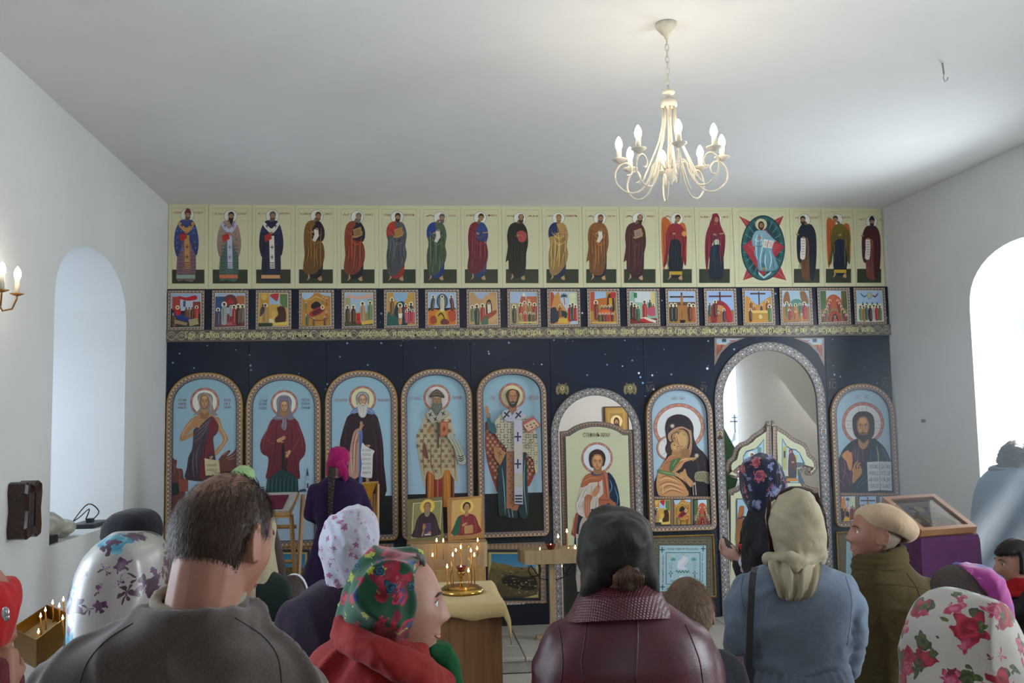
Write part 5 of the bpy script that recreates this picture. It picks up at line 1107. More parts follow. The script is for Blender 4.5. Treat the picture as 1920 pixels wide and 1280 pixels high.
def EMB(A):
 A.r(0,60,920,1000,'5d584c')
 for j in range(3):A.ring(0,0,1,2,'5d584c',3)
 for x in range(120,800,84):A.ring(x+30,205,22,30,'8a8268',10,PI,2*PI); A.ring(x+30,855,22,30,'8a8268',10,0,PI)
 for y in range(230,860,84):A.ring(130,y,22,30,'8a8268',10,PI/2,3*PI/2); A.ring(785,y,22,30,'8a8268',10,-PI/2,PI/2)
 for (a,b,c,d) in ((80,150,840,158),(80,900,840,908),(80,150,88,908),(832,150,840,908)):A.r(a,b,c,d,'84795c')
 A.r(147,226,765,835,'a5c3cb')
 t='2a5a68'
 for (a,b,c,d) in ((230,317,690,325),(230,737,690,745),(230,317,238,745),(682,317,690,745)):A.r(a,b,c,d,t)
 for x,y in ((180,283),(727,270),(187,778),(730,775)):A.r(x-32,y-6,x+32,y+6,'1c4458'); A.r(x-6,y-36,x+6,y+36,'1c4458')
 A.t('моѧ гди и воздаю',250,282,26,'5a3a58',w=415); A.t('вознесу душу',200,720,24,'5a3a58',w=370,rot=-PI/2); A.t('моѧ душа моѧ',708,330,24,'5a3a58',w=380,rot=PI/2)
 A.p([(380,520),(390,450),(430,405),(500,380),(528,395),(515,450),(470,500),(520,540),(440,548),(400,545)],'d8d8e2',k=3); A.l([(440,490),(490,450),(520,400)],5,'8a88a8'); A.e(470,385,26,20,'d5d5e0'); A.p([(430,352),(455,335),(480,352),(455,345)],'b09a78',k=2)
 for i in range(9):x=365+i*20; A.l([(x,575),(x+14,555+(i%2)*36)],12,'25604a',sm=False)
 A.l([(360,560),(420,578),(500,570),(565,590)],5,'25604a')
 for x in (325,600):A.p([(x-30,425),(x-20,400),(x,385),(x+28,400),(x+32,425)],'5aa088',k=3)
 A.ring(272,370,16,24,'c0b49a',12)
 for x in (295,615):A.l([(x-25,455),(x-12,500),(x-15,530),(x+15,530),(x+12,500),(x+25,455),(x-25,455)],4,'4a5a70',sm=False); [A.l([(x+dx,595+dy),(x+dx*.2,595+dy*.2)],16,'5a6278',sm=False) for dx,dy in ((0,-34),(-30,0),(30,0),(0,54))]; A.e(x,595,10,10,'a5c3cb')
 A.l([(285,715),(290,680),(330,700),(380,680),(375,715),(330,712),(285,715)],5,'2a4a58',sm=False); A.e(435,650,28,26,'d5d5e0',10)
flat_frame(1219,1002,1340,1121,.016,'embroidery_panel','gold framed pale blue embroidery with a white dove and cross stitch letters',EMB,(.1406,1215,990))
def LAND(A):
 A.r(840,640,1600,1420,'7d6f62'); A.r(905,755,1500,1310,'2a3036');
 for x in range(870,1560,44):A.p([(x,740),(x+18,690),(x+36,740)],'b08a6c',k=2); A.p([(x,1315),(x+18,1350),(x+36,1315)],'b08a6c',k=2)
 for y in range(740,1330,44):A.p([(895,y),(860,y+18),(895,y+36)],'b08a6c',k=2); A.p([(1510,y),(1548,y+18),(1510,y+36)],'b08a6c',k=2)
 A.r(930,780,1478,1278,'a8905a'); A.r(938,788,1470,1270,'c8b070')
 A.r(965,800,1452,1245,'2f7ea8','8fbfd0'); A.p([(965,905),(1040,905),(1120,912),(1200,938),(1300,950),(1452,965),(1452,1245),(965,1245)],'8a7448','4a4030',k=3)
 A.p([(965,960),(1060,985),(1180,1000),(1320,990),(1452,1010),(1452,1040),(1250,1050),(1100,1060),(965,1020)],'6f6244',k=3)
 A.p([(1090,1060),(1180,1030),(1300,1050),(1400,1040),(1452,1070),(1452,1180),(1300,1190),(1150,1150),(1080,1110)],'2f2a24',k=3); A.p([(965,1110),(1100,1140),(1250,1200),(1400,1210),(1452,1245),(965,1245)],'5f5238',k=3)
 rnd=random.Random(4)
 for i in range(150):x,y=rnd.uniform(970,1445),rnd.uniform(930,1238); A.e(x,y,rnd.uniform(5,16),rnd.uniform(3,8),rnd.choice(('6a5c3c','9c8656','3c3828','b09a68','50502c')),6)
 A.t('ПАЛОМНИКА',1130,1365,22,'3a2a24',w=340) if False else None
 A.r(1130,1328,1320,1352,'c9c4b8'); A.t('И НАДЪ',1140,1350,19,'2a2422',w=170)
flat_frame(905,1017,1023,1132,0,'landscape_panel','framed picture of sandy hills under a blue sky in a palmette border',LAND,(.1719,755,900))
def LAND2(dx):
 def f(A):A.S(.1719,755+dx,900); LAND(A)
 return f
for px in (325,473,619,762):flat_frame(px,1020,px+120,1135,0,'landscape_panel',None,LAND2(px-905+0),(.1719,755,900))
def RED(A):
 A.r(0,0,900,900,'6b6352'); A.r(115,130,640,820,'a5c3cb'); A.r(128,143,626,806,'93b6c2'); A.e(260,400,60,60,'4a5060',20); A.p([(180,300),(240,240),(300,300),(260,360),(200,340)],'3a4a70',k=3); A.p([(200,560),(240,480),(260,540),(320,480),(290,600),(230,640)],'b8502c',k=3)
 A.p([(380,420),(460,350),(520,430),(470,520),(400,500)],'6a3a38',k=3)
flat_frame(1568.5,994,1686,1112,.016,'embroidery_panel','gold framed pale blue embroidery with red figures, below the open book icon',RED,(.17,1566,992))
def inset(P,b):
 """offset a closed polygon (clockwise or not) inward by b"""
 n=len(P); ar=sum(P[i-1][0]*P[i][1]-P[i][0]*P[i-1][1] for i in range(n)); s_=1 if ar>0 else -1; out=[]
 for i in range(n):
  (ax,ay),(bx,by),(cx,cy)=P[i-1],P[i],P[(i+1)%n]
  n1=Vector((-(by-ay),bx-ax)).normalized() if (bx-ax or by-ay) else Vector((0,0)); n2=Vector((-(cy-by),cx-bx)).normalized() if (cx-bx or cy-by) else n1
  m_=n1+n2; m_=m_/max(.35,m_.length_squared/2) if m_.length>1e-6 else n1
  out.append((bx+s_*m_.x*b,by+s_*m_.y*b))
 return out
MLEAF=mat('leaf_edge','7d756c',.5)
def leaf(name,label,P,border,fn,S,y0=.006,bw_=.045,field='c4c6a2',k=1.25):
 n=len(P); w=MB(); tr0=[tuple(t) for t in tessellate_polygon([[Vector((u,v,0)) for u,v in P]])]; w.add([(x,D+y0,z) for x,z in P]+[(x,D+y0+.018,z) for x,z in P],tr0+[tuple(n+i for i in t) for t in tr0]+[(i,(i+1)%n,n+(i+1)%n,n+i) for i in range(n)])
 o=w.build(name,MLEAF,ICO,label=label)
 fr=lambda u,w_,d:Vector((u,D+y0-d,w_)); A=Art(base=.0006,k=k,frame=fr)
 I=inset(P,.010); tris=tessellate_polygon([[Vector((u,v,0)) for u,v in I]]); A.raw(I,tris,[A._col('5c4c48')]*len(I))
 I=inset(P,.012); A.raw(I,tris,[A._col('8a7a72')]*len(I))
 L=[0]
 for i in range(n):L.append(L[-1]+math.dist(I[i],I[(i+1)%n]))
 J=inset(P,bw_); ns=max(12,int(L[-1]/.028))
 def pa(Q,s_):
  s_%=L[-1]
  for i in range(n):
   if L[i+1]>=s_:break
  t=(s_-L[i])/max(1e-9,L[i+1]-L[i]); a,b=Q[i],Q[(i+1)%n]; return (a[0]+(b[0]-a[0])*t,a[1]+(b[1]-a[1])*t)
 st=L[-1]/ns
 M_=inset(P,bw_*.62)
 for k_ in range(ns):
  s0=k_*st; T=[pa(I,s0+st*.06),pa(M_,s0+st*.5),pa(I,s0+st*.94)]
  A.raw(T,[(0,1,2)],[A._col('b0937a')]*3)
  c0=pa(M_,s0+st*.0); A.raw([pa(M_,s0-st*.14),pa(J,s0),pa(M_,s0+st*.14),pa(I,s0)],[(0,1,2),(0,2,3)],[A._col('6b4c42')]*4)
 for Q,c in ((inset(P,bw_),'38302e'),(inset(P,bw_+.0035),field)):
  tr=tessellate_polygon([[Vector((u,v,0)) for u,v in Q]]); A.raw(Q,tr,[A._col(c)]*len(Q))
 A.S(*S); fn(A); A.build('painting',o); return o
def I8(A):
 A.q([(125,960),(120,1130),(560,1150),(640,1130),(650,960)],'c4c6a2'); A.r(112,1180,690,1690,'212a24')
 halo(A,382,358,135,'cdd3d9',w=.11)
 A.p([(215,780),(260,800),(560,780),(540,900),(560,1300),(210,1300)],'18283c',k=3); A.p([(265,860),(330,850),(420,900),(430,1300),(215,1500),(225,1000)],'b0a49a',k=3)
 A.p([(200,830),(225,830),(200,1035),(160,1010)],'8d4a3c',k=1); A.l([(180,860),(178,1000)],6,'c08870')
 A.p([(330,490),(270,520),(245,590),(225,680),(200,740),(210,820),(260,860),(320,870),(330,800),(345,700),(360,830),(440,790),(430,600),(420,500)],'c3b9ae',k=4); folds(A,(((260,620),(220,720),(230,820)),((300,600),(260,700),(270,830)),((380,700),(370,780),(350,820)),((400,690),(395,780)),((340,580),(330,660)),((300,720),(240,780))),'8f8078',6); folds(A,(((240,700),(215,760),(235,830)),((285,640),(250,740)),((390,620),(400,700))),'e6e0d8',7)
 A.p([(330,485),(280,510),(255,560),(245,610),(300,590),(320,570),(415,555),(425,500),(400,480)],'a5603f',k=3); folds(A,(((270,560),(320,530),(400,530)),),'d09068',5)
 A.p([(470,490),(520,520),(560,620),(578,740),(570,780),(520,785),(450,790),(430,780),(490,700)],'142c44',k=4); folds(A,(((490,540),(510,600),(490,660)),((530,600),(560,700),(550,760)),((460,720),(500,730))),'5a90b0',7)
 A.p([(418,470),(465,480),(480,560),(492,700),(540,740),(545,780),(510,780),(480,740),(420,785),(400,760),(395,700),(440,660),(430,560)],'a45f46',k=2); folds(A,(((440,500),(455,600),(465,700)),((400,718),(460,715),(500,715))),'6a2c20',5); folds(A,(((455,490),(470,600),(478,690)),),'cf9274',4)
 A.p([(275,690),(320,670),(345,690),(325,740),(320,870),(280,860)],'a5674c',k=2); folds(A,(((290,720),(292,850)),((310,710),(308,850))),'d8a888',5)
 A.p([(345,640),(390,590),(408,600),(400,650),(360,690),(340,670)],'b3805a',k=3); hand(A,378,625,34,-1.2,'b88660'); A.l([(395,555),(392,610)],10,'a4523c')
 A.p([(330,490),(345,505),(390,510),(430,495),(425,480),(340,475)],'4a4a66',k=3); A.q([(355,440),(420,440),(425,490),(385,500),(350,488)],'96694a')
 A.p([(318,400),(312,350),(330,305),(380,282),(430,300),(455,350),(448,400),(430,430),(340,440)],'37231e',k=4); face(A,385,395,50,72,'bd8a5c'); A.p([(335,370),(345,330),(385,320),(430,335),(440,370),(450,330),(420,295),(370,288),(330,310)],'37231e',k=3)
 A.p([(200,1000),(240,1020),(235,1330),(215,1350)],'b8b0a4',k=1); A.r(460,1070,520,1500,'8d4a3c')
 A.t('СТЕФАНЪ АРХИ',262,178,36,'6a4038',w=228)
Pd=[uv(*q) for q in ((1049.5,1152),(1049.5,808.5),(1064,807),(1076,799),(1088,794),(1103,790.5),(1119,789.5),(1136,791),(1150,794.5),(1161,799),(1170,805.5),(1186.5,805))]
Pd[0]=(Pd[1][0],SOL+.02); Pd.append((Pd[-1][0],SOL+.02))
leaf('side_door','arched cream door leaf with a young dark haired deacon in white and blue',Pd,None,I8,(.2188,1035,780),field='c2c5a4')
top_l=[(1443.0,789),(1437.6,789),(1435.5,796),(1430,802.5),(1421,809),(1411,815),(1405,822),(1397,827),(1388,830),(1381,836),(1377,844),(1374,856),(1366,861.5),(1362.2,870),(1362.2,880),(1366,889),(1373,894.5),(1381.5,897),(1388,894),(1388.5,886),(1383,884.5),(1387,881),(1394,885),(1395.5,896),(1390,908),(1379,914),(1366.5,919)]
top_r=[(1447.2,787.5),(1451,787.5),(1453.5,794),(1459.5,800),(1468,805),(1477,810.5),(1484,817),(1492,822),(1502,826),(1511,832),(1516,840),(1518.5,850),(1527,857),(1532.5,866),(1533,877),(1529,886),(1521,892),(1513,891),(1509,885),(1513,881),(1508,879.5),(1502.5,886),(1503,897),(1509,907),(1520,912),(1534.5,914.5)]
def inner_border(A,x0,x1):
 A.r(x0-1,797,x1+1,1146,'5c4c48'); A.r(x0,799,x1,1145,'8a7a72')
 for i in range(58):y=801+i*5.9; A.q([(x0,y),((x0+x1)/2+1,y+2.9),(x0,y+5.8)],'b0937a'); A.q([(x1,y-1),(x1-2,y+1),(x1,y+3)],'6b4c42')
def RL(A):
 cx=1406
 A.q([(1431,822),(1431,866),(1432,905),(1394,905),(1399,880),(1392,868),(1392,855),(1398,845),(1408,842),(1416,840),(1424,832)],'2f5560'); A.q([(1430,825),(1430,904),(1396,904),(1400,880),(1394,868),(1393,856),(1399,847),(1409,844),(1417,841),(1425,833)],'9dbccb')
 A.r(1419,838,1426,870,'6a8a84'); A.e(1408,852,6.5,6.5,'d8d4c4',18); A.e(1409,853,3.2,4,'4a3024',12); A.e(1408.5,854,2.2,3,'a97a50',10); A.p([(1404,858),(1413,858),(1418,876),(1416,904),(1402,904),(1400,874)],'5a6a78',k=3); A.p([(1412,860),(1424,856),(1428,880),(1419,890)],'a8703c',k=3)
 A.r(1369,928,1438,1142,'c6c6a6'); inner_border(A,1436.4,1442.6)
 A.r(1379,934,1430,1030,'3a4650'); A.r(1380.5,935.5,1428.5,1028.5,'98b6c4'); A.p([(1382,962),(1388,952),(1394,950),(1392,975),(1400,965),(1412,968),(1426,985),(1428,1028),(1381,1028)],'8a5a34',k=3); A.p([(1384,950),(1392,948),(1391,958),(1384,970)],'a0622e',k=3)
 A.p([(1396,972),(1408,968),(1420,985),(1426,1028),(1386,1028),(1386,1000)],'b07a34',k=3); A.e(1402,968,7,7,'d8cfae',14); A.e(1402,969,3.6,4.6,'6a4a34',10); A.l([(1381,972),(1396,968),(1404,974)],3,'2a2c38')
 A.r(1379,1042,1430,1136,'3a4650'); A.r(1380.5,1043.5,1428.5,1134.5,'98b6c4'); A.p([(1390,1134),(1396,1075),(1412,1072),(1420,1134)],'6a3a40',k=3); A.e(1404,1068,6,6,'d8cfae',14)
def RR(A):
 A.q([(1465,820),(1465,905),(1508,905),(1502,895),(1496,878),(1508,869),(1502,856),(1498,848),(1491,842),(1481,840),(1473,834)],'2f5560'); A.q([(1466,824),(1466,904),(1496,904),(1493,880),(1505,868),(1500,857),(1497,849),(1490,844),(1480,842),(1472,836)],'9dbccb')
 A.q([(1466.5,838),(1474,833),(1474,890),(1466.5,890)],'a9a35e'); A.r(1468,845,1471.5,858,'2c3438'); A.r(1466.5,880,1478,904,'b0b4a4'); A.r(1468,892,1480,904,'2c4a38'); A.q([(1488,852),(1494,852),(1494,892),(1488,892)],'b8ac66'); A.q([(1490,866),(1506,867),(1498,876),(1490,876)],'4c5a58')
 A.p([(1479,849),(1477.5,855),(1476.5,870),(1478,897),(1491,897),(1492,865),(1488,852),(1485,848)],'4a2028',k=3); A.p([(1481,878),(1482,897),(1491,897),(1491,885)],'1c2c3c',k=3); A.e(1481.5,845.5,4,4.6,'6a2430',12); A.e(1481,846.5,2,3,'a97a50',10); A.e(1485,866,3,2,'a97a50',8); A.q([(1474,896),(1494,896),(1496,902),(1472,902)],'b87a30')
 A.r(1455,926,1526,1142,'c6c6a6'); inner_border(A,1448.4,1454.6)
 A.r(1465,932,1515,1028,'3a4650'); A.r(1466.5,933.5,1513.5,1026.5,'98b6c4'); A.p([(1472,1026),(1478,965),(1496,962),(1508,1026)],'7a3a30',k=3); A.e(1487,956,7,7,'d8cfae',14); A.e(1487,957,3.6,4.6,'6a4a34',10)
 A.r(1465,1040,1515,1134,'3a4650'); A.r(1466.5,1041.5,1513.5,1132.5,'98b6c4'); A.p([(1472,1132),(1478,1075),(1496,1072),(1508,1132)],'3a5048',k=3); A.e(1487,1066,7,7,'d8cfae',14)
for P_,fn,nm in ((top_l,RL,'left royal door leaf with curled top edge and winged figure'),(top_r,RR,'right royal door leaf with curled top edge and a woman in dark red')):
 Q_=[uv(*q) for q in P_]
 xi,xo=(Xp(1444.4,1000),Xp(1367.5,1000)) if P_ is top_l else (Xp(1449.5,1000),Xp(1541,1000))
 Q_+=[(xo,SOL+.015),(xi,SOL+.015)]
 lf=leaf('royal_door',nm,Q_,None,fn,(1,0,0),bw_=.036,field='c2c4a2')
def remesh(me,vox,smooth=2,lam=.5,fold=None):
 """voxel-fuse a mesh of overlapping closed shapes into one continuous skin, relax it, then displace by fold(P, Nrm)"""
 o=bpy.data.objects.new('tmp',me); COL.objects.link(o)
 md=o.modifiers.new('r','REMESH'); md.mode='VOXEL'; md.voxel_size=vox; md.use_smooth_shade=True
 dg=bpy.context.evaluated_depsgraph_get(); ev=o.evaluated_get(dg); r=bpy.data.meshes.new_from_object(ev)
 bpy.data.objects.remove(o); bpy.data.meshes.remove(me)
 n=len(r.vertices); P=np.empty(n*3,np.float32); r.vertices.foreach_get('co',P); P=P.reshape(-1,3).astype(np.float64)
 E=np.empty(len(r.edges)*2,np.int32); r.edges.foreach_get('vertices',E); E=E.reshape(-1,2)
 deg=np.bincount(E.ravel(),minlength=n).astype(np.float64)[:,None]+1e-9
 def lap(P):
  S=np.zeros_like(P)
  for a in range(3):S[:,a]=np.bincount(E[:,0],P[E[:,1],a],n)+np.bincount(E[:,1],P[E[:,0],a],n)
  return S/deg
 for i in range(smooth):P+=lam*(lap(P)-P)
 r.vertices.foreach_set('co',P.astype(np.float32).ravel()); r.update()
 if fold:
  Nn=np.empty(n*3,np.float32); r.vertices.foreach_get('normal',Nn); Nn=Nn.reshape(-1,3)
  P+=Nn*fold(P,Nn)[:,None]
  P+=.35*(lap(P)-P)
  r.vertices.foreach_set('co',P.astype(np.float32).ravel()); r.update()
 r.polygons.foreach_set('use_smooth',[True]*len(r.polygons)); return r
def nz(P,f,seed=0):
 """cheap smooth vectorised noise in [-1, 1]"""
 rs=np.random.RandomState(seed); s=0
 for i in range(5):
  k=rs.randn(3)*f*(.6+.35*i); s=s+np.sin(P@k+rs.rand()*6.28+1.3*np.sin(P@(rs.randn(3)*f*.5)+rs.rand()*6))/(1+.3*i)
 return s/3.2
def wrinkle(amp=.006,f=(14,14,5),seed=0,f2=40,amp2=.0015):
 f=np.array(f,float)
 def g(P,Nn):
  a=nz(P*f*1.3,1.0,seed); b_=nz(P*f[[1,2,0]]*1.9,1.0,seed+3); r=np.clip(1-np.abs(a)*2.6,0,1)**1.5; q=np.clip(1-np.abs(b_)*3,0,1)**1.5
  return amp*1.5*(r-.35)+amp*.7*(q-.3)+amp2*nz(P,f2,seed+7)
 return g
class Fz:
 """bag of overlapping closed primitives (world or local coordinates)"""
 def __init__(s):s.b=MB()
 def cap(s,a,b,ra,rb,n=14):
  a,b=Vector(a),Vector(b); d=(b-a); L=d.length or 1e-6; d=d/L; pts=[]; rs=[]
  for t in (1.0,.85,.5,.2):pts.append(a-d*ra*t*1.0); rs.append(max(1e-4,ra*math.sqrt(max(0,1-t*t))))
  for t in (0,.5,1):pts.append(a+(b-a)*t); rs.append(ra+(rb-ra)*t)
  for t in (.2,.5,.85,1.0):pts.append(b+d*rb*t); rs.append(max(1e-4,rb*math.sqrt(max(0,1-t*t))))
  s.b.tube(pts,rs,n); return s
 def chain(s,pts,rs,n=14):
  for i in range(len(pts)-1):s.cap(pts[i],pts[i+1],rs[i],rs[i+1],n)
  return s
 def ball(s,c,r,rot=None,n=20,m=14):s.b.ball(c,r,n,m,rot); return s
 def rings(s,R,n=28,p=2.3):
  """R = list of (cx, cy, cz, rx, ry[, yaw]) horizontal rings, bottom to top or reverse"""
  vs=[]
  for q in R:
   cx,cy,cz,rx,ry=q[:5]; yw_=q[5] if len(q)>5 else 0; tl=q[6] if len(q)>6 else 0
   for k in range(n):
    t=2*PI*k/n; c,s_=math.cos(t),math.sin(t)
    x=rx*math.copysign(abs(c)**(2/p),c); y=ry*math.copysign(abs(s_)**(2/p),s_)
    vs.append((cx+x*math.cos(yw_)-y*math.sin(yw_),cy+x*math.sin(yw_)+y*math.cos(yw_),cz+tl*y))
  fs=[]; m=len(R)
  for i in range(m-1):
   for k in range(n):fs.append((i*n+k,i*n+(k+1)%n,(i+1)*n+(k+1)%n,(i+1)*n+k))
  fs.append(tuple(range(n))[::-1]); fs.append(tuple((m-1)*n+k for k in range(n)))
  s.b.add(vs,fs); return s
 def px(s,Y,rows,n=28,p=2.2,yaw=0):
  """rows of the photograph: (y, x_left, x_right, depth radius, dY) -> rings at distance Y"""
  R=[]
  for q in rows:
   y,xl,xr,ry=q[:4]; dY=q[4] if len(q)>4 else 0
   a,b=at(xl,y,Y+dY),at(xr,y,Y+dY); c=at((xl+xr)/2,y,Y+dY)
   R.append((c.x,Y+dY,c.z,abs(b.x-a.x)/2,ry,yaw))
  return s.rings(R,n,p)
 def down(s,Y,row,levels,n=28,yaw=0):
  """continue a garment below the frame: row as in px, levels = (z, rx, ry)"""
  y,xl,xr,ry=row[:4]; dY=row[4] if len(row)>4 else 0
  c=at((xl+xr)/2,y,Y+dY); a,b=at(xl,y,Y+dY),at(xr,y,Y+dY)
  return s.rings([(c.x,Y+dY,c.z+.02,abs(b.x-a.x)/2,ry,yaw)]+[(c.x,Y+dY,z,rx,r2,yaw) for z,rx,r2 in levels],n)
 def done(s,vox=.01,smooth=3,fold=None):return remesh(s.b.mesh(),vox,smooth,.5,fold)
def head_verts(nu=84,nv=64,age=0,sc=1.0,fem=0):
 u=np.linspace(0,2*PI,nu,endpoint=False); v=np.linspace(0,PI,nv)
 V,U=np.meshgrid(v,u,indexing='ij'); x=np.sin(V)*np.sin(U); y=np.sin(V)*np.cos(U); z=np.cos(V)
 X,Y,Z=x*.075,y*.094,z*.114
 t=np.clip((-Z-.012)/.10,0,1)
 X=X*(1-(.26+.06*fem)*t**1.2); Y=np.where(Y<0,Y*(1-.50*t)-.0,Y*(1-.0*t)); Y=Y+np.where(Y<0,-.006*np.exp(-((Z-.03)/.05)**2),0)
 X=X*(1+.03*np.exp(-((Z-.03)/.04)**2)*(Y<.02))
 fr=np.clip(y*2.2,0,1)
 def g(x0,z0,sx,sz,a,both=True):
  r=a*np.exp(-((X-x0)/sx)**2-((Z-z0)/sz)**2)
  if x0 and both:r=r+a*np.exp(-((X+x0)/sx)**2-((Z-z0)/sz)**2)
  return r
 d=g(0,.024,.05,.010,.0035)+g(.031,.004,.017,.011,-.010)+g(.031,.004,.009,.007,.0035)
 d=d+g(0,-.010,.0095,.020,.016)+g(0,-.032,.0125,.013,.024*(1-.1*fem))+g(0,-.066,.032,.024,.009)+g(.0135,-.037,.007,.007,.009)+g(0,-.046,.012,.006,-.004)
 d=d+g(0,-.0625,.020,.0042,.0075)+g(0,-.0735,.017,.0045,.0085)+g(0,-.068,.023,.0022,-.004)+g(0,-.084,.018,.007,-.006)+g(0,-.101,.024,.016,.030)+g(0,-.086,.03,.016,.009)
 d=d+g(.042,-.026,.022,.020,.005)+g(.026,-.055,.008,.016,-.002)
 Y=Y+fr*d
 P=np.stack([X,Y,Z],-1).reshape(-1,3)*sc
 fs=[]
 for i in range(nv-1):
  for k in range(nu):fs.append((i*nu+k,(i+1)*nu+k,(i+1)*nu+(k+1)%nu,i*nu+(k+1)%nu))
 return P,fs
def Hmat(c,yaw,pitch=0,roll=0):
 return Matrix.Translation(c)@Matrix.Rotation(yaw,4,'Z')@Matrix.Rotation(roll,4,'Y')@Matrix.Rotation(-pitch,4,'X')
PENDING=[]
class Person:
 """label, ground point, body yaw (0 looks to the icon screen, + turns left), head centre in world, height scale"""
 def __init__(s,label,hc,h,yaw=0,hyaw=None,hpitch=0,hroll=0,z0=0.0,group=None,fem=1,arms=None,lean=0,hsc=None,loc=None):
  s.hc=Vector(hc); s.h=h; s.k=h/1.7; s.yaw=yaw; s.z0=z0; s.fem=fem
  s.hs=hsc or (.95 if fem else 1.0)*(1 if h>1.45 else .93)
  s.hy=yaw if hyaw is None else hyaw; s.H=Hmat(s.hc,s.hy,hpitch,hroll)
  f=Vector((-math.sin(yaw),math.cos(yaw),0)); s.f=f; s.r=Vector((math.cos(yaw),math.sin(yaw),0))
  g=Vector((s.hc.x,s.hc.y,0))-f*(.03+lean); s.g=Vector((g.x,g.y,z0)) if loc is None else Vector(loc)
  s.e=empty('person',s.g,0); tag(s.e,label,'person',group)
  s.arms=arms or {}; s.lean=lean
 def P(s,x,y,z):return s.g+s.r*(x*s.k)+s.f*(y*s.k)+Vector((0,0,z*s.k))
 def joints(s,sd,bd=False):
  sh=s.P(sd*(.160-.012*s.fem),-.01,1.355)
  a=s.arms.get('R' if sd>0 else 'L')
  if a and bd:sh=s.P(sd*.06,-.01,1.28).lerp(Vector(a[0]),.25)
  if a:el,wr=a[0],a[1]
  else :el,wr=s.P(sd*.215,-.035,1.09),s.P(sd*.225,.05,.85)
  return sh,Vector(el),Vector(wr)
 def hand(s,F,sd,wr,el,curl=.5,dirv=None,palm=None,sz=1.0):
  d=(dirv or (wr-el)).normalized(); k=.95*s.k*sz if s.h>1.3 else .8*sz
  n=Vector(palm) if palm else (s.r*(-sd)); n=(n-d*n.dot(d)).normalized(); w=d.cross(n)*(sd)
  F.chain([wr-d*.02,wr+d*.03*k,wr+d*.075*k],[.024*k,.027*k,.026*k]); F.ball(wr+d*.052*k,(.036*k,.030*k,.018*k),Matrix((w,d,n)).transposed())
  for i,(o,L) in enumerate(((-.027,.066),(-.009,.076),(.009,.072),(.026,.057))):
   b=wr+d*.085*k+w*o*k; p=b; dd=d.copy(); pts=[b-d*.02*k,b];
   for j,fl in enumerate((.42,.32,.26)):
    dd=(dd*math.cos(curl*.8)+n*math.sin(curl*.8)).normalized(); p=p+dd*L*k*fl; pts.append(p.copy())
   F.chain(pts,[.0095*k,.0095*k,.0088*k,.008*k,.007*k],10)
  tb=wr+d*.03*k-w*.028*k; t1=tb+(d*.6-w*.7+n*.3).normalized()*.032*k; t2=t1+(d*.9-w*.1+n*.45).normalized()*.028*k
  F.chain([wr+d*.015*k-w*.012*k,tb,t1,t2],[.016*k,.0125*k,.0105*k,.0085*k],10)
 def body(s,*a,**k):
  PENDING.append((s,a,k))
 def _body(s,m,vox=.009,face=True,hands=True,curl=None):
  F=Fz(); k=s.k; P_=s.P
  P,fs=head_verts(sc=s.hs,fem=s.fem); hm=s.H
  F.b.add([hm@Vector(p) for p in P],fs)
  for sd in (-1,1):
   q=lambda x,y,z:hm@(Vector((sd*x,y,z))*s.hs)
   F.ball(q(.078,-.012,-.006),(.009*s.hs,.018*s.hs,.030*s.hs),hm.to_3x3())
   ring=[q(.085+.006*math.sin(t),-.014-.019*math.sin(t),-.003+.032*math.cos(t)) for t in [PI*i/8-.2 for i in range(10)]]
   F.chain(ring,[.0042*s.hs]*10,8); F.ball(q(.079,.0,-.031),.007*s.hs)
  nb=P_(0,-.012,1.37); nt_=hm@Vector((0,-.028*s.hs,-.05*s.hs)); F.chain([nb,nb.lerp(nt_,.5),nt_],[(.060 if s.fem else .070)*k,(.050 if s.fem else .062)*k,(.050 if s.fem else .062)*k])
  L=lambda z,rx,ry,y=0:(*P_(0,y,z),rx*k,ry*k,s.yaw)
  F.rings([L(.80,.11,.08),L(.88,.130,.09),L(.98,.115,.085),L(1.10,.095,.07),L(1.25,.105,.075,.0),L(1.32,.10,.06),L(1.37,.07,.05,-.01),L(1.41,.045,.045,-.01)])
  for sd in (-1,1):
   sh,el,wr=s.joints(sd,True)
   F.chain([P_(sd*.05,-.01,1.32),sh,sh.lerp(el,.5),el,el.lerp(wr,.35),wr],[.034*k,.034*k,.032*k,.031*k,.032*k,.023*k])
   if hands:
    a=s.arms.get('R' if sd>0 else 'L'); o=a[2] if a and len(a)>2 else {}
    s.hand(F,sd,wr,el,**o)
   hp,kn,an=P_(sd*.085,0,.86),P_(sd*.09,.01,.47),P_(sd*.09,-.02,.09)
   F.chain([hp,hp.lerp(kn,.5),kn,kn.lerp(an,.35),an],[.085*k,.072*k,.052*k,.05*k,.034*k]); F.chain([P_(sd*.09,-.03,.045),P_(sd*.10,.08,.035),P_(sd*.105,.13,.028)],[.035*k,.032*k,.022*k])
  me=F.done(vox,1)
  o=link('body',me,m,s.e)
  if face:s.eyes()
  return o
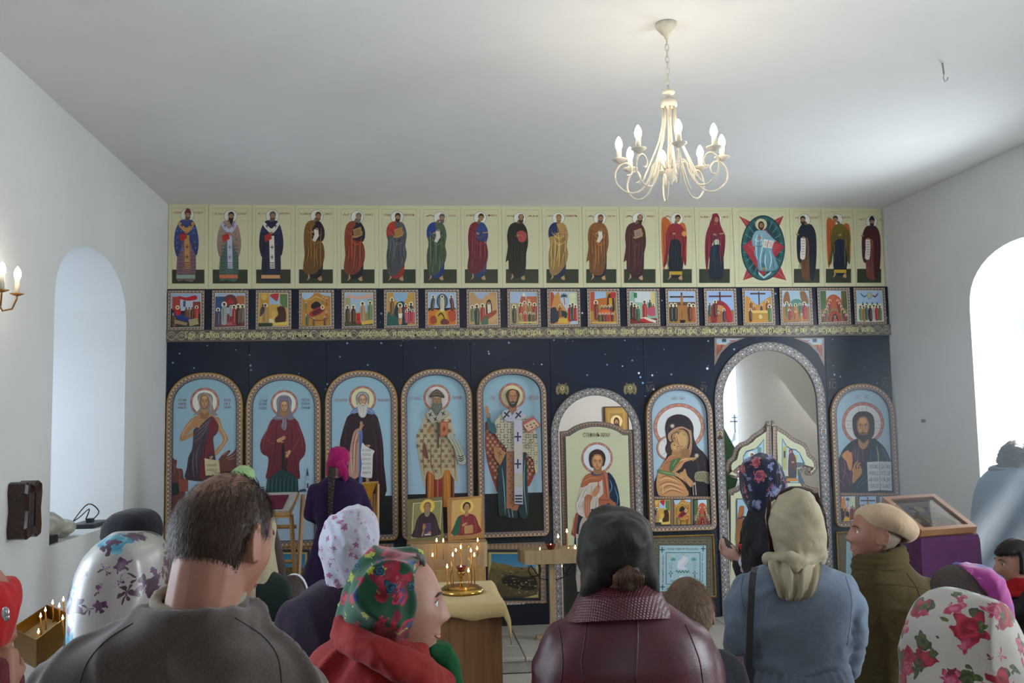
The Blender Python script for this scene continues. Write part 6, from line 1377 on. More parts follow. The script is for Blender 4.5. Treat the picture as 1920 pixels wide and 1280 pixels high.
 def eyes(s,brow='5a4636',iris='4a5a5a'):
  for sd in (-1,1):
   b=MB(); c=s.H@(Vector((sd*.031,.0715,.004))*s.hs); b.ball(c,.0115*s.hs,14,10); e=b.build('eye',MEYE,s.e,smooth=True)
   b=MB(); fw=(s.H.to_3x3()@Vector((0,1,0))); b.lathe(c+fw*.0098*s.hs,[(0.0001,.0022),(.0035,.0016),(.0052,.0)],14,fw); b.build('iris',MIRIS,e,smooth=True)
   b=MB(); q=lambda x,y,z:s.H@(Vector((sd*x,y,z))*s.hs)
   b.tube([q(.018,.0805,.009),q(.025,.0825,.0125),q(.035,.0810,.0125),q(.044,.0745,.006)],[.0012,.002,.002,.001],6); b.build('eyelid',MSKIN[0],e,smooth=True)
   b=MB(); b.tube([q(.012,.0925,.021),q(.025,.0905,.0255),q(.037,.0850,.0255),q(.048,.0755,.019)],[.0018,.0032,.003,.0012],6); b.build('eyebrow',MBROW,s.e,smooth=True)
  b=MB(); q=lambda x,y,z:s.H@(Vector((x,y,z))*s.hs)
  for z,r in ((-.0635,.0036),(-.0728,.0045)):
   b.tube([q(-.022,.0775,-.0685),q(-.012,.0855,z),q(0,.0885,z-.0005),q(.012,.0855,z),q(.022,.0775,-.0685)],[.001,r*.8,r,r*.8,.001],8)
  b.build('lips',MLIPS,s.e,smooth=True)
 def cloth(s,name,F,m,vox=.011,smooth=3,fold=None,label=None):
  o=link(name,F.done(vox,smooth,fold),m,s.e)
  if label:o['label']=label
  return o
 def sleeves(s,F,r0=.062,r1=.055,r2=.042,ext=1.0):
  for sd in (-1,1):
   sh,el,wr=s.joints(sd); k=s.k
   w2=el.lerp(wr,ext); F.chain([s.P(sd*.10,-.01,1.37),sh+Vector((0,0,-.01)),sh.lerp(el,.5),el,el.lerp(w2,.5),w2],[r0*k,r0*1.05*k,r1*1.06*k,r1*k,(r1+r2)/2*k,r2*k])
  return F
 def torso(s,F,w=1.0,d=1.0,zb=.5,flare=1.0,zt=1.40):
  k=s.k; L=lambda z,rx,ry,y=0:(*s.P(0,y,z),rx*k*w,ry*k*d,s.yaw)
  F.rings([L(zb,.17*flare,.14*flare),L(.88,.178,.135),L(1.0,.165,.125),L(1.12,.155,.115),L(1.25,.170,.125),L(1.34,.172,.112),L(zt-.01,.135,.085,-.01),L(zt+.02,.08,.07,-.012)])
  return F
 def skirt(s,m,z0=.12,r=.26,top=.95,name='skirt',seed=1,rt=.16):
  F=Fz(); k=s.k; L=lambda z,rx,ry:(*s.P(0,0,z),rx*k,ry*k,s.yaw)
  F.rings([L(z0,r,r*.85),L((z0+top)/2,(r+rt)/2*1.02,(r+rt)/2*.85),L(top-.15,rt*1.1,rt*.85),L(top,rt,rt*.75)])
  c=s.g
  def fold(P,Nn):
   a=np.arctan2(P[:,1]-c.y,P[:,0]-c.x); w_=np.clip((top*k+s.z0-P[:,2])/(top*k),0,1); return .016*w_*np.sin(a*13+2*np.sin(a*3+seed)+P[:,2]*2)
  return s.cloth(name,F,m,.016,2,fold)
 def trousers(s,m,top=1.0):
  F=Fz(); k=s.k
  F.rings([(*s.P(0,0,.78),.16*k,.11*k,s.yaw),(*s.P(0,0,.9),.168*k,.12*k,s.yaw),(*s.P(0,0,top),.155*k,.115*k,s.yaw)])
  for sd in (-1,1):F.chain([s.P(sd*.085,0,.85),s.P(sd*.09,.01,.47),s.P(sd*.09,-.015,.10)],[.098*k,.078*k,.068*k])
  return s.cloth('trousers',F,m,.014,3,wrinkle(.004,(9,9,16),3))
 def shoes(s,m):
  for sd in (-1,1):
   F=Fz(); k=s.k; a,b,c=s.P(sd*.09,-.035,.045),s.P(sd*.10,.07,.045),s.P(sd*.105,.135,.035)
   F.chain([s.P(sd*.09,-.02,.10),a],[.042*k,.044*k]); F.chain([a,b,c],[.044*k,.044*k,.032*k])
   o=s.cloth('shoe',F,m,.012,1); z=np.array([v.co.z for v in o.data.vertices]); lo=-s.g.z+s.z0+.0
   for v in o.data.vertices:v.co.z=max(v.co.z,lo+.002)
 def hair(s,m,thick,sc=1.0,name='hair',fold=None):
  """thick(X, Y, Z) in head units -> offset over the scalp (negative hides it)"""
  P,fs=head_verts(72,54,sc=1.0,fem=s.fem); X,Y,Z=P.T
  t=thick(X,Y,Z); L=np.linalg.norm(P,axis=1,keepdims=True); P=P+P/L*t[:,None]
  if fold is not None:P=P+P/L*fold(P)[:,None]
  vs=[s.H@(Vector(p)*s.hs) for p in P]
  me=mesh(vs,fs); me.polygons.foreach_set('use_smooth',[True]*len(me.polygons)); return link(name,me,m,s.e)
 def strands(s,m,root,flow,n,L,name='hair_strands',seed=0,w=.0011,lift=.25):
  """short tapering strands: root(X, Y, Z) -> 0..1 density, flow(p) -> direction in head space"""
  rs=np.random.RandomState(seed); P,_=head_verts(72,54,fem=s.fem); vs=[]; fs=[]
  c=0; tries=0
  while c<n and tries<n*12:
   tries+=1; p=P[rs.randint(len(P))].copy(); p+=rs.randn(3)*.0022
   if rs.rand()>max(.05,math.sqrt(p[0]**2+p[1]**2)/.09):continue
   if rs.rand()>root(*p):continue
   nrm=p/np.linalg.norm(p); d=np.array(flow(p)); d=d-nrm*d.dot(nrm); d=d/(np.linalg.norm(d)+1e-9)+rs.randn(3)*.16
   q=p+nrm*(.002+.003*rs.rand()); side=np.cross(d,nrm); side/=np.linalg.norm(side)+1e-9
   LL=L*(.6+.6*rs.rand()); pts=[q]
   for j in range(3):
    d=d+nrm*(lift if j==0 else -.12); d/=np.linalg.norm(d); pts.append(pts[-1]+d*LL/3)
   b=len(vs)
   for j,pp in enumerate(pts):
    ww=w*(1,.9,.65,.12)[j]; vs+=[pp-side*ww,pp+side*ww]
   fs+=[(b+2*j,b+2*j+1,b+2*j+3,b+2*j+2) for j in range(3)]; c+=1
  M_=np.array(s.H); V=np.array(vs)*s.hs; V=V@M_[:3,:3].T+M_[:3,3]
  me=mesh(V,fs); me.polygons.foreach_set('use_smooth',[True]*len(me.polygons)); o=link(name,me,m,s.e); o['kind']='stuff'; return o
 def hd(s,x,y,z):return s.H@(Vector((x,y,z))*s.hs)
def skin(name,c,rough=.55):
 m,nt,p=nmat(name); v=tcoord(nt); f=noisetex(nt,v,22,4); c=lin(c)
 nt.links.new(ramp(nt,f,[(.3,(c[0]*.9,c[1]*.80,c[2]*.80)),(.7,(min(1,c[0]*1.07),c[1]*1.08,c[2]*1.08))]),p.inputs['Base Color'])
 p.inputs['Roughness'].default_value=rough; p.inputs['Subsurface Weight'].default_value=.12; p.inputs['Subsurface Radius'].default_value=(1,.35,.2); p.inputs['Subsurface Scale'].default_value=.012
 bump(nt,p,noisetex(nt,v,300,3),.12,.001); return m
MSKIN=[skin('skin_fair','ab8270'),skin('skin_ruddy','9c705c'),skin('skin_pale','c49e8c')]
MEYE=mat('eye_white','d8d2cc',.15,var=.02); MIRIS=mat('iris_dark','3a3a34',.1); MBROW=mat('brow_hair','5a4a3c',.8); MLIPS=mat('lips','b8776e',.45,var=.05)
def hairmat(name,c,c2,sc=(260,260,24)):
 m,nt,p=nmat(name); f=noisetex(nt,tcoord(nt,sc),1,4,.6)
 nt.links.new(ramp(nt,f,[(.3,c),(.7,c2)]),p.inputs['Base Color']); p.inputs['Roughness'].default_value=.5; p.inputs['Specular IOR Level'].default_value=.35
 bump(nt,p,f,.6,.004); return m
def floral(name,base,blobs,scale=14,rough=.75,sheen=.3,warp=.02,kind='Object',metal=0):
 """scarf print: every blob = (scale, radius, petal count, colour, colour2, density) scattered by Voronoi cells"""
 m,nt,p=nmat(name); v0=tcoord(nt,kind=kind)
 nn=N(nt,'ShaderNodeTexNoise'); nn.inputs['Scale'].default_value=26; nt.links.new(v0,nn.inputs['Vector'])
 vm=N(nt,'ShaderNodeVectorMath',operation='MULTIPLY_ADD'); vm.inputs[1].default_value=(warp,warp,warp); nt.links.new(nn.outputs['Color'],vm.inputs[0]); nt.links.new(v0,vm.inputs[2]); v=vm.outputs[0]
 if isinstance(base,tuple):col=ramp(nt,noisetex(nt,v,5,3),[(.35,base[0]),(.65,base[1])])
 else :col=ramp(nt,noisetex(nt,v,6,3),[(.3,dk(base,.9)),(.7,base)])
 for i,(sc,rad,pet,c1,c2,dens) in enumerate(blobs):
  off=N(nt,'ShaderNodeVectorMath',operation='ADD'); off.inputs[1].default_value=(i*.37,i*.21,i*.53); nt.links.new(v,off.inputs[0])
  vo=N(nt,'ShaderNodeTexVoronoi'); vo.inputs['Scale'].default_value=sc; vo.inputs['Randomness'].default_value=.8; nt.links.new(off.outputs[0],vo.inputs['Vector'])
  sub=N(nt,'ShaderNodeVectorMath',operation='SUBTRACT'); nt.links.new(off.outputs[0],sub.inputs[0]); nt.links.new(vo.outputs['Position'],sub.inputs[1])
  sp=N(nt,'ShaderNodeSeparateXYZ'); nt.links.new(sub.outputs[0],sp.inputs[0])
  cs=N(nt,'ShaderNodeSeparateColor'); nt.links.new(vo.outputs['Color'],cs.inputs[0])
  ang=math_(nt,'ARCTAN2',sp.outputs[2],sp.outputs[0]); wob=math_(nt,'COSINE',math_(nt,'MULTIPLY_ADD',ang,pet,math_(nt,'MULTIPLY',cs.outputs[2],6.28)))
  rad=rad*1.35; dens=min(1,dens*1.3); R=math_(nt,'MULTIPLY_ADD',wob,rad*.22,rad); ok=math_(nt,'LESS_THAN',cs.outputs[0],dens)
  d=vo.outputs['Distance']
  inside=math_(nt,'MULTIPLY',math_(nt,'LESS_THAN',d,R),ok)
  cc=ramp(nt,math_(nt,'FRACT',math_(nt,'MULTIPLY_ADD',d,3.2/rad*.5,math_(nt,'MULTIPLY',ang,.16))),[(.2,c1),(.55,c2),(.9,c1)])
  col=mixc(nt,inside,col,cc)
 wv=noisetex(nt,v0,700,2); nt.links.new(mixc(nt,.12,col,ramp(nt,wv,[(.3,'000000'),(.7,'ffffff')]),'OVERLAY'),p.inputs['Base Color'])
 p.inputs['Roughness'].default_value=rough; p.inputs['Sheen Weight'].default_value=sheen; p.inputs['Specular IOR Level'].default_value=.3
 bump(nt,p,wv,.2,.001); return m
def HC(x,ytop,Y,hs=.95,th=.012):return at(x,ytop,Y)-Vector((0,0,.114*hs+th))
def deg(a):return math.radians(a)
MSHOE=mat('black_shoe','1c1a1a',.4); MTRS=fabric('dark_trousers','23252c'); MSKT=fabric('dark_skirt','2a2630')
def arm(P,sd,el,wr,**o):return (el,wr,o)
Y=1.78; hc=HC(421,889,Y,1.0,.004)
A_=Person('balding man in a grey-brown striped sweater seen from behind, head turned right',hc,hc.z+.114,deg(-6),deg(-30),deg(12),fem=0,hsc=1.02,loc=at(358,1250,1.76)*1)
A_.g.z=0; A_.e.location=A_.g; A_.body(MSKIN[1],.0065,hands=False)
def hair_man(X,Yv,Z):
 back=(Z>-.055+.05*np.clip((Yv+.02)/.06,0,1))&(Yv<.062)
 side=np.abs(X)>.03
 t=np.where(back,.0045,-.004); t=np.where((Yv>.03)&(Z<.045),-.004,t)
 ear=(np.abs(X)>.058)&(Z<.012)&(Yv>-.028); return np.where(ear,-.004,t)
def bald(x,y,z):return math.exp(-((x-.0)/.036)**2-((y+.038)/.040)**2-((z-.100)/.05)**2)
m,nt,p=nmat('receding_hair'); v=tcoord(nt,kind='Object'); gm=N(nt,'ShaderNodeTexCoord')
MHM=hairmat('short_brown_hair','2e2018','50392b')
va=N(nt,'ShaderNodeAttribute',attribute_name='thin'); f=noisetex(nt,tcoord(nt,(300,300,60)),1,3)
k_=ramp(nt,math_(nt,'ADD',va.outputs['Fac'],math_(nt,'MULTIPLY_ADD',f,.5,-.25)),[(.15,(0,0,0)),(.75,(1,1,1))])
nt.links.new(mixc(nt,k_,ramp(nt,f,[(.3,'2a1e17'),(.7,'4a372c')]),'96705c'),p.inputs['Base Color']); p.inputs['Roughness'].default_value=.5; MHR=m
ho=A_.hair(MHR,hair_man)
Pm,_=head_verts(72,54,fem=0); at_=ho.data.attributes.new('thin','FLOAT','POINT')
at_.data.foreach_set('value',np.clip(1.5*np.exp(-((Pm[:,0]-.0)/.040)**2-((Pm[:,1]+.034)/.046)**2)*(Pm[:,2]>.03)+.9*np.exp(-((Pm[:,2]+.062)/.016)**2),0,1).astype(np.float32))
def dens_m(x,y,z):
 if z<-.058+.05*min(1,max(0,(y+.02)/.06)) or y>.06 or (y>.03 and z<.045):return 0
 if abs(x)>.055 and z<.012 and y>-.028:return 0
 return 1-.95*math.exp(-((x)/.042)**2-((y+.034)/.048)**2)*(z>.03)
A_.strands(MHM,dens_m,lambda p:(p[0]*3,-.35-(p[1]+.04)*2 if p[2]>.06 else -.15,.15 if p[2]>.095 else -1),9000,.017,seed=2,w=.0006,lift=.12)
m,nt,p=nmat('striped_knit'); v=tcoord(nt); sp=N(nt,'ShaderNodeSeparateXYZ'); nt.links.new(v,sp.inputs[0])
kn=noisetex(nt,v,420,2); base=mixc(nt,.35,ramp(nt,noisetex(nt,v,10,4),[(.3,'3c332e'),(.7,'4b413b')]),ramp(nt,kn,[(.3,'2a2320'),(.7,'5e534c')]))
zz=sp.outputs[2]; zi=A_.hc.z
lo=math_(nt,'LESS_THAN',zz,zi-.228)
ln=math_(nt,'LESS_THAN',math_(nt,'ABSOLUTE',math_(nt,'SUBTRACT',math_(nt,'FRACT',math_(nt,'MULTIPLY',zz,30)),.5)),.085)
nt.links.new(mixc(nt,math_(nt,'MULTIPLY',math_(nt,'MULTIPLY',lo,ln),.85),base,'8a8074'),p.inputs['Base Color']); p.inputs['Roughness'].default_value=.95; p.inputs['Sheen Weight'].default_value=.3
bump(nt,p,kn,.35,.0015); MKN=m
F=Fz(); rows=[(1134,302,440,.092,-.03),(1143,284,446,.094,-.028),(1150,262,446,.085),(1165,210,472,.105),(1185,158,505,.12),(1210,118,545,.13),(1240,84,572,.135),(1275,66,592,.14),(1320,74,606,.145),(1400,90,606,.145),(1560,110,585,.14)]
F.px(Y,rows[::-1],n=36); F.down(Y,rows[-1],[(.95,.20,.15),(.80,.21,.15)]); c0=at(372,1139,Y); F.b.tube([c0+Vector((.088*math.cos(t)+.006,.088*math.sin(t)-.008,-.018)) for t in [2*PI*i/28 for i in range(28)]],.026,10,closed=True)
for sd,px_ in ((-1,96),(1,570)):
 S=at(px_,1240,Y); A_.arms['R' if sd>0 else 'L']=(S+Vector((sd*.015,.0,-.30)),S+Vector((-sd*.03,.16,-.46)),{})
 F.chain([S+Vector((-sd*.06,0,-.01)),S+Vector((-sd*.01,0,-.06)),S+Vector((sd*.015,0,-.30)),S+Vector((-sd*.03,.16,-.46))],[.058,.066,.058,.042])
ASW=A_.cloth('sweater',F,MKN,.0085,4,wrinkle(.009,(10,10,6),5,30,.001))
F=Fz(); c0=at(372,1139,Y)
F.b.tube([c0+Vector((.080*math.cos(t)+.0,.082*math.sin(t)-.008,.006+.012*math.sin(t))) for t in [2*PI*i/28 for i in range(28)]],.011,8,closed=True); A_.cloth('neckband',F,MKN,.006,1)
F=Fz(); F.b.tube([c0+Vector((.073*math.cos(t)+.002,.074*math.sin(t)-.008,.020+.014*math.sin(t))) for t in [2*PI*i/28 for i in range(28)]],.012,8,closed=True); A_.cloth('shirt_collar',F,fabric('shirt_grey_beige','8d8474'),.006,1)
A_.trousers(MTRS); A_.shoes(MSHOE)
Y=2.62; hc=HC(1157,953,Y,.95,.016)
m,nt,p=nmat('burgundy_leather'); v=tcoord(nt); f=noisetex(nt,v,12,4); vo=N(nt,'ShaderNodeTexVoronoi'); vo.inputs['Scale'].default_value=260; nt.links.new(v,vo.inputs['Vector'])
nt.links.new(ramp(nt,f,[(.3,'3c121b'),(.7,'501a25')]),p.inputs['Base Color']); p.inputs['Roughness'].default_value=.42; p.inputs['Specular IOR Level'].default_value=.5; bump(nt,p,vo.outputs['Distance'],.12,.002); MLE=m
B_=Person('woman in a dark olive headscarf and burgundy leather coat seen from behind',hc,hc.z+.12,deg(2),deg(2),deg(4))
B_.body(MSKIN[0],.009,face=False,hands=False)
F=Fz(); rows=[(1098,1106,1214,.07,.0),(1115,1100,1222,.075),(1140,1078,1262,.09),(1160,1056,1290,.105),(1180,1038,1318,.118),(1205,1022,1332,.13),(1240,1006,1343,.14),(1290,996,1352,.14),(1400,1010,1340,.13),(1600,1020,1330,.14)]
F.px(Y,rows[::-1],n=36); F.down(Y,rows[-1],[(.8,.25,.17),(.45,.30,.22)])
for sd,px_ in ((-1,1040),(1,1312)):
 S=at(px_,1210,Y); F.chain([S+Vector((-sd*.03,0,.01)),S+Vector((sd*.0,0,-.06)),S+Vector((sd*.02,-.01,-.30)),S+Vector((-sd*.02,.12,-.5))],[.062,.066,.060,.048])
 B_.arms['R' if sd>0 else 'L']=(S+Vector((sd*.02,-.01,-.30)),S+Vector((-sd*.02,.12,-.5)),{})
def leather(P,Nn):return .004*nz(P*np.array([9,9,4]),1,4)+.0035*np.clip(1-np.abs(nz(P*np.array([10,10,16]),1,9))*3,0,1)*(Nn[:,0]**2)
BCOAT=B_.cloth('coat',F,MLE,.009,4,leather)
def seamline(pts,Y,dy,r,m,e,name='seam'):
 b=MB(); b.tube([at(x,y,Y-d_) for x,y,d_ in pts],r,6); b.build(name,m,e,smooth=True)
MLD=mat('dark_leather_edge','35121a',.4)
F=Fz(); cc=at(1160,1108,Y); N_=30
up=[]; lw=[]
for i in range(N_+1):
 t=PI*(-.02+1.04*i/N_)+PI; c_,s_=math.cos(t),math.sin(t)
 up.append(cc+Vector((.088*c_,.078*s_+.0,.028+.006*s_))); lw.append(cc+Vector((.150*c_,.112*s_-.012,-.052-.004*abs(c_)-.015*abs(c_)**3)))
b=MB()
for k_ in range(N_):
 pass
mid=[a.lerp(b_,.45)+Vector((0,-.006,.012)) for a,b_ in zip(up,lw)]
inner=[Vector((cc.x+(a.x-cc.x)*.86,cc.y+(a.y-cc.y)*.86,a.z-.05)) for a in up]
L_=[inner,up,mid,lw,[q+Vector((0,.008,.004)) for q in [a*1 for a in lw]],[a+Vector((0,.014,-.012)) for a in mid]]
for a,b_ in zip(L_,L_[1:]):b.strip(a,b_)
m,nt,p=nmat('embossed_leather'); v=tcoord(nt,(1,1,1),rot=(0,0,.6)); br=N(nt,'ShaderNodeTexWave'); br.inputs['Scale'].default_value=46; nt.links.new(v,br.inputs[0]); v2=tcoord(nt,(1,1,1),rot=(0,.9,-.6)); b2=N(nt,'ShaderNodeTexWave'); b2.inputs['Scale'].default_value=46; nt.links.new(v2,b2.inputs[0])
h_=math_(nt,'MULTIPLY',br.outputs['Fac'],b2.outputs['Fac']); nt.links.new(ramp(nt,h_,[(.1,'3c141c'),(.6,'6c2834')]),p.inputs['Base Color']); p.inputs['Roughness'].default_value=.4; bump(nt,p,h_,.5,.003)
co_=b.build('collar',m,B_.e,smooth=True)
sf=F=Fz(); F.px(Y,[(1125,1098,1222,.055,.05),(1100,1094,1224,.085,.03),(1078,1090,1226,.105,.02),(1050,1087,1225,.12,.01),(1015,1089,1222,.125),(988,1098,1213,.118),(968,1113,1200,.10),(956,1132,1180,.06),(952.5,1150,1166,.02)],n=36)
F.chain([at(1110,1085,Y-.04),at(1112,1120,Y-.03),at(1125,1150,Y+.05)],[.030,.028,.02]); F.chain([at(1212,1080,Y-.03),at(1214,1115,Y-.02),at(1205,1140,Y+.06)],[.026,.024,.02])
B_.cloth('headscarf',F,fabric('dark_olive_scarf','25251f',rough=.6,sheen=.15,var=.2),.0075,4,wrinkle(.012,(9,9,4),12,30,.001))
b=MB();
for i in range(26):
 x=1150+i*2.2; b.tube([at(x,1058+abs(i-13)*1.5,Y-.105),at(x+1,1080,Y-.108),at(x-1+(i%3),1100+(i*7)%9,Y-.088)],[.002,.003,.001],5)
F=Fz(); F.ball(at(1177,1080,Y-.085),(.038,.018,.042)); B_.cloth('hair',F,hairmat('brown_hair','2c2018','4a3526'),.006,2,lambda P,Nn:.002*np.sin(P[:,0]*900))
b.build('hair_strands',hairmat('brown_hair_strand','3a2a20','6a4c36'),B_.e,smooth=True)['kind']='stuff'
B_.shoes(MSHOE)
Y=3.42; hc=HC(1493,915,Y,.95,.012)
C_=Person('woman in a cream headscarf and grey-blue sweater with a black strap over the left shoulder',hc,hc.z+.12,deg(0),deg(-2),deg(2))
C_.body(MSKIN[2],.009,face=False,hands=False)
F=Fz(); rows=[(1056,1450,1538,.07),(1066,1418,1560,.09),(1078,1392,1584,.105),(1095,1382,1600,.118),(1120,1374,1607,.125),(1160,1386,1596,.13),(1200,1398,1588,.13),(1240,1404,1586,.125),(1262,1408,1586,.12)]
F.px(Y,rows[::-1],n=36)
for sd,px_,e_,w_ in ((-1,1388,(1381,1200),(1398,1258)),(1,1594,(1601,1190),(1592,1255))):
 S=at(px_,1100,Y); E_=at(*e_,Y-.03); W_=at(*w_,Y+.10); F.chain([S+Vector((-sd*.03,0,.0)),S.lerp(E_,.4),E_,W_],[.054,.056,.050,.040]); C_.arms['R' if sd>0 else 'L']=(E_,W_+Vector((0,.03,0)),{})
MSW=fabric('grey_blue_knit','6b7888',var=.12,weave=500,bmp=.4)
CSW=C_.cloth('sweater',F,MSW,.010,4,lambda P,Nn:wrinkle(.007,(9,9,12),21,30,.001)(P,Nn))
F=Fz(); F.px(Y,[(1420,1385,1615,.20),(1330,1395,1606,.19),(1275,1402,1592,.15),(1250,1406,1588,.128),(1243,1408,1586,.12)],n=36); F.down(Y,(1420,1385,1615,.20),[(.5,.25,.23),(.3,.27,.24)])
cx_=C_.g
C_.cloth('skirt',F,fabric('grey_skirt','6c7685',var=.1),.012,2,lambda P,Nn:.008*np.sin(np.arctan2(P[:,1]-Y,P[:,0]-at(1497,1300,Y).x)*30))
b=MB(); pts=[at(1416,1063,Y-.055),at(1413,1072,Y-.122),at(1410,1100,Y-.142),at(1407,1160,Y-.150),at(1405,1230,Y-.150),at(1404,1330,Y-.18)]
b.strip([p_+Vector((-.011,0,0)) for p_ in pts],[p_+Vector((.012,0,0)) for p_ in pts]); b.strip([p_+Vector((-.011,.004,0)) for p_ in pts],[p_+Vector((.012,.004,0)) for p_ in pts])
b.strip([p_+Vector((-.011,0,0)) for p_ in pts],[p_+Vector((-.011,.004,0)) for p_ in pts]); b.strip([p_+Vector((.012,0,0)) for p_ in pts],[p_+Vector((.012,.004,0)) for p_ in pts])
C_.cs=b.build('bag_strap',mat('black_strap','14151a',.45),C_.e)
F=Fz(); F.px(Y,[(1060,1478,1540,.06,.03),(1054,1462,1546,.085,.02),(1040,1457,1547.5,.105,.01),(1020,1451,1545.5,.115),(995,1444,1544.5,.12),(970,1442.5,1541,.12),(948,1449,1534,.11),(930,1461,1522,.085),(920,1474,1508,.055),(915.5,1487,1497,.02)],n=36)
F.chain([at(1455,1046,Y-.04),at(1478,1046,Y-.115),at(1505,1052,Y-.12),at(1538,1050,Y-.04)],[.020,.022,.022,.022]); F.ball(at(1444,1048,Y-.03),(.030,.03,.024)); F.ball(at(1489,1062,Y-.125),(.020,.018,.026))
MCS=fabric('cream_scarf','a2987e',var=.06,sheen=.3,rough=.8,bmp=.15)
C_.cloth('headscarf',F,MCS,.0075,4,wrinkle(.008,(12,12,7),31,40,.001))
F=Fz(); q_=[(1050,1440,1541),(1065,1442,1540),(1085,1449,1537),(1105,1456,1531),(1118,1460,1524),(1127,1466,1512)]
vs=[]; fs=[]; n=22
for j,(y,a,b_) in enumerate(q_):
 for i in range(n+1):
  x=a+(b_-a)*i/n; dpt=-.100-.055*min(1,j/2)-.012*math.sin(i*.9+j*.5)-.006*math.sin(i*2.3); dpt+=.05*abs(i/n-.5)**2*4*(1 if j<3 else .4)
  vs.append(at(x,y-(abs(i/n-.5)*2)**2*(5 if j==5 else 0),Y+dpt))
m0=len(vs); vs+=[v_+Vector((0,.007,0)) for v_ in vs]
for j in range(len(q_)-1):
 for i in range(n):
  a=j*(n+1)+i; fs.append((a,a+1,a+n+2,a+n+1)); fs.append((m0+a,m0+a+n+1,m0+a+n+2,m0+a+1))
for j in range(len(q_)-1):
 for i in (0,n):a=j*(n+1)+i; fs.append((a,a+n+1,m0+a+n+1,m0+a))
for i in range(n):a=(len(q_)-1)*(n+1)+i; fs.append((a,a+1,m0+a+1,m0+a))
o=link('scarf_tail',mesh(vs,fs),MCS,C_.e,smooth=True)
b=MB(); rnd=random.Random(5)
for i in range(30):
 t=i/29; b.tube([at(1442+rnd.uniform(-3,4),925+t*20,Y+.02),at(1438+rnd.uniform(-2,5),960+t*30,Y+.0),at(1447+rnd.uniform(-4,4),1030+t*10,Y-.0)],.0012,4)
 b.tube([at(1530+rnd.uniform(-4,3),922+t*12,Y+.02),at(1545+rnd.uniform(-3,3),960+t*20,Y+.01),at(1548+rnd.uniform(-3,6),1010+t*15,Y+.0),at(1546+rnd.uniform(-4,3),1040,Y)],.0013,4)
b.tube([at(1454,936,Y+.03),at(1466,921,Y+.02),at(1482,914.5,Y+.01),at(1500,914,Y+.01),at(1520,919,Y+.02),at(1536,935,Y+.03)],.006,6)
b.build('hair',hairmat('dark_brown_hair','2a1a16','4a2e26'),C_.e,smooth=True)['kind']='stuff'
C_.shoes(MSHOE)
Y=3.75; hc=at(1640,1000,Y)
D_=Person('older person in a beige beret and olive coat, face turned left',hc,hc.z+.13,deg(50),deg(78),deg(-6),hroll=deg(0),hsc=1.0)
D_.body(MSKIN[1],.0065,hands=False)
F=Fz(); bc_=at(1664,978,Y)
rot=Matrix.Rotation(deg(24),3,'Y')@Matrix.Rotation(deg(-8),3,'X')
vs=[]; fs=[]; nn_=44; prof=[(.001,.058),(.04,.057),(.075,.050),(.105,.034),(.124,.008),(.128,-.014),(.120,-.034),(.100,-.050),(.086,-.056),(.082,-.050),(.0825,-.03),(.001,-.03)]
for r,z in prof:
 for k_ in range(nn_):
  t=2*PI*k_/nn_; rr=r*(1+.035*math.sin(3*t+1)*(r>.09)+.02*math.sin(7*t)); vs.append(bc_+rot@Vector((rr*1.02*math.cos(t),rr*math.sin(t),z*(1+.12*math.sin(t*2)*(z>0)))))
for j in range(len(prof)-1):
 for k_ in range(nn_):fs.append((j*nn_+k_,j*nn_+(k_+1)%nn_,(j+1)*nn_+(k_+1)%nn_,(j+1)*nn_+k_))
F.b.add(vs,fs); F.b.add([],[])
MBE=fabric('beige_felt','b59c80',var=.08,rough=.95,sheen=.5,weave=300)
D_.cloth('beret',F,MBE,.007,4,lambda P,Nn:.002*nz(P,22,2)+.0012*nz(P,60,5))
b=MB(); b.tube([bc_+rot@Vector((.0,0,.052)),bc_+rot@Vector((.006,-.004,.082))],[.005,.003],8); D_.bs=b.build('beret_stem',MBE,D_.e,smooth=True)
F=Fz(); rows=[(1044,1612,1695,.085),(1062,1602,1708,.10),(1080,1598,1728,.13),(1100,1594,1748,.15),(1130,1592,1756,.165),(1180,1590,1762,.17),(1250,1590,1764,.17),(1400,1590,1764,.17)]
F.px(Y,rows[::-1],n=36); F.down(Y,rows[-1],[(.75,.20,.19),(.5,.21,.2)])
S=at(1735,1110,Y-.04); F.chain([S,S+Vector((.01,-.03,-.12)),S+Vector((.0,-.02,-.32)),S+Vector((-.14,.05,-.46))],[.066,.064,.058,.045]); D_.arms['R']=(S+Vector((0,-.02,-.32)),S+Vector((-.14,.05,-.46)),{})
S=at(1606,1110,Y+.13); F.chain([S,S+Vector((.0,.02,-.3)),S+Vector((-.12,.08,-.44))],[.06,.055,.045]); D_.arms['L']=(S+Vector((0,.02,-.3)),S+Vector((-.12,.08,-.44)),{})
MOC=fabric('olive_cloth','4a3c1e',var=.14,rough=.85,sheen=.2,weave=600)
DCO=D_.cloth('coat',F,MOC,.010,4,wrinkle(.009,(8,8,6),41,30,.001))
F=Fz(); ring=[]
for dz,rr in ((0,.088),(.022,.090),(.044,.084),(.058,.078)):F.b.tube([at(1650,1062,Y)+Vector((rr*1.12*math.cos(t),rr*math.sin(t),dz+.02*math.cos(t))) for t in [2*PI*i/26 for i in range(26)]],.017,8,closed=True)
D_.cloth('collar',F,MOC,.007,3,lambda P,Nn:.0025*np.sin(P[:,2]*240+nz(P,12,1)*2))
D_.hair(hairmat('grey_brown_hair','6a5a4c','8c7c6c'),lambda X,Yv,Z:np.where((Yv<-.02)&(Z>-.06),.006,-.004)); D_.trousers(MTRS,1.0); D_.shoes(MSHOE)
Y=2.22; hc=at(751,1132,Y)
E_=Person('woman in a green headscarf with red flowers and a red coat, face turned right',hc,hc.z+.125,deg(-35),deg(-84),deg(2),hroll=deg(-3),hsc=1.0)
E_.body(MSKIN[0],.0055,hands=False)
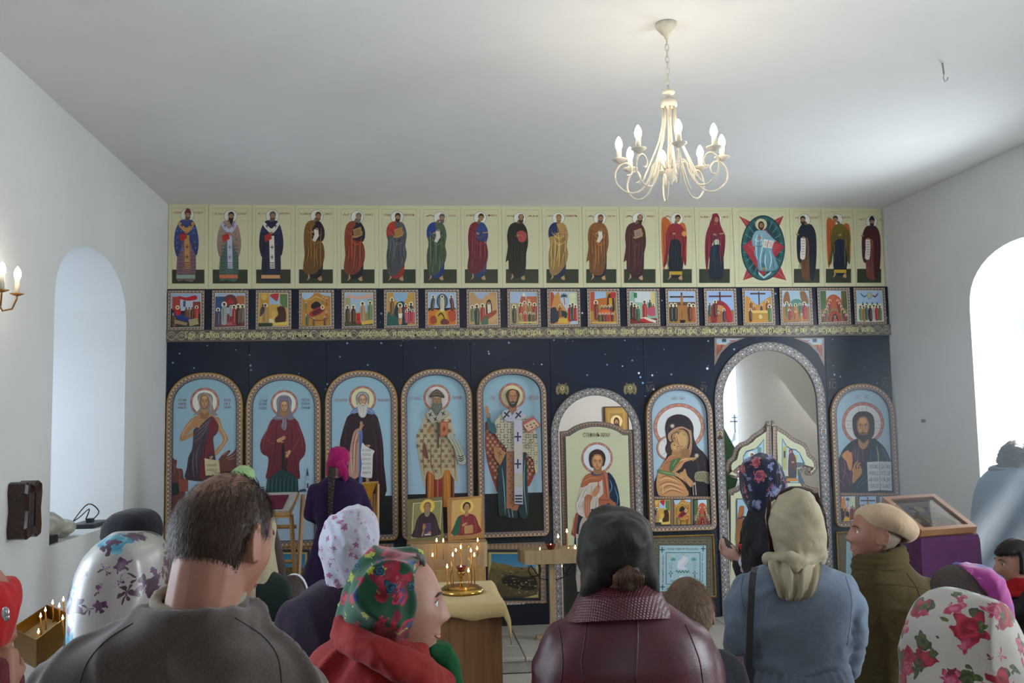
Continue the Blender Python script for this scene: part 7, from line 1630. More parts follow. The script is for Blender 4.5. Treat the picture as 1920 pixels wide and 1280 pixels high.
MGF=floral('green_rose_scarf',('0f3d26','16563a'),[(9,.30,5,'6e1022','a8283c',.55),(15,.20,4,'1c3c7c','2a1c3c',.45),(26,.20,6,'8a9a20','b8b23c',.4),(22,.22,5,'b03048','5a0f20',.4),(17,.16,3,'0c2a4c','2f6a70',.4)],warp=.03,rough=.8)
F=Fz(); F.px(Y,[(1205,640,788,.07,.02),(1185,636,786,.09,.01),(1160,634,784,.105),(1130,638,783,.115),(1100,648,783,.12),(1072,662,788,.115),(1052,682,796,.10),(1040,706,795,.075),(1033.5,735,778,.035)],n=36,yaw=0)
F.ball(E_.hd(0,-.028,.010),(.088,.098,.119),E_.H.to_3x3())
def scarfE(P,Nn):return wrinkle(.010,(8,14,9),52,30,.001)(P,Nn)
E_.cloth('headscarf',F,MGF,.0065,4,scarfE)
b=MB(); b.tube([at(797,1037,Y-.02),at(806,1043,Y-.02),at(809,1056,Y-.03)],[.010,.012,.006],8); F=Fz(); F.chain([at(783,1043,Y-.03),at(794,1050,Y-.02),at(796,1060,Y-.03)],[.009,.010,.005]); E_.cloth('hair',F,hairmat('grey_hair','4a4644','7c7470'),.006,1,lambda P,Nn:.0015*np.sin(P[:,0]*1500+P[:,2]*500))
F=Fz(); rows=[(1178,648,740,.08),(1192,632,780,.10),(1215,622,800,.12),(1245,612,812,.14),(1280,596,818,.16),(1340,590,822,.17),(1500,600,815,.17)]
F.px(Y,rows[::-1],n=36,yaw=0); F.down(Y,rows[-1],[(.75,.18,.18),(.5,.20,.19)])
S=at(640,1262,Y-.03); F.chain([S,S+Vector((-.03,-.02,-.1)),S+Vector((-.02,0,-.32)),S+Vector((.12,.05,-.42))],[.075,.072,.062,.045]); E_.arms['L']=(S+Vector((-.02,0,-.32)),S+Vector((.12,.05,-.42)),{})
S=at(800,1275,Y+.14); F.chain([S,S+Vector((.0,0,-.3)),S+Vector((.1,.08,-.42))],[.06,.058,.045]); E_.arms['R']=(S+Vector((0,0,-.3)),S+Vector((.1,.08,-.42)),{})
MRC=fabric('red_coat_cloth','8f1f1e',var=.12,rough=.8,sheen=.25)
E_.cloth('coat',F,MRC,.009,4,wrinkle(.008,(9,9,8),61,30,.001))
F=Fz(); cpt=[(640,1168,-.03),(668,1186,-.09),(705,1203,-.12),(745,1220,-.13),(785,1236,-.10),(815,1250,-.05),(835,1262,.02),(828,1266,.08)]
for off,r in ((0,.021),(1,.025),(2,.026)):F.chain([at(x,y+off*14+(i*1.2),Y+dy*(1+off*.1)) for i,(x,y,dy) in enumerate(cpt)],[r]*len(cpt))
F.chain([at(640,1175,Y),at(660,1180,Y+.08),at(720,1196,Y+.12),at(790,1225,Y+.12),at(826,1256,Y+.06)],[.024]*5)
E_.cloth('collar',F,MRC,.0075,4,wrinkle(.004,(14,14,14),66,40,.001))
F=Fz(); F.chain([at(808,1215,Y+.0),at(826,1222,Y+.02),at(842,1245,Y+.03),at(848,1290,Y+.03),at(842,1360,Y+.03)],[.016,.026,.030,.030,.02]); E_.cloth('scarf_tail',F,fabric('green_scarf_end','14552f',sheen=.2),.007,2,wrinkle(.004,(20,20,8),3,30,.0005))
E_.trousers(MTRS); E_.shoes(MSHOE)
Y=3.15; hc=HC(660,948,Y,.95,.018)
G_=Person('woman in a white headscarf with small pink flowers and a dark purple knit',hc,hc.z+.12,deg(-20),deg(-25),deg(6))
G_.body(MSKIN[0],.009,face=False,hands=False)
MWP=floral('white_pink_floral','b2b3c0',[(30,.21,5,'94607c','7c4a66',.75),(42,.16,4,'b090a4','8c7088',.6)],warp=.02)
F=Fz(); F.px(Y,[(1121,634,650,.03,-.05),(1108,624,664,.055,-.03),(1088,613,688,.08,-.01),(1062,605,703,.10),(1035,602,711,.118),(1008,603,713,.122),(985,609,707.5,.118),(966,624,696,.10),(955,640,681,.07),(949,654,668,.03)],n=36)
G_.cloth('headscarf',F,MWP,.0075,4,wrinkle(.011,(11,11,6),71,35,.0015))
F=Fz(); rows=[(1085,600,700,.09),(1100,572,730,.11),(1120,550,760,.125),(1145,532,780,.135),(1180,522,790,.14),(1230,524,790,.14),(1300,532,785,.14),(1450,540,780,.14)]
F.px(Y,rows[::-1],n=32); F.down(Y,rows[-1],[(.7,.24,.18),(.4,.26,.2)])
for sd,px_ in ((-1,552),(1,765)):
 S=at(px_,1160,Y); F.chain([S,S+Vector((sd*.01,0,-.1)),S+Vector((sd*.02,0,-.3)),S+Vector((-sd*.04,.15,-.42))],[.062,.062,.055,.04]); G_.arms['R' if sd>0 else 'L']=(S+Vector((sd*.02,0,-.3)),S+Vector((-sd*.04,.15,-.42)),{})
MPK=fabric('purple_knit','1e0c22',var=.15,weave=350,bmp=.5)
G_.cloth('cardigan',F,MPK,.011,4,wrinkle(.006,(9,9,8),75,30,.001)); G_.shoes(MSHOE)
Y=7.35; hc=HC(634,835,Y,.92,.010)
H_=Person('girl in a magenta kerchief and long purple dress with a braid, standing at the lectern',hc,hc.z-SOL+.12,deg(-6),deg(-14),deg(10),z0=SOL,hsc=.92)
k=H_.k
S1,S2=at(590,918,Y),at(672,918,Y); H_.arms={'L':(at(580,965,Y+.03),at(596,975,Y+.22),{}),'R':(at(690,962,Y+.03),at(672,975,Y+.22),{})}
H_.body(MSKIN[2],.010,face=False,hands=False)
F=Fz(); rows=[(890,618,650,.075),(898,604,664,.095),(908,592,674,.11),(925,586,682,.12),(960,588,680,.115),(985,594,674,.095),(1010,588,682,.12),(1060,572,694,.18),(1110,560,702,.24),(1170,552,712,.27),(1195,550,714,.28)]
F.px(Y,rows[::-1],n=32)
for sd,a_ in ((-1,'L'),(1,'R')):
 el,wr,_=H_.arms[a_]; S=S1 if sd<0 else S2; F.chain([S,S.lerp(el,.5),el,wr],[.052,.050,.048,.038])
MPD=fabric('deep_purple_dress','2a163c',var=.12)
gcx=at(634,1100,Y).x
def fd(P,Nn):
 w_=np.clip((1.05-P[:,2])/.9,0,1); return .012*w_*np.sin(np.arctan2(P[:,1]-Y,P[:,0]-gcx)*14+P[:,2]*3)+.003*nz(P,14,4)
H_.cloth('dress',F,MPD,.013,3,fd)
F=Fz(); F.px(Y,[(892,611,626,.05,.02),(884,612,640,.085,.02),(872,612.5,653,.098,.01),(860,613,656,.10),(848,616,654,.095),(840,621,648,.075),(835.5,629,641,.03)],n=28)
F.chain([at(640,866,Y-.095),at(636,872,Y-.11)],[.022,.026]); F.chain([at(642,872,Y-.11),at(648,886,Y-.11),at(647,903,Y-.10)],[.022,.028,.008]); F.chain([at(640,872,Y-.11),at(640,884,Y-.12),at(636,893,Y-.115)],[.02,.02,.007])
MMK=fabric('magenta_kerchief','a3195f',var=.1,sheen=.3)
H_.cloth('kerchief',F,MMK,.0075,3,wrinkle(.005,(14,14,14),81,50,.001))
b=MB(); n_=17
for i in range(n_):
 t=i/(n_-1); y=880+t*108; x=622.5-t*5; r=.028*(1-.55*t)
 for s_ in (-1,1):c_=at(x+s_*1.6*(1-.4*t),y+(3 if s_>0 else 0),Y-.125-.02*math.sin(t*3)); b.ball(c_,(r*.72,r*.7,r*1.05),10,6,Matrix.Rotation(s_*.6,3,'Y'))
b.build('braid',hairmat('braid_hair','1e1714','3c2c24'),H_.e,smooth=True)['label']='long dark braid'
H_.shoes(MSHOE)
Y=2.75; hc=HC(245,1000,Y,.95,.03)
I_=Person('woman in a shiny white headscarf with purple and turquoise flowers near the left wall',hc,hc.z+.13,deg(0),deg(0),deg(10))
I_.body(MSKIN[0],.010,face=False,hands=False)
MST=floral('white_satin_floral','a8a6a0',[(8,.30,4,'2f7f96','6fa8b8',.55),(12,.25,6,'3a1f34','4a2444',.6),(18,.24,5,'5a3462','3a1a2c',.5)],warp=.05,rough=.28,sheen=0)
MST.node_tree.nodes['Principled BSDF'].inputs['Specular IOR Level'].default_value=.7
F=Fz(); F.px(Y,[(1300,128,300,.13,-.02),(1230,130,296,.14,-.02),(1180,134,300,.15,-.01),(1140,139,306,.155),(1105,143,307,.155),(1070,151,306,.15),(1040,164,305,.14),(1018,184,299,.12),(1004,208,284,.085),(998.5,230,262,.035)],n=36)
def satin(P,Nn):return .009*np.clip(1-np.abs(nz(P*np.array([9,9,5]),1,93))*2.2,-.3,1)+.002*nz(P,22,5)
I_.cloth('headscarf',F,MST,.008,5,satin)
F=Fz(); rows=[(1200,150,290,.11),(1230,110,340,.13),(1280,90,360,.14),(1400,95,355,.14)]
F.px(Y,rows[::-1]); F.down(Y,rows[-1],[(.7,.22,.18),(.4,.25,.2)]); I_.cloth('coat',F,fabric('dark_wine_coat','2c1824'),.013,4,wrinkle(.006)); I_.shoes(MSHOE)
Y=3.70; hc=HC(255,958,Y,.95,.02)
J_=Person('person in a black beret with fair hair, in front of the left window niche',hc,hc.z+.14,deg(6),deg(6),deg(4))
J_.body(MSKIN[0],.011,face=False,hands=False)
F=Fz(); F.px(Y,[(1012,204,300,.11),(1000,193,303,.125),(985,193,302,.13),(970,203,297,.125),(959,216,286,.10),(952.5,238,268,.05)],n=32); F.ball(at(212,1003,Y-.03),(.045,.07,.03))
J_.cloth('beret',F,fabric('black_wool','141318',rough=.95,sheen=.3),.009,4,lambda P,Nn:.005*nz(P*np.array([12,12,16]),1,5)+.0015*nz(P,50,2))
J_.hair(hairmat('fair_hair','8a6c4a','b4946a'),lambda X,Yv,Z:np.where((Z>-.075)&(Yv<.05),.014,-.004),fold=lambda P:.002*np.sin(np.arctan2(P[:,0],P[:,1])*40))
F=Fz(); J_.torso(F,1.15,1.2,.5,1.2); J_.sleeves(F); J_.cloth('coat',F,fabric('charcoal_coat','26262c'),.015,4,wrinkle(.006)); J_.trousers(MTRS); J_.shoes(MSHOE)
Y=4.55; hc=HC(1431,853,Y,.95,.014)
K_=Person('woman in a navy floral headscarf and black jacket holding a phone before the royal doors',hc,hc.z+.12,deg(42),deg(40),deg(12))
wl,wr_=at(1383,1050,Y+.22),at(1392,1046,Y+.12)
K_.arms={'L':(at(1392,1072,Y+.16),wl,dict(curl=.75,dirv=Vector((-.72,.42,.50)),palm=Vector((.3,-.4,.85)))),'R':(at(1418,1078,Y-.02),wr_,dict(curl=.8,dirv=Vector((-.85,.35,.35)),palm=Vector((.1,.5,.85))))}
K_.body(MSKIN[2],.0065,face=False)
MNF=floral('navy_floral',('0c1024','141a36'),[(12,.27,5,'8c92b0','4a5480',.5),(13,.26,6,'9a3c4c','b87070',.38),(22,.22,5,'5a6090','9a9cb4',.4),(23,.18,4,'8a3048','30406c',.4)],warp=.05)
F=Fz(); F.px(Y,[(962,1404,1446,.06,.0),(948,1400,1458,.09),(930,1397,1466,.105),(912,1393,1472,.115),(892,1391,1466,.12),(874,1392,1458,.118),(862,1398,1448,.10),(855,1407,1438,.07),(851.5,1416,1429,.03)],n=32)
F.ball(at(1462,908,Y-.06),(.03,.03,.035))
K_.cloth('headscarf',F,MNF,.008,3,wrinkle(.009,(12,12,8),101,40,.001))
F=Fz(); rows=[(948,1408,1452,.075),(958,1402,1474,.09),(975,1398,1500,.12),(1000,1396,1512,.15),(1040,1396,1514,.16),(1090,1398,1512,.16),(1200,1400,1510,.16)]
F.px(Y,rows[::-1],n=30); F.down(Y,rows[-1],[(.8,.16,.16)])
F.chain([at(1412,985,Y+.10),at(1404,1030,Y+.14),K_.arms['L'][0],wl.lerp(K_.arms['L'][0],.28)],[.052,.050,.046,.038]); F.chain([at(1440,990,Y-.10),at(1425,1040,Y-.08),K_.arms['R'][0],wr_.lerp(K_.arms['R'][0],.30)],[.055,.052,.048,.038])
K_.cloth('jacket',F,fabric('black_jacket','16151a',rough=.6,sheen=.1),.010,3,wrinkle(.006,(12,12,10),105))
for w_,e_ in ((wl,K_.arms['L'][0]),(wr_,K_.arms['R'][0])):
 b=MB(); d_=(e_-w_).normalized(); b.tube([w_+d_*.025,w_+d_*.06],[.034,.036],14); b.build('shirt_cuff',mat('white_cuff','c4c8d4',.7),K_.e,smooth=True)
K_.skirt(MSKT,.10,.25,.95,rt=.17); K_.shoes(MSHOE)
Y=2.05; hc=at(-74,1152,Y)
L_=Person('woman in a bright red headscarf at the left edge, one hand raised to the chin',hc,hc.z+.125,deg(-50),deg(-68),deg(14),hsc=.98)
wr=at(12,1296,Y-.02)
L_.arms={'R':(at(34,1345,Y+.05),wr,dict(curl=1.15,dirv=Vector((-.15,.25,.95)),palm=Vector((-.8,.5,.1)),sz=.95)),'L':(at(-80,1400,Y),at(-30,1420,Y+.15),{})}
L_.body(MSKIN[1],.006)
F=Fz(); F.px(Y,[(1215,-125,2,.06,-.01),(1190,-145,18,.10),(1160,-150,26,.12),(1130,-148,27,.125),(1108,-136,22,.12),(1094,-115,8,.10),(1085,-85,-20,.05)],n=32)
L_.cloth('headscarf',F,fabric('red_scarf','b01c20',var=.1,sheen=.3),.008,4,wrinkle(.006,(12,12,6),111))
b=MB(); b.ball(at(10,1149,Y-.12),(.008,.005,.012)); b.ball(at(12,1157,Y-.12),(.006,.004,.008)); b.build('hair_clip',mat('silver_clip','b8b8bc',.3,.8),L_.e,smooth=True)
F=Fz(); rows=[(1225,-105,20,.09),(1260,-135,30,.12),(1320,-150,40,.14),(1420,-150,45,.15)]
F.px(Y,rows[::-1]); F.down(Y,rows[-1],[(.7,.2,.18),(.4,.22,.2)]); F.chain([at(-20,1290,Y+.03),L_.arms['R'][0],wr.lerp(L_.arms['R'][0],.35)],[.055,.052,.042])
L_.cloth('coat',F,fabric('red_wine_coat','5c1a24'),.012,4,wrinkle(.006)); L_.shoes(MSHOE)
Y=5.9; hc=at(1905,862,Y)
M_=Person('bearded clergyman in a pale blue cape with curly dark hair beside the bright right window',hc,hc.z+.14,deg(-45),deg(-58),deg(8),fem=0)
M_.arms={'L':(M_.P(-.15,.03,1.06),M_.P(-.05,.14,1.12),{}),'R':(M_.P(.15,.03,1.06),M_.P(.05,.14,1.12),{})}; M_.body(MSKIN[0],.010,hands=False)
MCH=hairmat('curly_dark_hair','17141a','3a3440',(60,60,60))
b=MB(); rnd=random.Random(8)
for i in range(190):
 a,u=rnd.uniform(0,2*PI),rnd.uniform(-.75,1); q=Vector((math.cos(a)*math.sqrt(1-u*u)*.094,math.sin(a)*math.sqrt(1-u*u)*.10-.014,u*.115))
 if q.y>.055 and q.z<.06:continue
 c_=M_.H@q; r=rnd.uniform(.012,.020); b.tube([c_+Vector((math.cos(t)*r,math.sin(t)*r*.8,-t*.004)) for t in [j*.8 for j in range(8)]],[.005]*7+[.001],5)
for i in range(70):
 a=rnd.uniform(-1,1); c_=M_.hd(a*.06,.075+rnd.uniform(-.02,.02),-.075-rnd.uniform(0,.10)); b.tube([c_,c_+Vector((rnd.uniform(-.01,.01),rnd.uniform(-.01,.01),-.03)),c_+Vector((rnd.uniform(-.015,.015),0,-.05))],[.007,.007,.001],5)
b.build('hair',MCH,M_.e,smooth=True)['label']='curly dark hair and beard';
M_.hair(MCH,lambda X,Yv,Z:np.where((Yv<.05)&(Z>-.11),.016,-.004)+.0,name='hair_mass',fold=lambda P:.004*nz(P*90,1,3)).location=(0,0,0)
F=Fz(); rows=[(876,1868,1930,.10),(884,1855,1945,.13),(898,1842,1958,.16),(925,1834,1968,.19),(960,1831,1975,.21),(1020,1832,1985,.23),(1100,1832,1995,.25),(1200,1832,2005,.26),(1300,1832,2010,.27)]
F.px(Y,rows[::-1],n=36); F.down(Y,rows[-1],[(.14,.36,.28)])
mcx=at(1900,1000,Y).x
M_.cloth('cape',F,fabric('blue_cape','5f87a6',var=.1,rough=.5,sheen=.3),.013,4,lambda P,Nn:.014*np.clip((1.5-P[:,2])/.9,0,1)*np.sin(np.arctan2(P[:,1]-Y,P[:,0]-mcx)*11+P[:,2]*1.5)+.004*nz(P,10,2))
F=Fz(); cc_=at(1895,882,Y); F.b.tube([cc_+Vector((.115*math.cos(t),.10*math.sin(t),.012*math.sin(t))) for t in [2*PI*i/24 for i in range(24)]],.026,8,closed=True); M_.cloth('cape_collar',F,fabric('dark_blue_collar','1f4a66'),.010,2)
M_.trousers(MTRS); M_.shoes(MSHOE)
Y=3.95; hc=HC(1902,1008,Y,.90,.012)
N_b=Person('boy with short black hair and red scarf in a dark jacket, face turned left',hc,1.28,deg(60),deg(84),deg(-2),hsc=.90,fem=1)
N_b.g=Vector((N_b.g.x,N_b.g.y,0)); N_b.k=(hc.z+.12)/1.7
N_b.body(MSKIN[0],.0065,hands=False)
bh=lambda X,Yv,Z:np.where(((Yv<.02)&(Z>-.035-.0*X))|(Z>.058-.25*np.clip(Yv-.02,0,.1)),.013,-.005)
N_b.hair(hairmat('black_hair','0e0c0d','25201f'),bh,fold=lambda P:.0015*nz(P*np.array([120,120,30]),1,3))
def dB(x,y,z):return 1 if ((y<.02 and z>-.035) or z>.055) and not (abs(x)>.055 and z<.01 and y>-.03) else 0
N_b.strands(hairmat('black_strands','0c0a0b','221d1c'),dB,lambda p:(p[0]*2,.6 if p[2]>.06 else -.1,.0 if p[2]>.09 else -1),3500,.026,seed=4,w=.0012)
F=Fz(); k=N_b.k
F.rings([(*N_b.P(0,0,.70),.19,.15,N_b.yaw),(*N_b.P(0,0,1.0),.17*k*1.1,.13,N_b.yaw),(*N_b.P(0,0,1.3),.19*k,.125,N_b.yaw),(*N_b.P(0,0,1.38),.13*k,.09,N_b.yaw)]); N_b.sleeves(F,.062,.056,.046)
N_b.cloth('jacket',F,fabric('black_padded','131318',rough=.6),.011,4,lambda P,Nn:.006*np.sin(P[:,2]*70)+.003*nz(P,14,3))
F=Fz(); cn=N_b.P(0,.0,1.41)
for dz,rr in ((-.02,.085),(.008,.078),(.03,.070)):F.b.tube([cn+Vector((rr*math.cos(t),rr*math.sin(t),dz+.012*math.sin(t*2))) for t in [2*PI*i/24 for i in range(24)]],.021,8,closed=True)
N_b.cloth('neck_scarf',F,fabric('red_neck_scarf','a8181e'),.008,3,wrinkle(.004,(20,20,20),5)); N_b.trousers(MTRS); N_b.shoes(MSHOE)
Y=3.05; hc=HC(1795,1058,Y,.93,.016)
O_=Person('girl with brown hair under a slipped magenta scarf beside the rose-patterned scarf',hc,hc.z+.12,deg(-5),deg(30),deg(10),hsc=.93)
O_.body(MSKIN[0],.010,face=False,hands=False)
O_.hair(hairmat('brown_smooth_hair','2a2120','4a3a36'),lambda X,Yv,Z:np.where((Z>-.09)&(Yv<.06),.016,-.004),fold=lambda P:.001*np.sin(np.arctan2(P[:,0],P[:,1])*60))
MMV=floral('magenta_violet','a23a88',[(8,.34,4,'4a4a9c','6a3a94',.4),(16,.25,5,'c060a0','8a2f74',.4),(20,.2,4,'3c5aa0','2c3c7c',.3)],warp=.05)
F=Fz(); F.px(Y,[(1190,1836,1900,.06,.03),(1160,1826,1893,.09,.02),(1130,1815,1886,.11),(1105,1806,1877,.118),(1083,1800,1866,.115),(1066,1796,1850,.095),(1057,1795,1832,.055)],n=32)
O_.cloth('headscarf',F,MMV,.008,4,wrinkle(.005,(12,12,9),121))
F=Fz(); rows=[(1150,1765,1850,.08),(1175,1740,1880,.12),(1230,1728,1895,.13),(1350,1735,1890,.13)]
F.px(Y,rows[::-1]); F.down(Y,rows[-1],[(.6,.2,.16),(.35,.22,.18)]); O_.cloth('jacket',F,fabric('plum_jacket','4a2244'),.013,3,wrinkle(.005)); O_.shoes(MSHOE)
Y=2.02; hc=HC(1800,1108,Y,.95,.02)
R_=Person('woman in a white headscarf printed with big red roses, right foreground',hc,hc.z+.13,deg(0),deg(10),deg(12))
R_.body(MSKIN[0],.010,face=False,hands=False)
MRS=floral('rose_print','b0aba2',[(14,.24,3,'46502c','2c3420',.75),(12,.30,5,'7c1224','a82c3e',.62),(21,.20,3,'3a4626','5a6434',.6),(17,.24,5,'982c4c','b86078',.45),(30,.16,4,'5a1c28','7a2c38',.3)],warp=.03,rough=.8)
F=Fz(); F.px(Y,[(1420,1690,1960,.17,-.02),(1340,1698,1945,.165,-.02),(1280,1704,1925,.155,-.01),(1235,1704,1910,.145),(1195,1706,1898,.138),(1160,1715,1880,.13),(1132,1732,1860,.118),(1112,1757,1838,.09),(1102,1780,1815,.05)],n=36)
R_.cloth('headscarf',F,MRS,.008,4,wrinkle(.011,(8,8,4),131,22,.0015))
F=Fz(); rows=[(1330,1700,1930,.13),(1400,1680,1960,.15),(1500,1685,1955,.15)]
F.px(Y,rows[::-1]); F.down(Y,rows[-1],[(.7,.2,.17),(.4,.22,.19)]); R_.cloth('coat',F,fabric('grey_coat','3a3a42'),.014,3,wrinkle(.005)); R_.shoes(MSHOE)
Y=3.0; hc=HC(1287,1082,Y,.92,.009)
P_b=Person('boy with short light brown hair seen from behind next to the leather coat',hc,1.3,deg(-10),deg(-14),deg(8),hsc=.92,fem=1)
P_b.k=(hc.z+.12)/1.7; P_b.body(MSKIN[1],.007,face=False,hands=False)
ph_=lambda X,Yv,Z:np.where((Z>-.060)&(Yv<.07),.010,-.004)
P_b.hair(hairmat('light_brown_hair','4a3628','6e5440'),ph_,fold=lambda P:.0012*nz(P*np.array([150,150,26]),1,3))
P_b.strands(hairmat('light_brown_strands','523c2c','86684c'),lambda x,y,z:1 if (z>-.062 and y<.07) and not (abs(x)>.055 and z<.008 and y>-.028) else 0,lambda p:(p[0]*3+.35,.1 if p[2]>.08 else 0,-.35 if p[2]>.09 else -1),6500,.030,seed=6,w=.0010,lift=.2)
F=Fz(); P_b.torso(F,1.15,1.15,.6,1.0); P_b.sleeves(F,.06,.055,.045); P_b.cloth('jacket',F,fabric('dark_jacket','1e2026'),.013,3,wrinkle(.005)); P_b.trousers(MTRS); P_b.shoes(MSHOE)
Y=5.9; hc=HC(456,873,Y,.93,.014)
Q_p=Person('person in a pale green knitted hat behind the balding man',hc,hc.z+.12,deg(0),deg(-20),deg(4),hsc=.92)
Q_p.body(MSKIN[1],.012,face=False,hands=False)
F=Fz(); F.px(Y,[(900,432,477,.095),(890,431.5,478,.10),(881,436,475,.09),(875,444,468,.06),(872,452,461,.02)],n=26)
Q_p.cloth('knitted_hat',F,fabric('pale_green_knit','9fc088',weave=250,bmp=.7),.008,3,lambda P,Nn:.0015*np.sin(P[:,2]*700))
F=Fz(); Q_p.torso(F,1.1,1.1,.5,1.2); Q_p.sleeves(F); Q_p.cloth('coat',F,fabric('brown_coat','4a3a38'),.016,3,wrinkle(.005)); Q_p.trousers(MTRS); Q_p.shoes(MSHOE)
Y=3.95; hc=at(466,1005,Y)
T_p=Person('woman in a cream knitted shawl with fringe, half hidden behind the balding man',hc,hc.z+.12,deg(-10),deg(-20),deg(6),hsc=.95)
T_p.body(MSKIN[0],.011,face=False,hands=False)
MSHW=fabric('cream_knit_shawl','a89c80',weave=220,bmp=.8,var=.12)
F=Fz(); F.px(Y,[(1180,440,535,.14),(1150,436,533,.145),(1110,432,528,.14),(1070,424,521,.13),(1030,410,517,.125),(990,408,519,.12),(965,420,514,.10),(950,440,495,.06)],n=30)
T_p.cloth('shawl',F,MSHW,.009,3,lambda P,Nn:.006*np.sin(P[:,0]*95+P[:,2]*18+nz(P,8,2)*1.5)+.001*nz(P,90,3))
b=MB(); rnd=random.Random(9)
for i in range(46):
 x=470+i*1.45; y0=1176-abs(i-30)*.3; b.tube([at(x,y0-10,Y-.14),at(x+rnd.uniform(-2,2),y0+8,Y-.145),at(x+rnd.uniform(-3,3),y0+22,Y-.14)],[.003,.0025,.001],5)
b.build('fringe',MSHW,T_p.e,smooth=True)['kind']='stuff'
F=Fz(); T_p.torso(F,1.1,1.05,.5,1.2); T_p.sleeves(F); T_p.cloth('coat',F,fabric('dark_green_coat','14241f'),.015,3,wrinkle(.005)); T_p.shoes(MSHOE)
Y=4.6; hc=HC(546,1078,Y,.86,.012)
U_p=Person('small child with dark hair and a white hairband, left of the purple dress',hc,1.1,deg(10),deg(-30),deg(6),hsc=.86)
U_p.k=(hc.z+.12)/1.7; U_p.body(MSKIN[2],.011,face=False,hands=False)
U_p.hair(hairmat('child_hair','241c1a','3e302a'),lambda X,Yv,Z:np.where((Z>-.08)&(Yv<.065),.014,-.004),fold=lambda P:.0012*nz(P*np.array([120,120,30]),1,3))
b=MB(); b.tube([U_p.hd(.094*math.cos(t),.02,.0+.13*math.sin(t)) for t in [PI*i/14 for i in range(15)]],.006,6); b.build('hairband',mat('white_band','d2d2d6',.5),U_p.e,smooth=True)
F=Fz(); U_p.torso(F,1.15,1.15,.45,1.3); U_p.sleeves(F,.06,.055,.045); U_p.cloth('dress',F,fabric('dusty_pink_dress','8a6068'),.014,3,wrinkle(.005)); U_p.shoes(MSHOE)
Y=3.35; hc=HC(335,1030,Y,.93,.012)
V_p=Person('person in a crimson jacket glimpsed between the satin scarf and the balding man',hc,hc.z+.12,deg(-8),deg(-8),deg(4),hsc=.93)
V_p.body(MSKIN[0],.012,face=False,hands=False); V_p.hair(hairmat('ash_hair','3a3432','5a504a'),lambda X,Yv,Z:np.where((Z>-.09)&(Yv<.06),.012,-.004))
F=Fz(); V_p.torso(F,1.25,1.1,.5,1.2); V_p.sleeves(F,.07); V_p.cloth('jacket',F,fabric('crimson_jacket','a01838'),.014,3,wrinkle(.005)); V_p.trousers(MTRS); V_p.shoes(MSHOE)
MIV=mat('ivory_metal','cfc6b4',.35,var=.08,vscale=40); MBULB=emis('bulb_glow',(1,.84,.62),95); MFLAME=emis('flame_glow',(1,.62,.26),26); MBR=mat('brass','c09850',.22,.95,var=.15,vscale=30); MGW=mat('gold_wire','a8763c',.3,.8)
MWAX=mat('beeswax','c08428',.45,var=.1,sub=.2); MRG=mat('red_glass','6a0814',.08,spec=.8)
cn=atZ(1249,44,ZC); CX,CY=cn.x,cn.y; zb=at(1258,345,CY).z; DX=at(1258,300,CY).x
CH=empty('chandelier',(CX,CY,ZC)); tag(CH,'ivory eight-arm chandelier with lit candle bulbs hanging on a chain from the ceiling','chandelier')
b=MB(); b.lathe((CX,CY,ZC-.001),[(.001,0),(.052,0),(.054,-.012),(.050,-.022),(.030,-.048),(.014,-.062),(.010,-.078),(.001,-.08)],24); b.build('ceiling_canopy',MIV,CH,smooth=True)
zt=at(1253,172,CY).z; z0=ZC-.078; nl=9
for i in range(nl):
 z=z0-(z0-zt)*(i+.5)/nl; h=(z0-zt)/nl*.68; b=MB(); fl_=i%2
 b.tube([(CX+(.009*math.cos(t) if fl_ else 0),CY+(0 if fl_ else .009*math.cos(t)),z+h*math.sin(t)) for t in [2*PI*k/12 for k in range(12)]],.0022,5,closed=True); b.build('chain_link',MIV,CH,smooth=True)
zs_=[at(1256,y,CY).z for y in (172,180,186,195,318,338)]
b=MB(); b.lathe((CX,CY,0),[(.001,zs_[0]+.012),(.012,zs_[0]+.008),(.032,zs_[0]),(.030,zs_[0]-.010),(.012,zs_[0]-.016),(.012,zs_[2]),(.038,zs_[2]-.002),(.040,zs_[3]-.012),(.034,zs_[3]-.018),(.010,zs_[3]-.02),(.009,zs_[4]+.02),(.024,zs_[4]+.006),(.030,zs_[4]-.012),(.014,zs_[5]),(.005,zs_[5]-.012),(.007,zs_[5]-.02),(.001,zs_[5]-.026)],20); b.build('column',MIV,CH,smooth=True)
R0=.262; zc=at(1258,297,CY).z
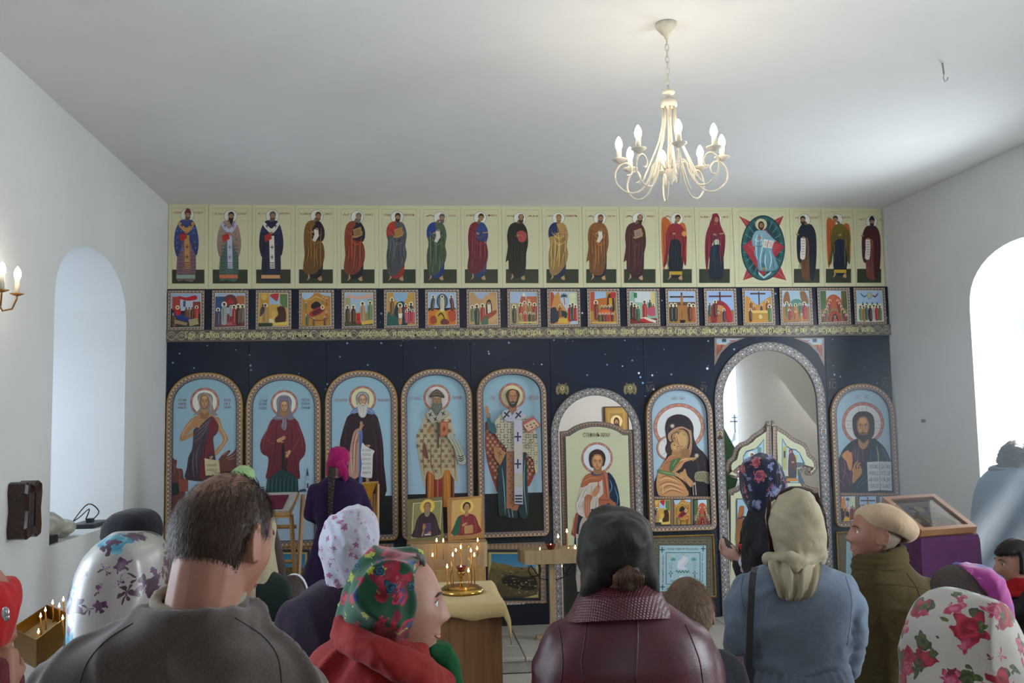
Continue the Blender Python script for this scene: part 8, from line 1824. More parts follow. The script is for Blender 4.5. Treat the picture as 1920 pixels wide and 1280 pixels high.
for k,a in enumerate((-81.4,-126.4,-36.4,-171.4,8.6,53.6,98.6,143.6)):
 t=deg(a-15.6); dx,dy=math.cos(t),math.sin(t); Q=lambda r,z:(CX+dx*r,CY+dy*r,z)
 zp=zc+.0
 b=MB(); b.tube([Q(.030,zs_[3]-.01),Q(.034,zs_[3]-.10),Q(.055,zs_[3]-.19),Q(.10,zp-.045+.02),Q(.135,zp-.10),Q(.155,zp-.125)],.0042,6)
 sp_=[Q(.03,zs_[4]+.0),Q(.05,zp-.02),Q(.085,zp-.03),Q(.105,zp-.09),Q(.15,zp-.155),Q(.21,zp-.165),Q(.262,zp-.125),Q(.272,zp-.075),Q(.250,zp-.03),Q(.215,zp-.02),Q(.190,zp-.045),Q(.195,zp-.075),Q(.215,zp-.08)]
 P3=[];
 for i in range(len(sp_)-1):
  p0,p1,p2,p3=[Vector(sp_[max(0,min(len(sp_)-1,i+j))]) for j in (-1,0,1,2)]
  for u in (0,.33,.66):P3.append(.5*((2*p1)+(p2-p0)*u+(2*p0-5*p1+4*p2-p3)*u*u+(3*p1-p0-3*p2+p3)*u**3))
 b.tube(P3+[Vector(sp_[-1])],.0048,7); ar=b.build('arm',MIV,CH,smooth=True)
 b=MB(); b.lathe(Q(R0-.012,zp),[(.001,-.022),(.010,-.018),(.036,-.002),(.038,.002),(.032,.002),(.012,-.008),(.001,-.008)],20); b.build('drip_pan',MIV,ar,smooth=True)
 b=MB(); b.lathe(Q(R0-.012,zp),[(.001,-.005),(.0125,-.005),(.0125,.048),(.001,.050)],14); b.build('candle_sleeve',MIV,ar,smooth=True)
 b=MB(); b.lathe(Q(R0-.012,zp+.048),[(.001,0),(.010,.002),(.0165,.018),(.0175,.030),(.012,.050),(.005,.062),(.001,.066)],16); b.build('bulb',MBULB,ar,smooth=True)
SCX=XL; p0=atX(-14,556,XL+.0); SY=p0.y
SE=empty('wall_sconce',(XL,SY,p0.z)); tag(SE,'brass wall sconce with lit candle bulbs at the left edge of the left wall','wall lamp')
b=MB(); b.lathe((XL,SY,p0.z),[(.001,.02),(.02,.018),(.045,.006),(.05,0)],16,(1,0,0)); b.build('back_plate',MGW,SE,smooth=True)
for dy_,px_,py_ in ((.16,32,552),(-.10,3,545)):
 e_=atX(px_,py_,XL+.15); dy_=e_.y-SY; b=MB()
 b.tube([(XL+.02,SY,p0.z-.02),(XL+.06,SY+dy_*.3,p0.z-.075),(XL+.12,SY+dy_*.75,p0.z-.07),(e_.x,e_.y,e_.z-.02),(e_.x,e_.y,e_.z)],.0045,7); ar=b.build('arm',MGW,SE,smooth=True)
 b=MB(); b.lathe(e_,[(.001,-.008),(.012,-.006),(.034,.004),(.030,.003),(.001,.001)],16); b.build('drip_pan',MGW,ar,smooth=True)
 b=MB(); b.lathe(e_,[(.001,0),(.012,0),(.012,.075),(.001,.077)],12); b.build('candle_sleeve',MIV,ar,smooth=True)
 b=MB(); b.lathe(e_+Vector((0,0,.075)),[(.001,0),(.010,.002),(.016,.018),(.017,.030),(.011,.050),(.001,.064)],12); b.build('bulb',MBULB,ar,smooth=True)
CND=[]
def candle(top,base,label,group,r=.0035,flame=.020):
 """wax candle from base to top (world points), flame above the wick"""
 top,base=Vector(top),Vector(base); e=empty('candle',base); tag(e,label,'candle',group); CND.append((group,top.x,e))
 b=MB(); m_=base.lerp(top,.5)+Vector((r*.5,0,0)); b.tube([base,m_,top],[r,r*.96,r*.9],8); b.build('wax',MWAX,e,smooth=True)
 b=MB(); b.tube([top,top+Vector((.0005,0,.006))],.0007,4); b.build('wick',MPLAIN,e)
 b=MB(); b.lathe(top+Vector((0,0,.003)),[(.0005,0),(flame*.22,flame*.22),(flame*.26,flame*.42),(flame*.15,flame*.8),(.0003,flame*1.25)],10); b.build('flame',MFLAME,e,smooth=True)
 return e
OAK=wood('oak_veneer','7a5434','9a6e48'); PINE=wood('pine','a87c48','c49a62',scale=5); LWD=wood('light_wood','9c8260','b49c78')
TZ=.985; FR_=at(941,1128,4.62); BR_=at(925,1084,5.25); FRx=FR_.x; TX0=FRx-.62
T=empty('side_table',((TX0+FRx)/2,4.95,0)); tag(T,'oak veneer cabinet table in the middle of the crowd under a cream cloth','table')
b=MB(); b.box((TX0,4.64,0),(FRx,4.66,TZ-.02),bev=.002); b.build('front_panel',OAK,T)
for x in (TX0,FRx-.02):b=MB(); b.box((x,4.66,0),(x+.02,5.22,TZ-.02)); b.build('side_panel',OAK,T)
b=MB(); b.box((TX0-.01,4.62,TZ-.02),(FRx+.01,5.24,TZ),bev=.003); b.build('tabletop',OAK,T)
vs=[]; fs=[]; nx_,ny_=30,22; x0,x1,y0,y1=TX0-.10,FRx+.085,4.60,5.26
for j in range(ny_+1):
 for i in range(nx_+1):
  x=x0+(x1-x0)*i/nx_; y=y0-.06+(y1-y0+.08)*j/ny_; z=TZ+.004
  ov=max(0,x-(FRx+.012)); of=max(0,4.612-y); ol=max(0,TX0-.012-x)
  z-=ov*1.1+of*.75+ol*1.0+(of*ov*14); xx=min(x,FRx+.014+ov*.35); yy=max(y,4.608-of*.25)
  if x<TX0-.012:xx=TX0-.014-ol*.3
  z+=.004*math.sin(i*1.1+j*.4)*(1 if (ov+of+ol) else .15)-.012*of/.06*math.sin(i*.35)*(of>0)
  vs.append((xx,yy,z))
for j in range(ny_):
 for i in range(nx_):a=j*(nx_+1)+i; fs.append((a,a+1,a+nx_+2,a+nx_+1))
me=mesh(vs,fs); o=link('tablecloth',me,fabric('cream_tablecloth','c8b07a',var=.06,vscale=30)); md=o.modifiers.new('s','SOLIDIFY'); md.thickness=.003; md.offset=1
me.polygons.foreach_set('use_smooth',[True]*len(me.polygons)); tag(o,'cream tablecloth draped over the oak cabinet table, corner hanging right','tablecloth')
bc=at(865,1092,4.93); bc.z=TZ+.008; BS=empty('candlestand',bc); tag(BS,'round shiny brass candlestand with small crucifix on the cream tablecloth','candle holder')
b=MB(); b.lathe(bc,[(.001,0),(.112,0),(.116,.010),(.108,.020),(.100,.024),(.096,.022),(.090,.032),(.001,.034)],40); b.build('tray',MBR,BS,smooth=True)
b=MB(); b.lathe(bc,[(.001,.03),(.018,.034),(.008,.05),(.012,.075),(.022,.10),(.020,.105),(.001,.10)],16); b.build('cup_stem',MBR,BS,smooth=True)
cz=at(862,1015,4.93).z; b=MB()
b.tube([bc+Vector((.0,.012,.09)),Vector((bc.x,bc.y+.012,cz))],.0035,8); b.tube([Vector((bc.x-.05,bc.y+.012,cz-.035)),Vector((bc.x-.03,bc.y+.012,cz-.030)),Vector((bc.x,bc.y+.012,cz-.04)),Vector((bc.x+.03,bc.y+.012,cz-.030)),Vector((bc.x+.05,bc.y+.012,cz-.022))],.003,6); b.ball((bc.x,bc.y+.006,cz-.012),.007); b.ball((bc.x,bc.y+.006,cz-.045),(.006,.005,.02)); b.build('crucifix',MBR,BS,smooth=True)
for sx in (-1,1):b=MB(); b.tube([bc+Vector((sx*.05,0,.03)),bc+Vector((sx*.055,0,.08)),bc+Vector((sx*.045,0,.12)),bc+Vector((sx*.05,0,.155)),bc+Vector((sx*.035,0,.17))],.003,6); b.build('filigree',MBR,BS,smooth=True)
def bowl(c,r,label):
 e=empty('votive_lamp',c); tag(e,label,'candle lamp'); b=MB(); b.lathe(c,[(.001,0),(r*.6,0),(r,r*.9),(r*1.05,r*1.0),(r*.9,r*.95),(r*.5,r*.2),(.001,r*.15)],18); b.build('glass_bowl',MRG,e,smooth=True)
 b=MB(); b.lathe(Vector(c)+Vector((0,0,r*.6)),[(.0005,0),(.004,.006),(.001,.02)],8); b.build('flame',MFLAME,e,smooth=True)
bowl(bc+Vector((0,0,.106)),.026,'small red glass lamp in the cup of the brass candlestand');
w2=at(855,1040,5.2)
S2=lambda x,y:(750+x/4.413,990+y/4.413)
LB='thin yellow candle burning on the round brass candlestand'; GB='candles on the brass candlestand'
for (fx_,fy_),(bx,by) in (((503,160),(503,395)),((437,224),(440,395)),((615,226),(622,388)),((390,322),(392,400)),((567,355),(565,402)),((587,190),(585,380))):
 a,c=S2(fx_,fy_),S2(bx,by); yy=4.93+(.05 if fy_<230 else -.05)*(0 if fx_==503 else 1); t_=at(a[0],a[1]+3,yy); q=at(c[0],c[1],yy); q.z=TZ+.042; candle(t_,(t_.x,yy,q.z),LB,GB,.0032,.017)
def bench(x0,x1,yt,yb,pxp,label,Yb=7.75,w=.26):
 a,b_=at(x0,yb,Yb),at(x1,yb,Yb); zt_=at(x0,yt,Yb).z; e=empty('candle_bench',((a.x+b_.x)/2,Yb,SOL)); tag(e,label,'stand')
 b=MB(); zlo,zhi=a.z,zt_; c=.03
 P=[(a.x,Yb-.02),(a.x+c,Yb-.06),(b_.x-c,Yb-.06),(b_.x,Yb-.02),(b_.x,Yb+w-.06),(a.x,Yb+w-.06)]
 n=6; b.add([(x,y,zlo+(c*.5 if (x,y)==P[0] else 0)) for x,y in P]+[(x,y,zhi) for x,y in P],[list(range(n))[::-1],list(range(n,2*n))]+[(i,(i+1)%n,n+(i+1)%n,n+i) for i in range(n)]); b.build('sand_box',LWD,e)
 xp=at(pxp,1100,Yb).x; b=MB(); b.box((xp-.025,Yb,SOL+.02),(xp+.025,Yb+.05,zlo),bev=.004); b.build('post',LWD,e)
 b=MB(); b.box((xp-.14,Yb-.01,SOL),(xp+.14,Yb+.06,SOL+.03),bev=.004); b.box((xp-.03,Yb-.13,SOL),(xp+.03,Yb+.18,SOL+.03),bev=.004); b.build('foot',LWD,e)
 for sx in (-1,1):b=MB(); b.tube([(xp+sx*(.03+.11+.05*math.cos(t)*(1-.0*t)),Yb+.02,zlo-.055+.05*math.sin(t)) for t in [PI*.5+i*.35 for i in range(17)]]+[(xp+sx*.10,Yb+.02,zlo-.12),(xp+sx*.03,Yb+.02,zlo-.14)],.004,6); b.build('iron_scroll',mat('dark_iron','2e2a28',.5,.7),e,smooth=True)
 return zhi,a,b_
zh,_,_=bench(976,1100,1031,1057,1036,'light wood candle bench on one post left of the side door')
LR='short candle burning on the wooden bench by the side door'; YR=7.72
for (fx_,fy_),h in (((1012.5,1034),.012),((1046.5,1009),.09),((1062.8,999),.14),((1066,1034),.010),((1078.5,1029),.03)):t_=at(fx_,fy_,YR+.05); candle(t_,(t_.x,t_.y,zh),LR,'candles on the bench by the side door',.0055,.026)
rb=at(1033,1034,YR+.02); bowl((rb.x,rb.y,zh),.042,'wide red glass lamp on the wooden bench by the side door')
zh2,a2,b2_=bench(763,914,1019,1066,838,'orange wooden bench under the two leaning icons',w=.30)
for (fx_,fy_),(bx,by) in (((303,110),(310,245)),((358,112),(355,262)),((643,108),(643,228)),((638,176),(638,228)),((270,232),(272,262)),((462,190),(462,215))):
 a=S2(fx_,fy_+6); t_=at(a[0],a[1],7.62); zb_=at(*S2(bx,by),7.62).z; candle(t_,(t_.x,7.62,min(zb_,t_.z-.012)),'thin candle burning in front of the two leaning icons','candles before the leaning icons',.0045,.024)
tr=at(838,1066,7.60); b=MB(); b.box((a2.x+.03,7.55,tr.z-.10),(b2_.x-.03,7.685,tr.z+.0),bev=.005); o=b.build('candle_shelf',PINE,bpy.data.objects['candle_bench.001'])
b=MB(); b.box(((a2.x+b2_.x)/2-.02,7.60,SOL),((a2.x+b2_.x)/2+.02,7.64,tr.z-.10)); b.build('post',PINE,bpy.data.objects['candle_bench.001'])
def easel_icon(name,pts,Yf,fn,S,label,frame_c,cat='icon',tilt=.06):
 """panel picture leaning back: pts = photo corners TL TR BR BL"""
 TLc,TRc,BRc,BLc=[at(x,y,Yf+(tilt if i<2 else 0)) for i,(x,y) in enumerate(pts)]
 ex,ez=(BRc-BLc),(TLc-BLc); nn=ex.cross(ez).normalized(); nn=nn if nn.y<0 else -nn
 b=MB(); b.slab(BLc-nn*.0,ex,ez,-nn*.022); e=empty(name,(BLc+BRc)/2); tag(e,label,cat); b.build('board',frame_c,e)
 W_,H_2=ex.length,ez.length; A=Art(fmap=None,frame=lambda u,w,d:BLc+ex.normalized()*u+ez.normalized()*w+nn*(d+.0005),k=1.2)
 def fm(px,py):
  r=ray(px,py); t_=(BLc-CAM).dot(nn)/r.dot(nn); p_=CAM+r*t_-BLc; return (p_.dot(ex.normalized()),p_.dot(ez.normalized()))
 A.fm=fm; A.S(*S); fn(A)
 for v in A.v:
  d_=v-BLc; u,w_,dd=d_.dot(ex.normalized()),d_.dot(ez.normalized()),d_.dot(nn); v[:]=(BLc+ex.normalized()*min(max(u,.004),W_-.004)+ez.normalized()*min(max(w_,.004),H_2-.004)+nn*dd)
 A.build('painting',e,MMATT); return e
def P1(A):
 A.q([(85,255),(402,246),(405,628),(92,635)],'cfc9a0'); A.q([(95,262),(396,254),(399,622),(100,628)],'8c8a58'); A.e(246,302,82,80,'d6b04a',30); A.e(246,302,76,74,'e0c05c',30)
 A.p([(180,380),(140,440),(120,540),(105,628),(403,622),(380,520),(350,430),(310,375),(250,355)],'33242a',k=3); folds(A,(((160,440),(150,540),(140,610)),((330,430),(360,520),(375,600))),'503840',8); A.q([(235,480),(300,480),(310,622),(225,626)],'4a3a60')
 A.e(246,300,42,48,'7a5a3c',16); A.e(246,310,32,42,'a87c50',14); A.p([(215,330),(222,390),(248,415),(275,390),(280,330),(248,345)],'8a7a64',k=3); A.l([(225,300),(240,300)],5,'3a2418'); A.l([(254,300),(270,300)],5,'3a2418'); hand(A,222,530,44,-PI/2,'b07c50'); A.l([(222,560),(208,622)],24,'b07c50'); hand(A,290,590,34,2.8,'b07c50'); A.q([(232,600),(305,602),(300,614),(236,614)],'d0d0c4')
def P2(A):
 A.q([(515,225),(838,208),(850,600),(525,610)],'c79a5c'); A.q([(525,232),(830,217),(842,594),(533,602)],'c9a060'); A.e(682,300,78,76,'d6b04a',30); A.e(682,300,72,70,'e2c264',30)
 A.p([(640,385),(590,410),(560,490),(540,600),(843,594),(820,500),(780,410),(720,380)],'7c2a2c',k=3); A.p([(620,400),(585,415),(555,500),(540,600),(600,600),(620,500)],'1f5a44',k=2); folds(A,(((640,410),(650,500),(640,590)),((760,410),(790,500),(800,590)),((700,440),(690,520))),'a85048',7)
 A.q([(665,510),(760,500),(765,590),(670,596)],'b08a5c'); A.e(680,298,44,50,'35231a',16); A.e(682,312,30,44,'b4875a',14); A.q([(665,350),(700,350),(710,390),(680,410),(655,390)],'a67a50'); A.l([(665,302),(678,302)],5,'2a1a12'); A.l([(690,302),(703,302)],5,'2a1a12'); A.l([(676,335),(692,335)],4,'8a3a30'); hand(A,660,495,40,-.5,'b4875a'); hand(A,730,555,38,.2,'b4875a')
easel_icon('leaning_icon',[(763,936),(830,935),(832,1012),(765,1017.5)],7.86,P1,(.1719,755,900),'small leaning icon of a bearded monk in dark robe on olive ground',mat('olive_board','7c7448',.5))
easel_icon('leaning_icon',[(838,933),(904,928),(908,1008),(840,1012.5)],7.86,P2,(.1719,755,900),'small leaning icon of a young saint in red on orange ground',mat('amber_board','b08048',.5))
for x0_,y0_,x1_ in ((763,1018,838),(838,1013,908)):
 a,c=at(x0_+2,y0_,7.80),at(x1_-2,y0_,7.80); b=MB(); zt2=a.z-.0; b.box((a.x,7.80,zh2-.001),(c.x,7.98,max(zh2+.004,zt2-.004)),bev=.002); o=b.build('book_rest',PINE); tag(o,'pine block carrying the %s leaning icon'%('left' if x0_<800 else 'right'),'block')
YL=7.62; L=empty('folding_lectern',(at(530,1090,YL).x,YL,SOL)); tag(L,'folding wooden lectern with an open book, left of the girl in purple','lectern')
def bar(m_,e,a,b_,r=.016,nm='leg'):
 bb=MB(); a,b_=Vector(a),Vector(b_); bb.tube([a,b_],r*1.1,4); bb.build(nm,m_,e)
zf=SOL+.02
def foot(px,py,Y):p=at(px,py,Y); return Vector((p.x,Y,SOL+.012))
for dx_ in (0,-66):
 bar(PINE,L,at(568+dx_,927,YL+.22),foot(552+dx_,1130,YL-.10)); bar(PINE,L,at(546+dx_,964,YL-.14),foot(561+dx_,1125,YL+.28))
for y_,yy in ((987,-.08),(1052,.06)):bar(PINE,L,at(482,y_+1,YL+yy),at(556,y_,YL+yy),.014,'rail')
a,c,d_,g_=at(497,925,YL+.22),at(565,925,YL+.22),at(543,966,YL-.16),at(474,968,YL-.16)
b=MB(); b.slab(g_,d_-g_,a-g_,Vector((0,-.004,-.018))); b.build('book_board',PINE,L); b=MB(); b.slab(g_+Vector((0,-.01,0)),d_-g_,Vector((0,.012,0)),Vector((0,0,.028))); b.build('book_ledge',PINE,L)
up_=(a-g_).cross(d_-g_).normalized(); up_=up_ if up_.z>0 else -up_
Bk=empty('open_book',g_.lerp(c,.5)); tag(Bk,'open book with burgundy cover flap lying on the folding lectern','book')
w_=(d_-g_); h_=(a-g_); b=MB(); b.slab(g_+w_*.06+h_*.10+up_*.006,w_*.9,h_*.82,up_*.016); b.build('pages',mat('paper_white','b8b4ae',.8),Bk); b=MB(); b.slab(g_+w_*.14+h_*.16+up_*.024,w_*.62,h_*.60,up_*.006); b.build('cover',mat('burgundy_cover','6a1a34',.6),Bk)
G2=empty('cloth_lectern',(at(695,1000,7.72).x,7.72,SOL)); tag(G2,'wooden lectern with an ochre cloth, right of the girl in purple','lectern')
for px_ in (679,708):bar(PINE,G2,at(px_,907,7.72),foot(px_-2,1150,7.72),.013)
for px_ in (690,697,702):bar(PINE,G2,at(px_,925,7.73),at(px_,975,7.73),.008,'slat')
bar(PINE,G2,at(679,907,7.72),at(710,905,7.72),.013,'rail'); bar(PINE,G2,at(679,976,7.72),at(708,976,7.72),.011,'rail')
b=MB(); q=[at(673,908,7.695),at(706,905,7.695),at(690,948,7.69),at(682,930,7.69)]; b.add(q+[p_+Vector((0,.006,0)) for p_ in q],[(0,1,2,3),(7,6,5,4),(0,4,5,1),(1,5,6,2),(2,6,7,3)]); o=b.build('lectern_cloth',fabric('ochre_cloth','b07c20',var=.2)); tag(o,'ochre cloth hanging from the lectern beside the girl in purple','cloth')
K0=atX(14,955,XL); YK=K0.y; zk0,zk1=atX(14,1010,XL).z,atX(14,908,XL).z; YK2=atX(75,950,XL+.085).y
WAL=mat('dark_walnut_gloss','2e1610',.25,var=.3,vscale=14); KI=empty('icon_case',(XL,(YK+YK2)/2,zk0)); tag(KI,'dark glossy wooden icon case with wavy edge hanging on the left wall','icon case')
n=14; dp=.085
def wavy(y,s):t_=(y-YK)/(YK2-YK); return .010*math.sin(t_*PI*3)*s
out=[(YK+(YK2-YK)*i/n,zk0-wavy(YK+(YK2-YK)*i/n,1)) for i in range(n+1)]+[(YK2+.008*math.sin(i/6*PI*3),zk0+(zk1-zk0)*i/6) for i in range(1,6)]+[(YK2-(YK2-YK)*i/n,zk1+wavy(YK2-(YK2-YK)*i/n,1)) for i in range(n+1)]+[(YK-.008*math.sin(i/6*PI*3),zk1-(zk1-zk0)*i/6) for i in range(1,6)]
ym,zm=(YK+YK2)/2,(zk0+zk1)/2; N2=len(out); b=MB(); inn=[(ym+(y-ym)*.70,zm+(z-zm)*.76) for y,z in out]; inn=[(min(max(y,YK+.06),YK2-.06),min(max(z,zk0+.05),zk1-.05)) for y,z in inn]
R_1=[(XL+.002,y,z) for y,z in out]; R2=[(XL+dp,y,z) for y,z in out]; R3=[(XL+dp+.012,ym+(y-ym)*.9,zm+(z-zm)*.93) for y,z in out]; R4=[(XL+dp,y,z) for y,z in inn]; R5=[(XL+dp-.03,y,z) for y,z in inn]
for u,w_ in ((R_1,R2),(R2,R3),(R3,R4),(R4,R5)):b.strip(u+[u[0]],w_+[w_[0]])
b.build('case_frame',WAL,KI)
A=Art(fmap=lambda x,y:(YK+(YK2-YK)*x/100,zk1-(zk1-zk0)*y/100),frame=lambda u,w,d:Vector((XL+dp-.03+d,u,w)),k=1.2); A.r(12,10,88,90,'5a4a30','443420'); A.r(20,18,80,82,'7a6840','55452a'); A.e(50,38,16,11,'8f7c4c',18); A.p([(34,82),(38,56),(50,48),(62,56),(66,82)],'3a2a22',k=3); A.e(50,38,8,8,'5a4030',12); A.build('painting',KI,MMATT)
b=MB(); b.add([(XL+dp-.006,YK+.05,zk0+.04),(XL+dp-.006,YK2-.05,zk0+.04),(XL+dp-.006,YK2-.05,zk1-.04),(XL+dp-.006,YK+.05,zk1-.04)],[(0,1,2,3)]); b.build('glass_pane',MG,KI)
def pt(px,py,Y):return at(px,py,Y)
tz=1.00; r1,r2,r3,r4=[atZ(x,y,tz) for x,y in ((22,1177),(88,1133),(132,1150),(106,1196))]
r4=r1+(r3-r2)
MGT=mat('gold_tray','a8781c',.3,.7,var=.15); GT=empty('candle_tray',((r1+r3)/2).to_tuple()[:2]+(0,)); tag(GT,'deep gold metal sand tray for candles by the left wall','candle tray')
b=MB(); top=[r1,r2,r3,r4]; cc2=(r1+r3)/2; low=[cc2+(q-cc2)*.86+Vector((0,0,-.13)) for q in top]; inn2=[cc2+(q-cc2)*.97 for q in top]; bed=[cc2+(q-cc2)*.9+Vector((0,0,-.055)) for q in top]
for u,w_ in ((low,top),(top,inn2),(inn2,bed)):b.strip(u+[u[0]],w_+[w_[0]])
b.add(low,[(0,1,2,3)]); b.build('tray_shell',MGT,GT); b=MB(); b.add(bed,[(0,1,2,3)]); b.build('sand_bed',mat('sand','a89468',.95,bmp=.3),GT)
b=MB(); b.lathe((cc2.x,cc2.y,0),[(.14,0),(.13,.03),(.03,.05),(.025,.86),(.001,.87)],16); b.build('stand_leg',mat('grey_stand','c8c4bc',.5),GT)
zb_=tz-.057
for x,y in ((118.7,1126),(98.7,1132),(111,1138),(85,1146),(76,1157),(117.5,1161),(72,1187)):
 t0=(x-72)/47; q=r1.lerp(r2,.5).lerp(r3,.0); Yc=r4.y+(r2.y-r4.y)*min(.8,max(.2,(1187-y)/70)); t_=at(x,y+2,Yc); candle(t_,(t_.x+.004,Yc,min(zb_,t_.z-.012)),'thin orange candle burning in the gold sand tray','candles in the gold sand tray',.0042,.018)
sz=LW[2]
F=Fz(); c=atX(92,985,XL); c=Vector((XL-.12,LW[0]+.22,sz+.07)); F.ball(c,(.10,.17,.075)); F.ball(c+Vector((.02,.2,-.03)),(.08,.16,.04)); F.ball(c+Vector((-.03,-.06,.03)),(.07,.10,.07))
me=F.done(.010,1,lambda P,Nn:.018*np.clip(1-np.abs(nz(P*14,1,2))*2.5,-.3,1)+.008*nz(P,60,4)); me.transform(Matrix.Translation((0,0,max(0,sz-min(v.co.z for v in me.vertices)))))
o=link('plastic_bag',me,mat('crumpled_plastic','a8a496',.3,var=.1,spec=.6)); tag(o,'crumpled pale plastic bag on the left window sill','bag')
b=MB(); b.box((XL-.12,LW[0]+.02,sz),(XL-.02,LW[0]+.20,sz+.045),bev=.004); o=b.build('black_box',mat('black_plastic','15161a',.4)); tag(o,'small flat black box at the near end of the left window sill','box')
b=MB(); b.box((XL-.22,LW[1]-.45,sz),(XL-.06,LW[1]-.12,sz+.030),bev=.005); b.box((XL-.16,LW[1]-.30,sz+.03),(XL-.12,LW[1]-.24,sz+.055),bev=.003); o=b.build('router',mat('dark_plastic','1c2228',.4)); tag(o,'flat dark electronic box with antenna stub at the far end of the sill','router')
def cable(pts,label,r=.004):
 b=MB(); pp=[Vector(q) for q in pts]; S_2=[]
 for i in range(len(pp)-1):
  p0,p1,p2,p3=[pp[max(0,min(len(pp)-1,i+j))] for j in (-1,0,1,2)]
  for u in (0,.25,.5,.75):S_2.append(.5*((2*p1)+(p2-p0)*u+(2*p0-5*p1+4*p2-p3)*u*u+(3*p1-p0-3*p2+p3)*u**3))
 b.tube(S_2+[pp[-1]],r,6); o=b.build('cable',mat('black_cable','16171c',.5),smooth=True); tag(o,label,'cable')
y0=LW[0]; cable([(XL-.16,LW[1]-.3,sz+.05),(XL-.10,LW[1]-.42,sz+.13),(XL-.10,LW[1]-.62,sz+.09),(XL-.12,LW[1]-.8,sz+.05),(XL-.10,LW[1]-.95,sz+.006)],'black cable looping over the plastic bag to the far dark box')
cable([(XL-.10,LW[1]-.35,sz+.05),(XL-.08,LW[1]-.28,sz+.10),(XL-.12,LW[1]-.38,sz+.16),(XL-.14,LW[1]-.6,sz+.07),(XL-.10,LW[1]-.85,sz+.004)],'second black cable crossing the first on the window sill')
cable([(XL-.30,y0+.03,sz+.14),(XL-.22,y0+.10,sz+.22),(XL-.16,y0+.22,sz+.22),(XL-.18,y0+.26,sz+.185),(XL-.26,y0+.14,sz+.165),(XL-.32,y0+.02,sz+.16),(XL-.34,y0+.01,sz+.004)],'thin black cable loop standing up at the near edge of the niche')
FL,FR2,BR2,BL=at(1727,1002,5.0),at(1831,994,5.06),at(1758,934.5,5.46),at(1653,938,5.40)
AN=empty('analogion',((FL+BR2)/2).to_tuple()[:2]+(0,)); tag(AN,'slanted icon stand draped in purple cloth by the right wall','icon stand')
nn_=(FR2-FL).cross(BL-FL).normalized(); nn_=nn_ if nn_.z>0 else -nn_
b=MB(); b.slab(FL-nn_*.03,FR2-FL,BL-FL,nn_*.012); b.build('sloping_top',OAK,AN)
cq=(FL+BR2)/2; b=MB(); b.tube([(cq.x,cq.y,0),(cq.x,cq.y,cq.z-.05)],.03,8); b.box((cq.x-.18,cq.y-.18,0),(cq.x+.18,cq.y+.18,.03)); b.build('stand_leg',OAK,AN)
corners=[FL,FR2,BR2,BL]; loop=[]
for i in range(4):
 a,c=corners[i],corners[(i+1)%4]
 for j in range(14):loop.append(a.lerp(c,j/14))
cm=sum((q for q in loop),Vector())/len(loop); rows_=[]
for k_,(z_,s_) in enumerate(((-.022,1.03),(-.05,1.06),(-.35,1.09),(-.8,1.12))):rows_.append([Vector((cm.x+(q.x-cm.x)*(s_+.02*math.sin(i*.9)*k_*.4),cm.y+(q.y-cm.y)*(s_+.02*math.sin(i*1.1)*k_*.4),q.z+z_)) for i,q in enumerate(loop)])
rows_.append([Vector((q.x,q.y,.02)) for q in rows_[-1]]); b=MB()
for u,w_ in zip(rows_,rows_[1:]):b.strip(u+[u[0]],w_+[w_[0]])
b.add(rows_[0],[list(range(len(loop)))]); o=b.build('stand_cover',fabric('purple_brocade','5c2a5c',var=.15,rough=.6),smooth=True); tag(o,'purple cloth hanging to the floor from the slanted icon stand','cloth')
FI=empty('framed_icon',cq); tag(FI,'glazed festal icon in a light wooden frame lying on the purple stand','icon')
ex,ey=(FR2-FL),(BL-FL); b=MB(); wd=.035; ux,uy=ex.normalized(),ey.normalized(); Lx,Ly=ex.length,ey.length
for o_,e1,e2 in ((FL,ux*Lx,uy*wd),(FL+uy*(Ly-wd),ux*Lx,uy*wd),(FL+uy*wd,ux*wd,uy*(Ly-2*wd)),(FL+uy*wd+ux*(Lx-wd),ux*wd,uy*(Ly-2*wd))):b.slab(o_-nn_*.012,e1,e2,nn_*.036)
b.build('frame',wood('cherry_frame','9a6a4c','b8845e',axis='X'),FI)
A=Art(fmap=lambda x,y:(Lx*x/100,Ly*(100-y)/100),frame=lambda u,w,d:FL+ux*u+uy*w+nn_*(d-.008),k=1.2)
A.r(4,4,96,96,'b8b49c'); A.r(18,16,82,84,'a8b0b4'); A.r(19,17,81,83,'9aa0a8'); rnd=random.Random(2)
A.p([(20,60),(35,40),(50,62),(66,38),(80,58),(80,82),(20,82)],'7a5a3c',k=2)
for i in range(26):x,y=rnd.uniform(24,76),rnd.uniform(24,76); A.e(x,y,rnd.uniform(2,4.5),rnd.uniform(3,7),rnd.choice(('5a3a34','8a6a4a','4a5a68','b08a5c','3a4448','c4b890')),8)
A.e(50,30,8,9,'d4cfae',14); A.build('painting',FI,MMATT)
b=MB(); q_=FL+ux*wd*.8+uy*wd*.8+nn_*.012; b.add([q_,q_+ux*(Lx-wd*1.6),q_+ux*(Lx-wd*1.6)+uy*(Ly-wd*1.6),q_+uy*(Ly-wd*1.6)],[(0,1,2,3)]); MGL,nt,p=nmat('picture_glass'); tr_=N(nt,'ShaderNodeBsdfTransparent'); gl_=N(nt,'ShaderNodeBsdfGlossy'); gl_.inputs['Roughness'].default_value=.02; mx_=N(nt,'ShaderNodeMixShader'); fr_=N(nt,'ShaderNodeFresnel'); fr_.inputs[0].default_value=1.5
nt.links.new(fr_.outputs[0],mx_.inputs[0]); nt.links.new(tr_.outputs[0],mx_.inputs[1]); nt.links.new(gl_.outputs[0],mx_.inputs[2]); nt.links.new(mx_.outputs[0],nt.nodes['Material Output'].inputs[0]); b.build('glass_pane',MGL,FI)
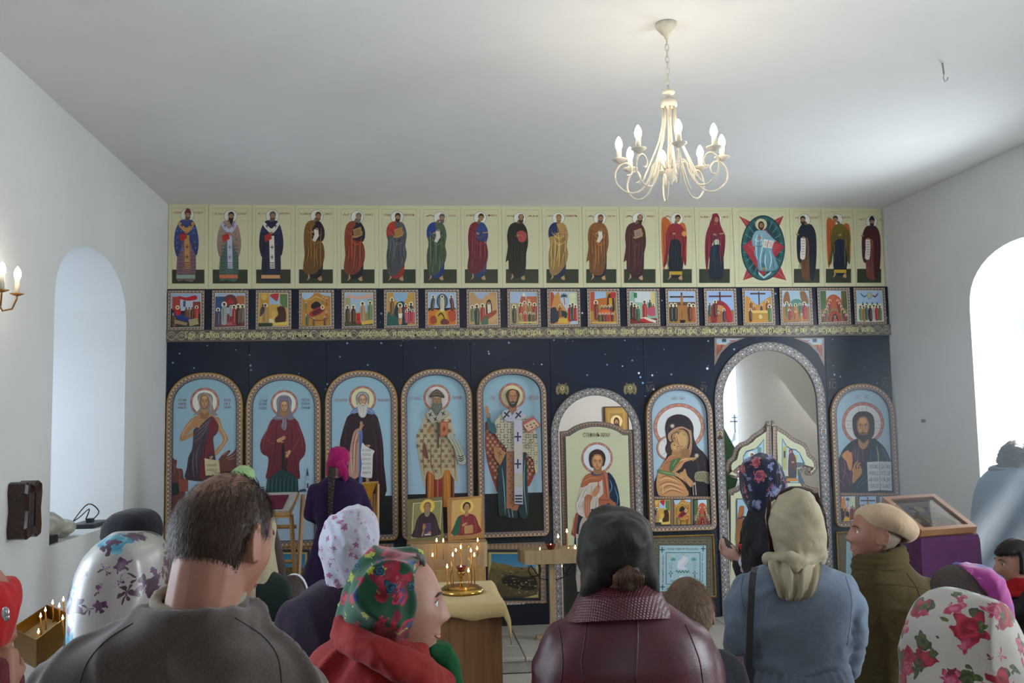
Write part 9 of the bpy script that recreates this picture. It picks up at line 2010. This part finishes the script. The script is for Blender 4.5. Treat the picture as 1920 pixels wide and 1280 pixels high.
ph=wl+Vector((-.035,.01,.045)); b=MB(); b.slab(ph,Vector((-.045,.05,.05)),Vector((.03,.02,.012)),Vector((.006,-.006,.008))); o=b.build('phone',mat('dark_phone','2a1c20',.2)); tag(o,'dark phone held by the woman in the navy floral scarf','phone')
b=MB(); q=[at(1386,1021,4.62),at(1393,1020,4.60),at(1414,1043,4.58),at(1412,1048,4.58),at(1396,1043,4.60)]; b.add([p_ for p_ in q]+[p_+Vector((0,.02,0)) for p_ in q],[(0,1,2,3,4),(9,8,7,6,5)]+[(i,(i+1)%5,5+(i+1)%5,5+i) for i in range(5)]); o=b.build('red_case',mat('red_case','a80c28',.3)); tag(o,'bright red wallet case under the hands of the woman with the phone','wallet')
F=Fz(); a_=at(1380,1240,3.40); F.ball(a_,(.030,.03,.06)); F.ball(a_+Vector((-.01,0,-.06)),(.035,.03,.05)); me=F.done(.006,2,wrinkle(.006,(30,30,20),6)); o=link('pink_bundle',me,mat('pink_satin','c090b8',.4)); tag(o,'pale pink cloth bundle hanging at the left hand of the woman in grey-blue','cloth'); PB=o
F=Fz(); F.chain([a_+Vector((.028,.0,-.02)),a_+Vector((.035,.0,-.14))],[.014,.018]); me=F.done(.006,1); o=link('magenta_bag',me,mat('magenta_satin','a01860',.4)); tag(o,'magenta pouch hanging beside the pink bundle','bag')
hk=atZ(1767,118,ZC); HK=empty('ceiling_hook',(hk.x,hk.y,ZC)); tag(HK,'bare wire hook in the ceiling at the upper right','hook')
b=MB(); zz=lambda y:at(1769,y,hk.y).z; b.tube([(hk.x,hk.y,ZC),(hk.x+.005,hk.y,zz(138))],.005,6); b.tube([(hk.x+.005,hk.y,zz(138)),(hk.x-.0,hk.y,zz(146)),(hk.x+.008,hk.y,zz(153)),(hk.x+.022,hk.y,zz(150)),(hk.x+.028,hk.y,zz(145))],.0025,6); b.build('wire',mat('galvanised_wire','9a9a98',.4,.6),HK,smooth=True)
sw=atX(1733,789,XR); b=MB(); b.box((XR-.012,sw.y-.03,sw.z-.012),(XR,sw.y+.03,sw.z+.015),bev=.002); o=b.build('cable_clip',mat('grey_clip','6a6660',.6)); tag(o,'tiny dark clip on the right wall above the icon stand','clip')
def P3_(A):
 A.r(0,0,100,130,'4a3426'); A.r(6,5,94,125,'a08040','8f7038'); A.r(14,14,86,116,'ab8a48'); A.r(24,28,76,100,'947440'); A.e(50,60,24,25,'d8c890',24); A.e(50,62,12,18,'33221a',16); A.e(50,64,8,12,'a87c50',12); A.p([(40,70),(38,92),(50,84),(62,92),(60,70)],'4a3020',k=2)
q0,q1=at(1132,762,yw-.03),at(1180,822,yw-.03);
b=MB(); b.box((q0.x,yw-.03,q1.z),(q1.x,yw,q0.z),bev=.006); e=empty('wall_icon',((q0.x+q1.x)/2,yw,q1.z)); tag(e,'gilded icon in a dark frame on the altar wall, seen above the side door','icon'); b.build('frame',MEDGE,e); A=Art(fmap=lambda x,y:(q0.x+(q1.x-q0.x)*x/100,q0.z-(q0.z-q1.z)*y/130),frame=lambda u,w,d:Vector((u,yw-.031-d,w)),k=1.3); P3_(A); A.build('painting',e)
g0=[at(x,y,10.5) for x,y in ((1352,792),(1377,838),(1383,900),(1350,1000))]; b=MB(); b.add(g0+[q+Vector((0,.03,0)) for q in g0],[(0,1,2,3),(7,6,5,4)]+[(i,(i+1)%4,4+(i+1)%4,4+i) for i in range(4)]);
GB2=empty('green_banner',(g0[3].x,10.5,SOL)); tag(GB2,'dark green banner on a pole behind the left royal door leaf','banner'); b.build('cloth',fabric('green_banner_cloth','1c3a20'),GB2); b=MB(); b.tube([(g0[0].x-.01,10.52,SOL),(g0[0].x-.01,10.52,g0[0].z+.05)],.015,8); b.build('pole',PINE,GB2)
YC=42; cu=at(1379,828,YC); CE=empty('church_tower',(cu.x,YC,0)); tag(CE,'pale distant church drum with a cross outside the altar window','church'); s_=.95
MCT=mat('pale_stucco','d8dce0',.8); b=MB(); b.lathe((cu.x,YC,cu.z-1.2*s_),[(s_*.85,-cu.z+1.2*s_),(s_*.85,.25*s_),(s_*.95,.3*s_),(s_*.9,.5*s_)],18); b.build('drum',MCT,CE,smooth=True); b=MB(); b.lathe((cu.x,YC,cu.z-.7*s_),[(s_*.9,0),(s_*.95,.25*s_),(s_*.6,.6*s_),(s_*.15,.8*s_),(.06,1.1*s_),(.001,1.15*s_)],18); b.build('dome',mat('grey_dome','9aa4ac',.5),CE,smooth=True)
b=MB(); z_=cu.z+.35*s_; b.box((cu.x-.03,YC-.03,z_),(cu.x+.03,YC+.03,z_+.9)); b.box((cu.x-.22,YC-.03,z_+.55),(cu.x+.22,YC+.03,z_+.62)); b.box((cu.x-.12,YC-.03,z_+.74),(cu.x+.12,YC+.03,z_+.79)); b.build('cross',mat('grey_cross','7a8088',.5),CE)
hz=MB(); hz.box((2.35,4.95,.1),(XR-.03,5.50,2.45)); HZ=hz.build('incense_haze',None); hm_=bpy.data.materials.new('haze'); hm_.use_nodes=True; nt=hm_.node_tree; nt.nodes.clear(); vo=nt.nodes.new('ShaderNodeVolumeScatter'); vo.inputs['Color'].default_value=(.72,.86,1,1); vo.inputs['Anisotropy'].default_value=.1
gx=N(nt,'ShaderNodeTexCoord'); sx_=N(nt,'ShaderNodeSeparateXYZ'); nt.links.new(gx.outputs['Generated'],sx_.inputs[0]); dn=1.5
for i in range(3):q_=sx_.outputs[i]; dn=math_(nt,'MULTIPLY',dn,math_(nt,'MULTIPLY',4,math_(nt,'MULTIPLY',q_,math_(nt,'SUBTRACT',1,q_))))
nt.links.new(dn,vo.inputs['Density'])
ou=nt.nodes.new('ShaderNodeOutputMaterial'); nt.links.new(vo.outputs[0],ou.inputs['Volume']); HZ.data.materials.append(hm_); tag(HZ,'faint bluish incense haze lit by sunbeams beside the right window','haze',kind='stuff')
for s_,a_,k_ in PENDING:s_._body(*a_,**k_)
ORD=('leftmost','second from the left','third from the left','fourth from the left','fifth from the left','sixth from the left','rightmost')
for g_ in {c[0] for c in CND}:
 q=sorted([c for c in CND if c[0]==g_],key=lambda c:c[1])
 for i,c in enumerate(q):c[2]['label']=c[2]['label']+', '+(ORD[-1] if i==len(q)-1 else ORD[i])
from mathutils.bvhtree import BVHTree
def seam(P_,ob,pts,m,r=.0016,nm='seam'):
 """stitched seam laid on the surface of a garment"""
 M_=Matrix.Translation(P_.g); vs=[M_@v.co for v in ob.data.vertices]; t=BVHTree.FromPolygons(vs,[tuple(p.vertices) for p in ob.data.polygons]); out=[]
 for x,y in smoothpts(pts,False,5):
  h=t.ray_cast(CAM,ray(x,y))
  if h[0] is not None:out.append(h[0]+h[1]*.0004 if h[1].dot(ray(x,y))<0 else h[0]-h[1]*.0004)
 if len(out)>3:b=MB(); b.tube(out,r,6); b.build(nm,m,P_.e,smooth=True)
for q in (((1046,1172),(1052,1200),(1055,1240),(1052,1279)),((1285,1170),(1300,1205),(1312,1240),(1318,1279)),((1100,1150),(1098,1190),(1090,1240),(1096,1279)),((1195,1158),(1196,1200),(1192,1279))):seam(B_,BCOAT,q,MLD)
MSE=mat('dark_seam_thread','2a2420',.9)
for q in (((440,1158),(490,1190),(520,1230),(528,1279)),((250,1168),(200,1200),(165,1240),(150,1279))):seam(A_,ASW,q,MSE,.001)
for q in (((1394,1078),(1390,1110),(1398,1150)),((1585,1080),(1596,1120),(1594,1165),(1588,1210))):seam(C_,CSW,q,mat('blue_seam','4a5664',.9),.001)
for q in (((1700,1075),(1722,1110),(1730,1160),(1722,1230)),((1640,1095),(1700,1098),(1745,1108))):seam(D_,DCO,q,mat('olive_seam','2a2210',.9),.0013)
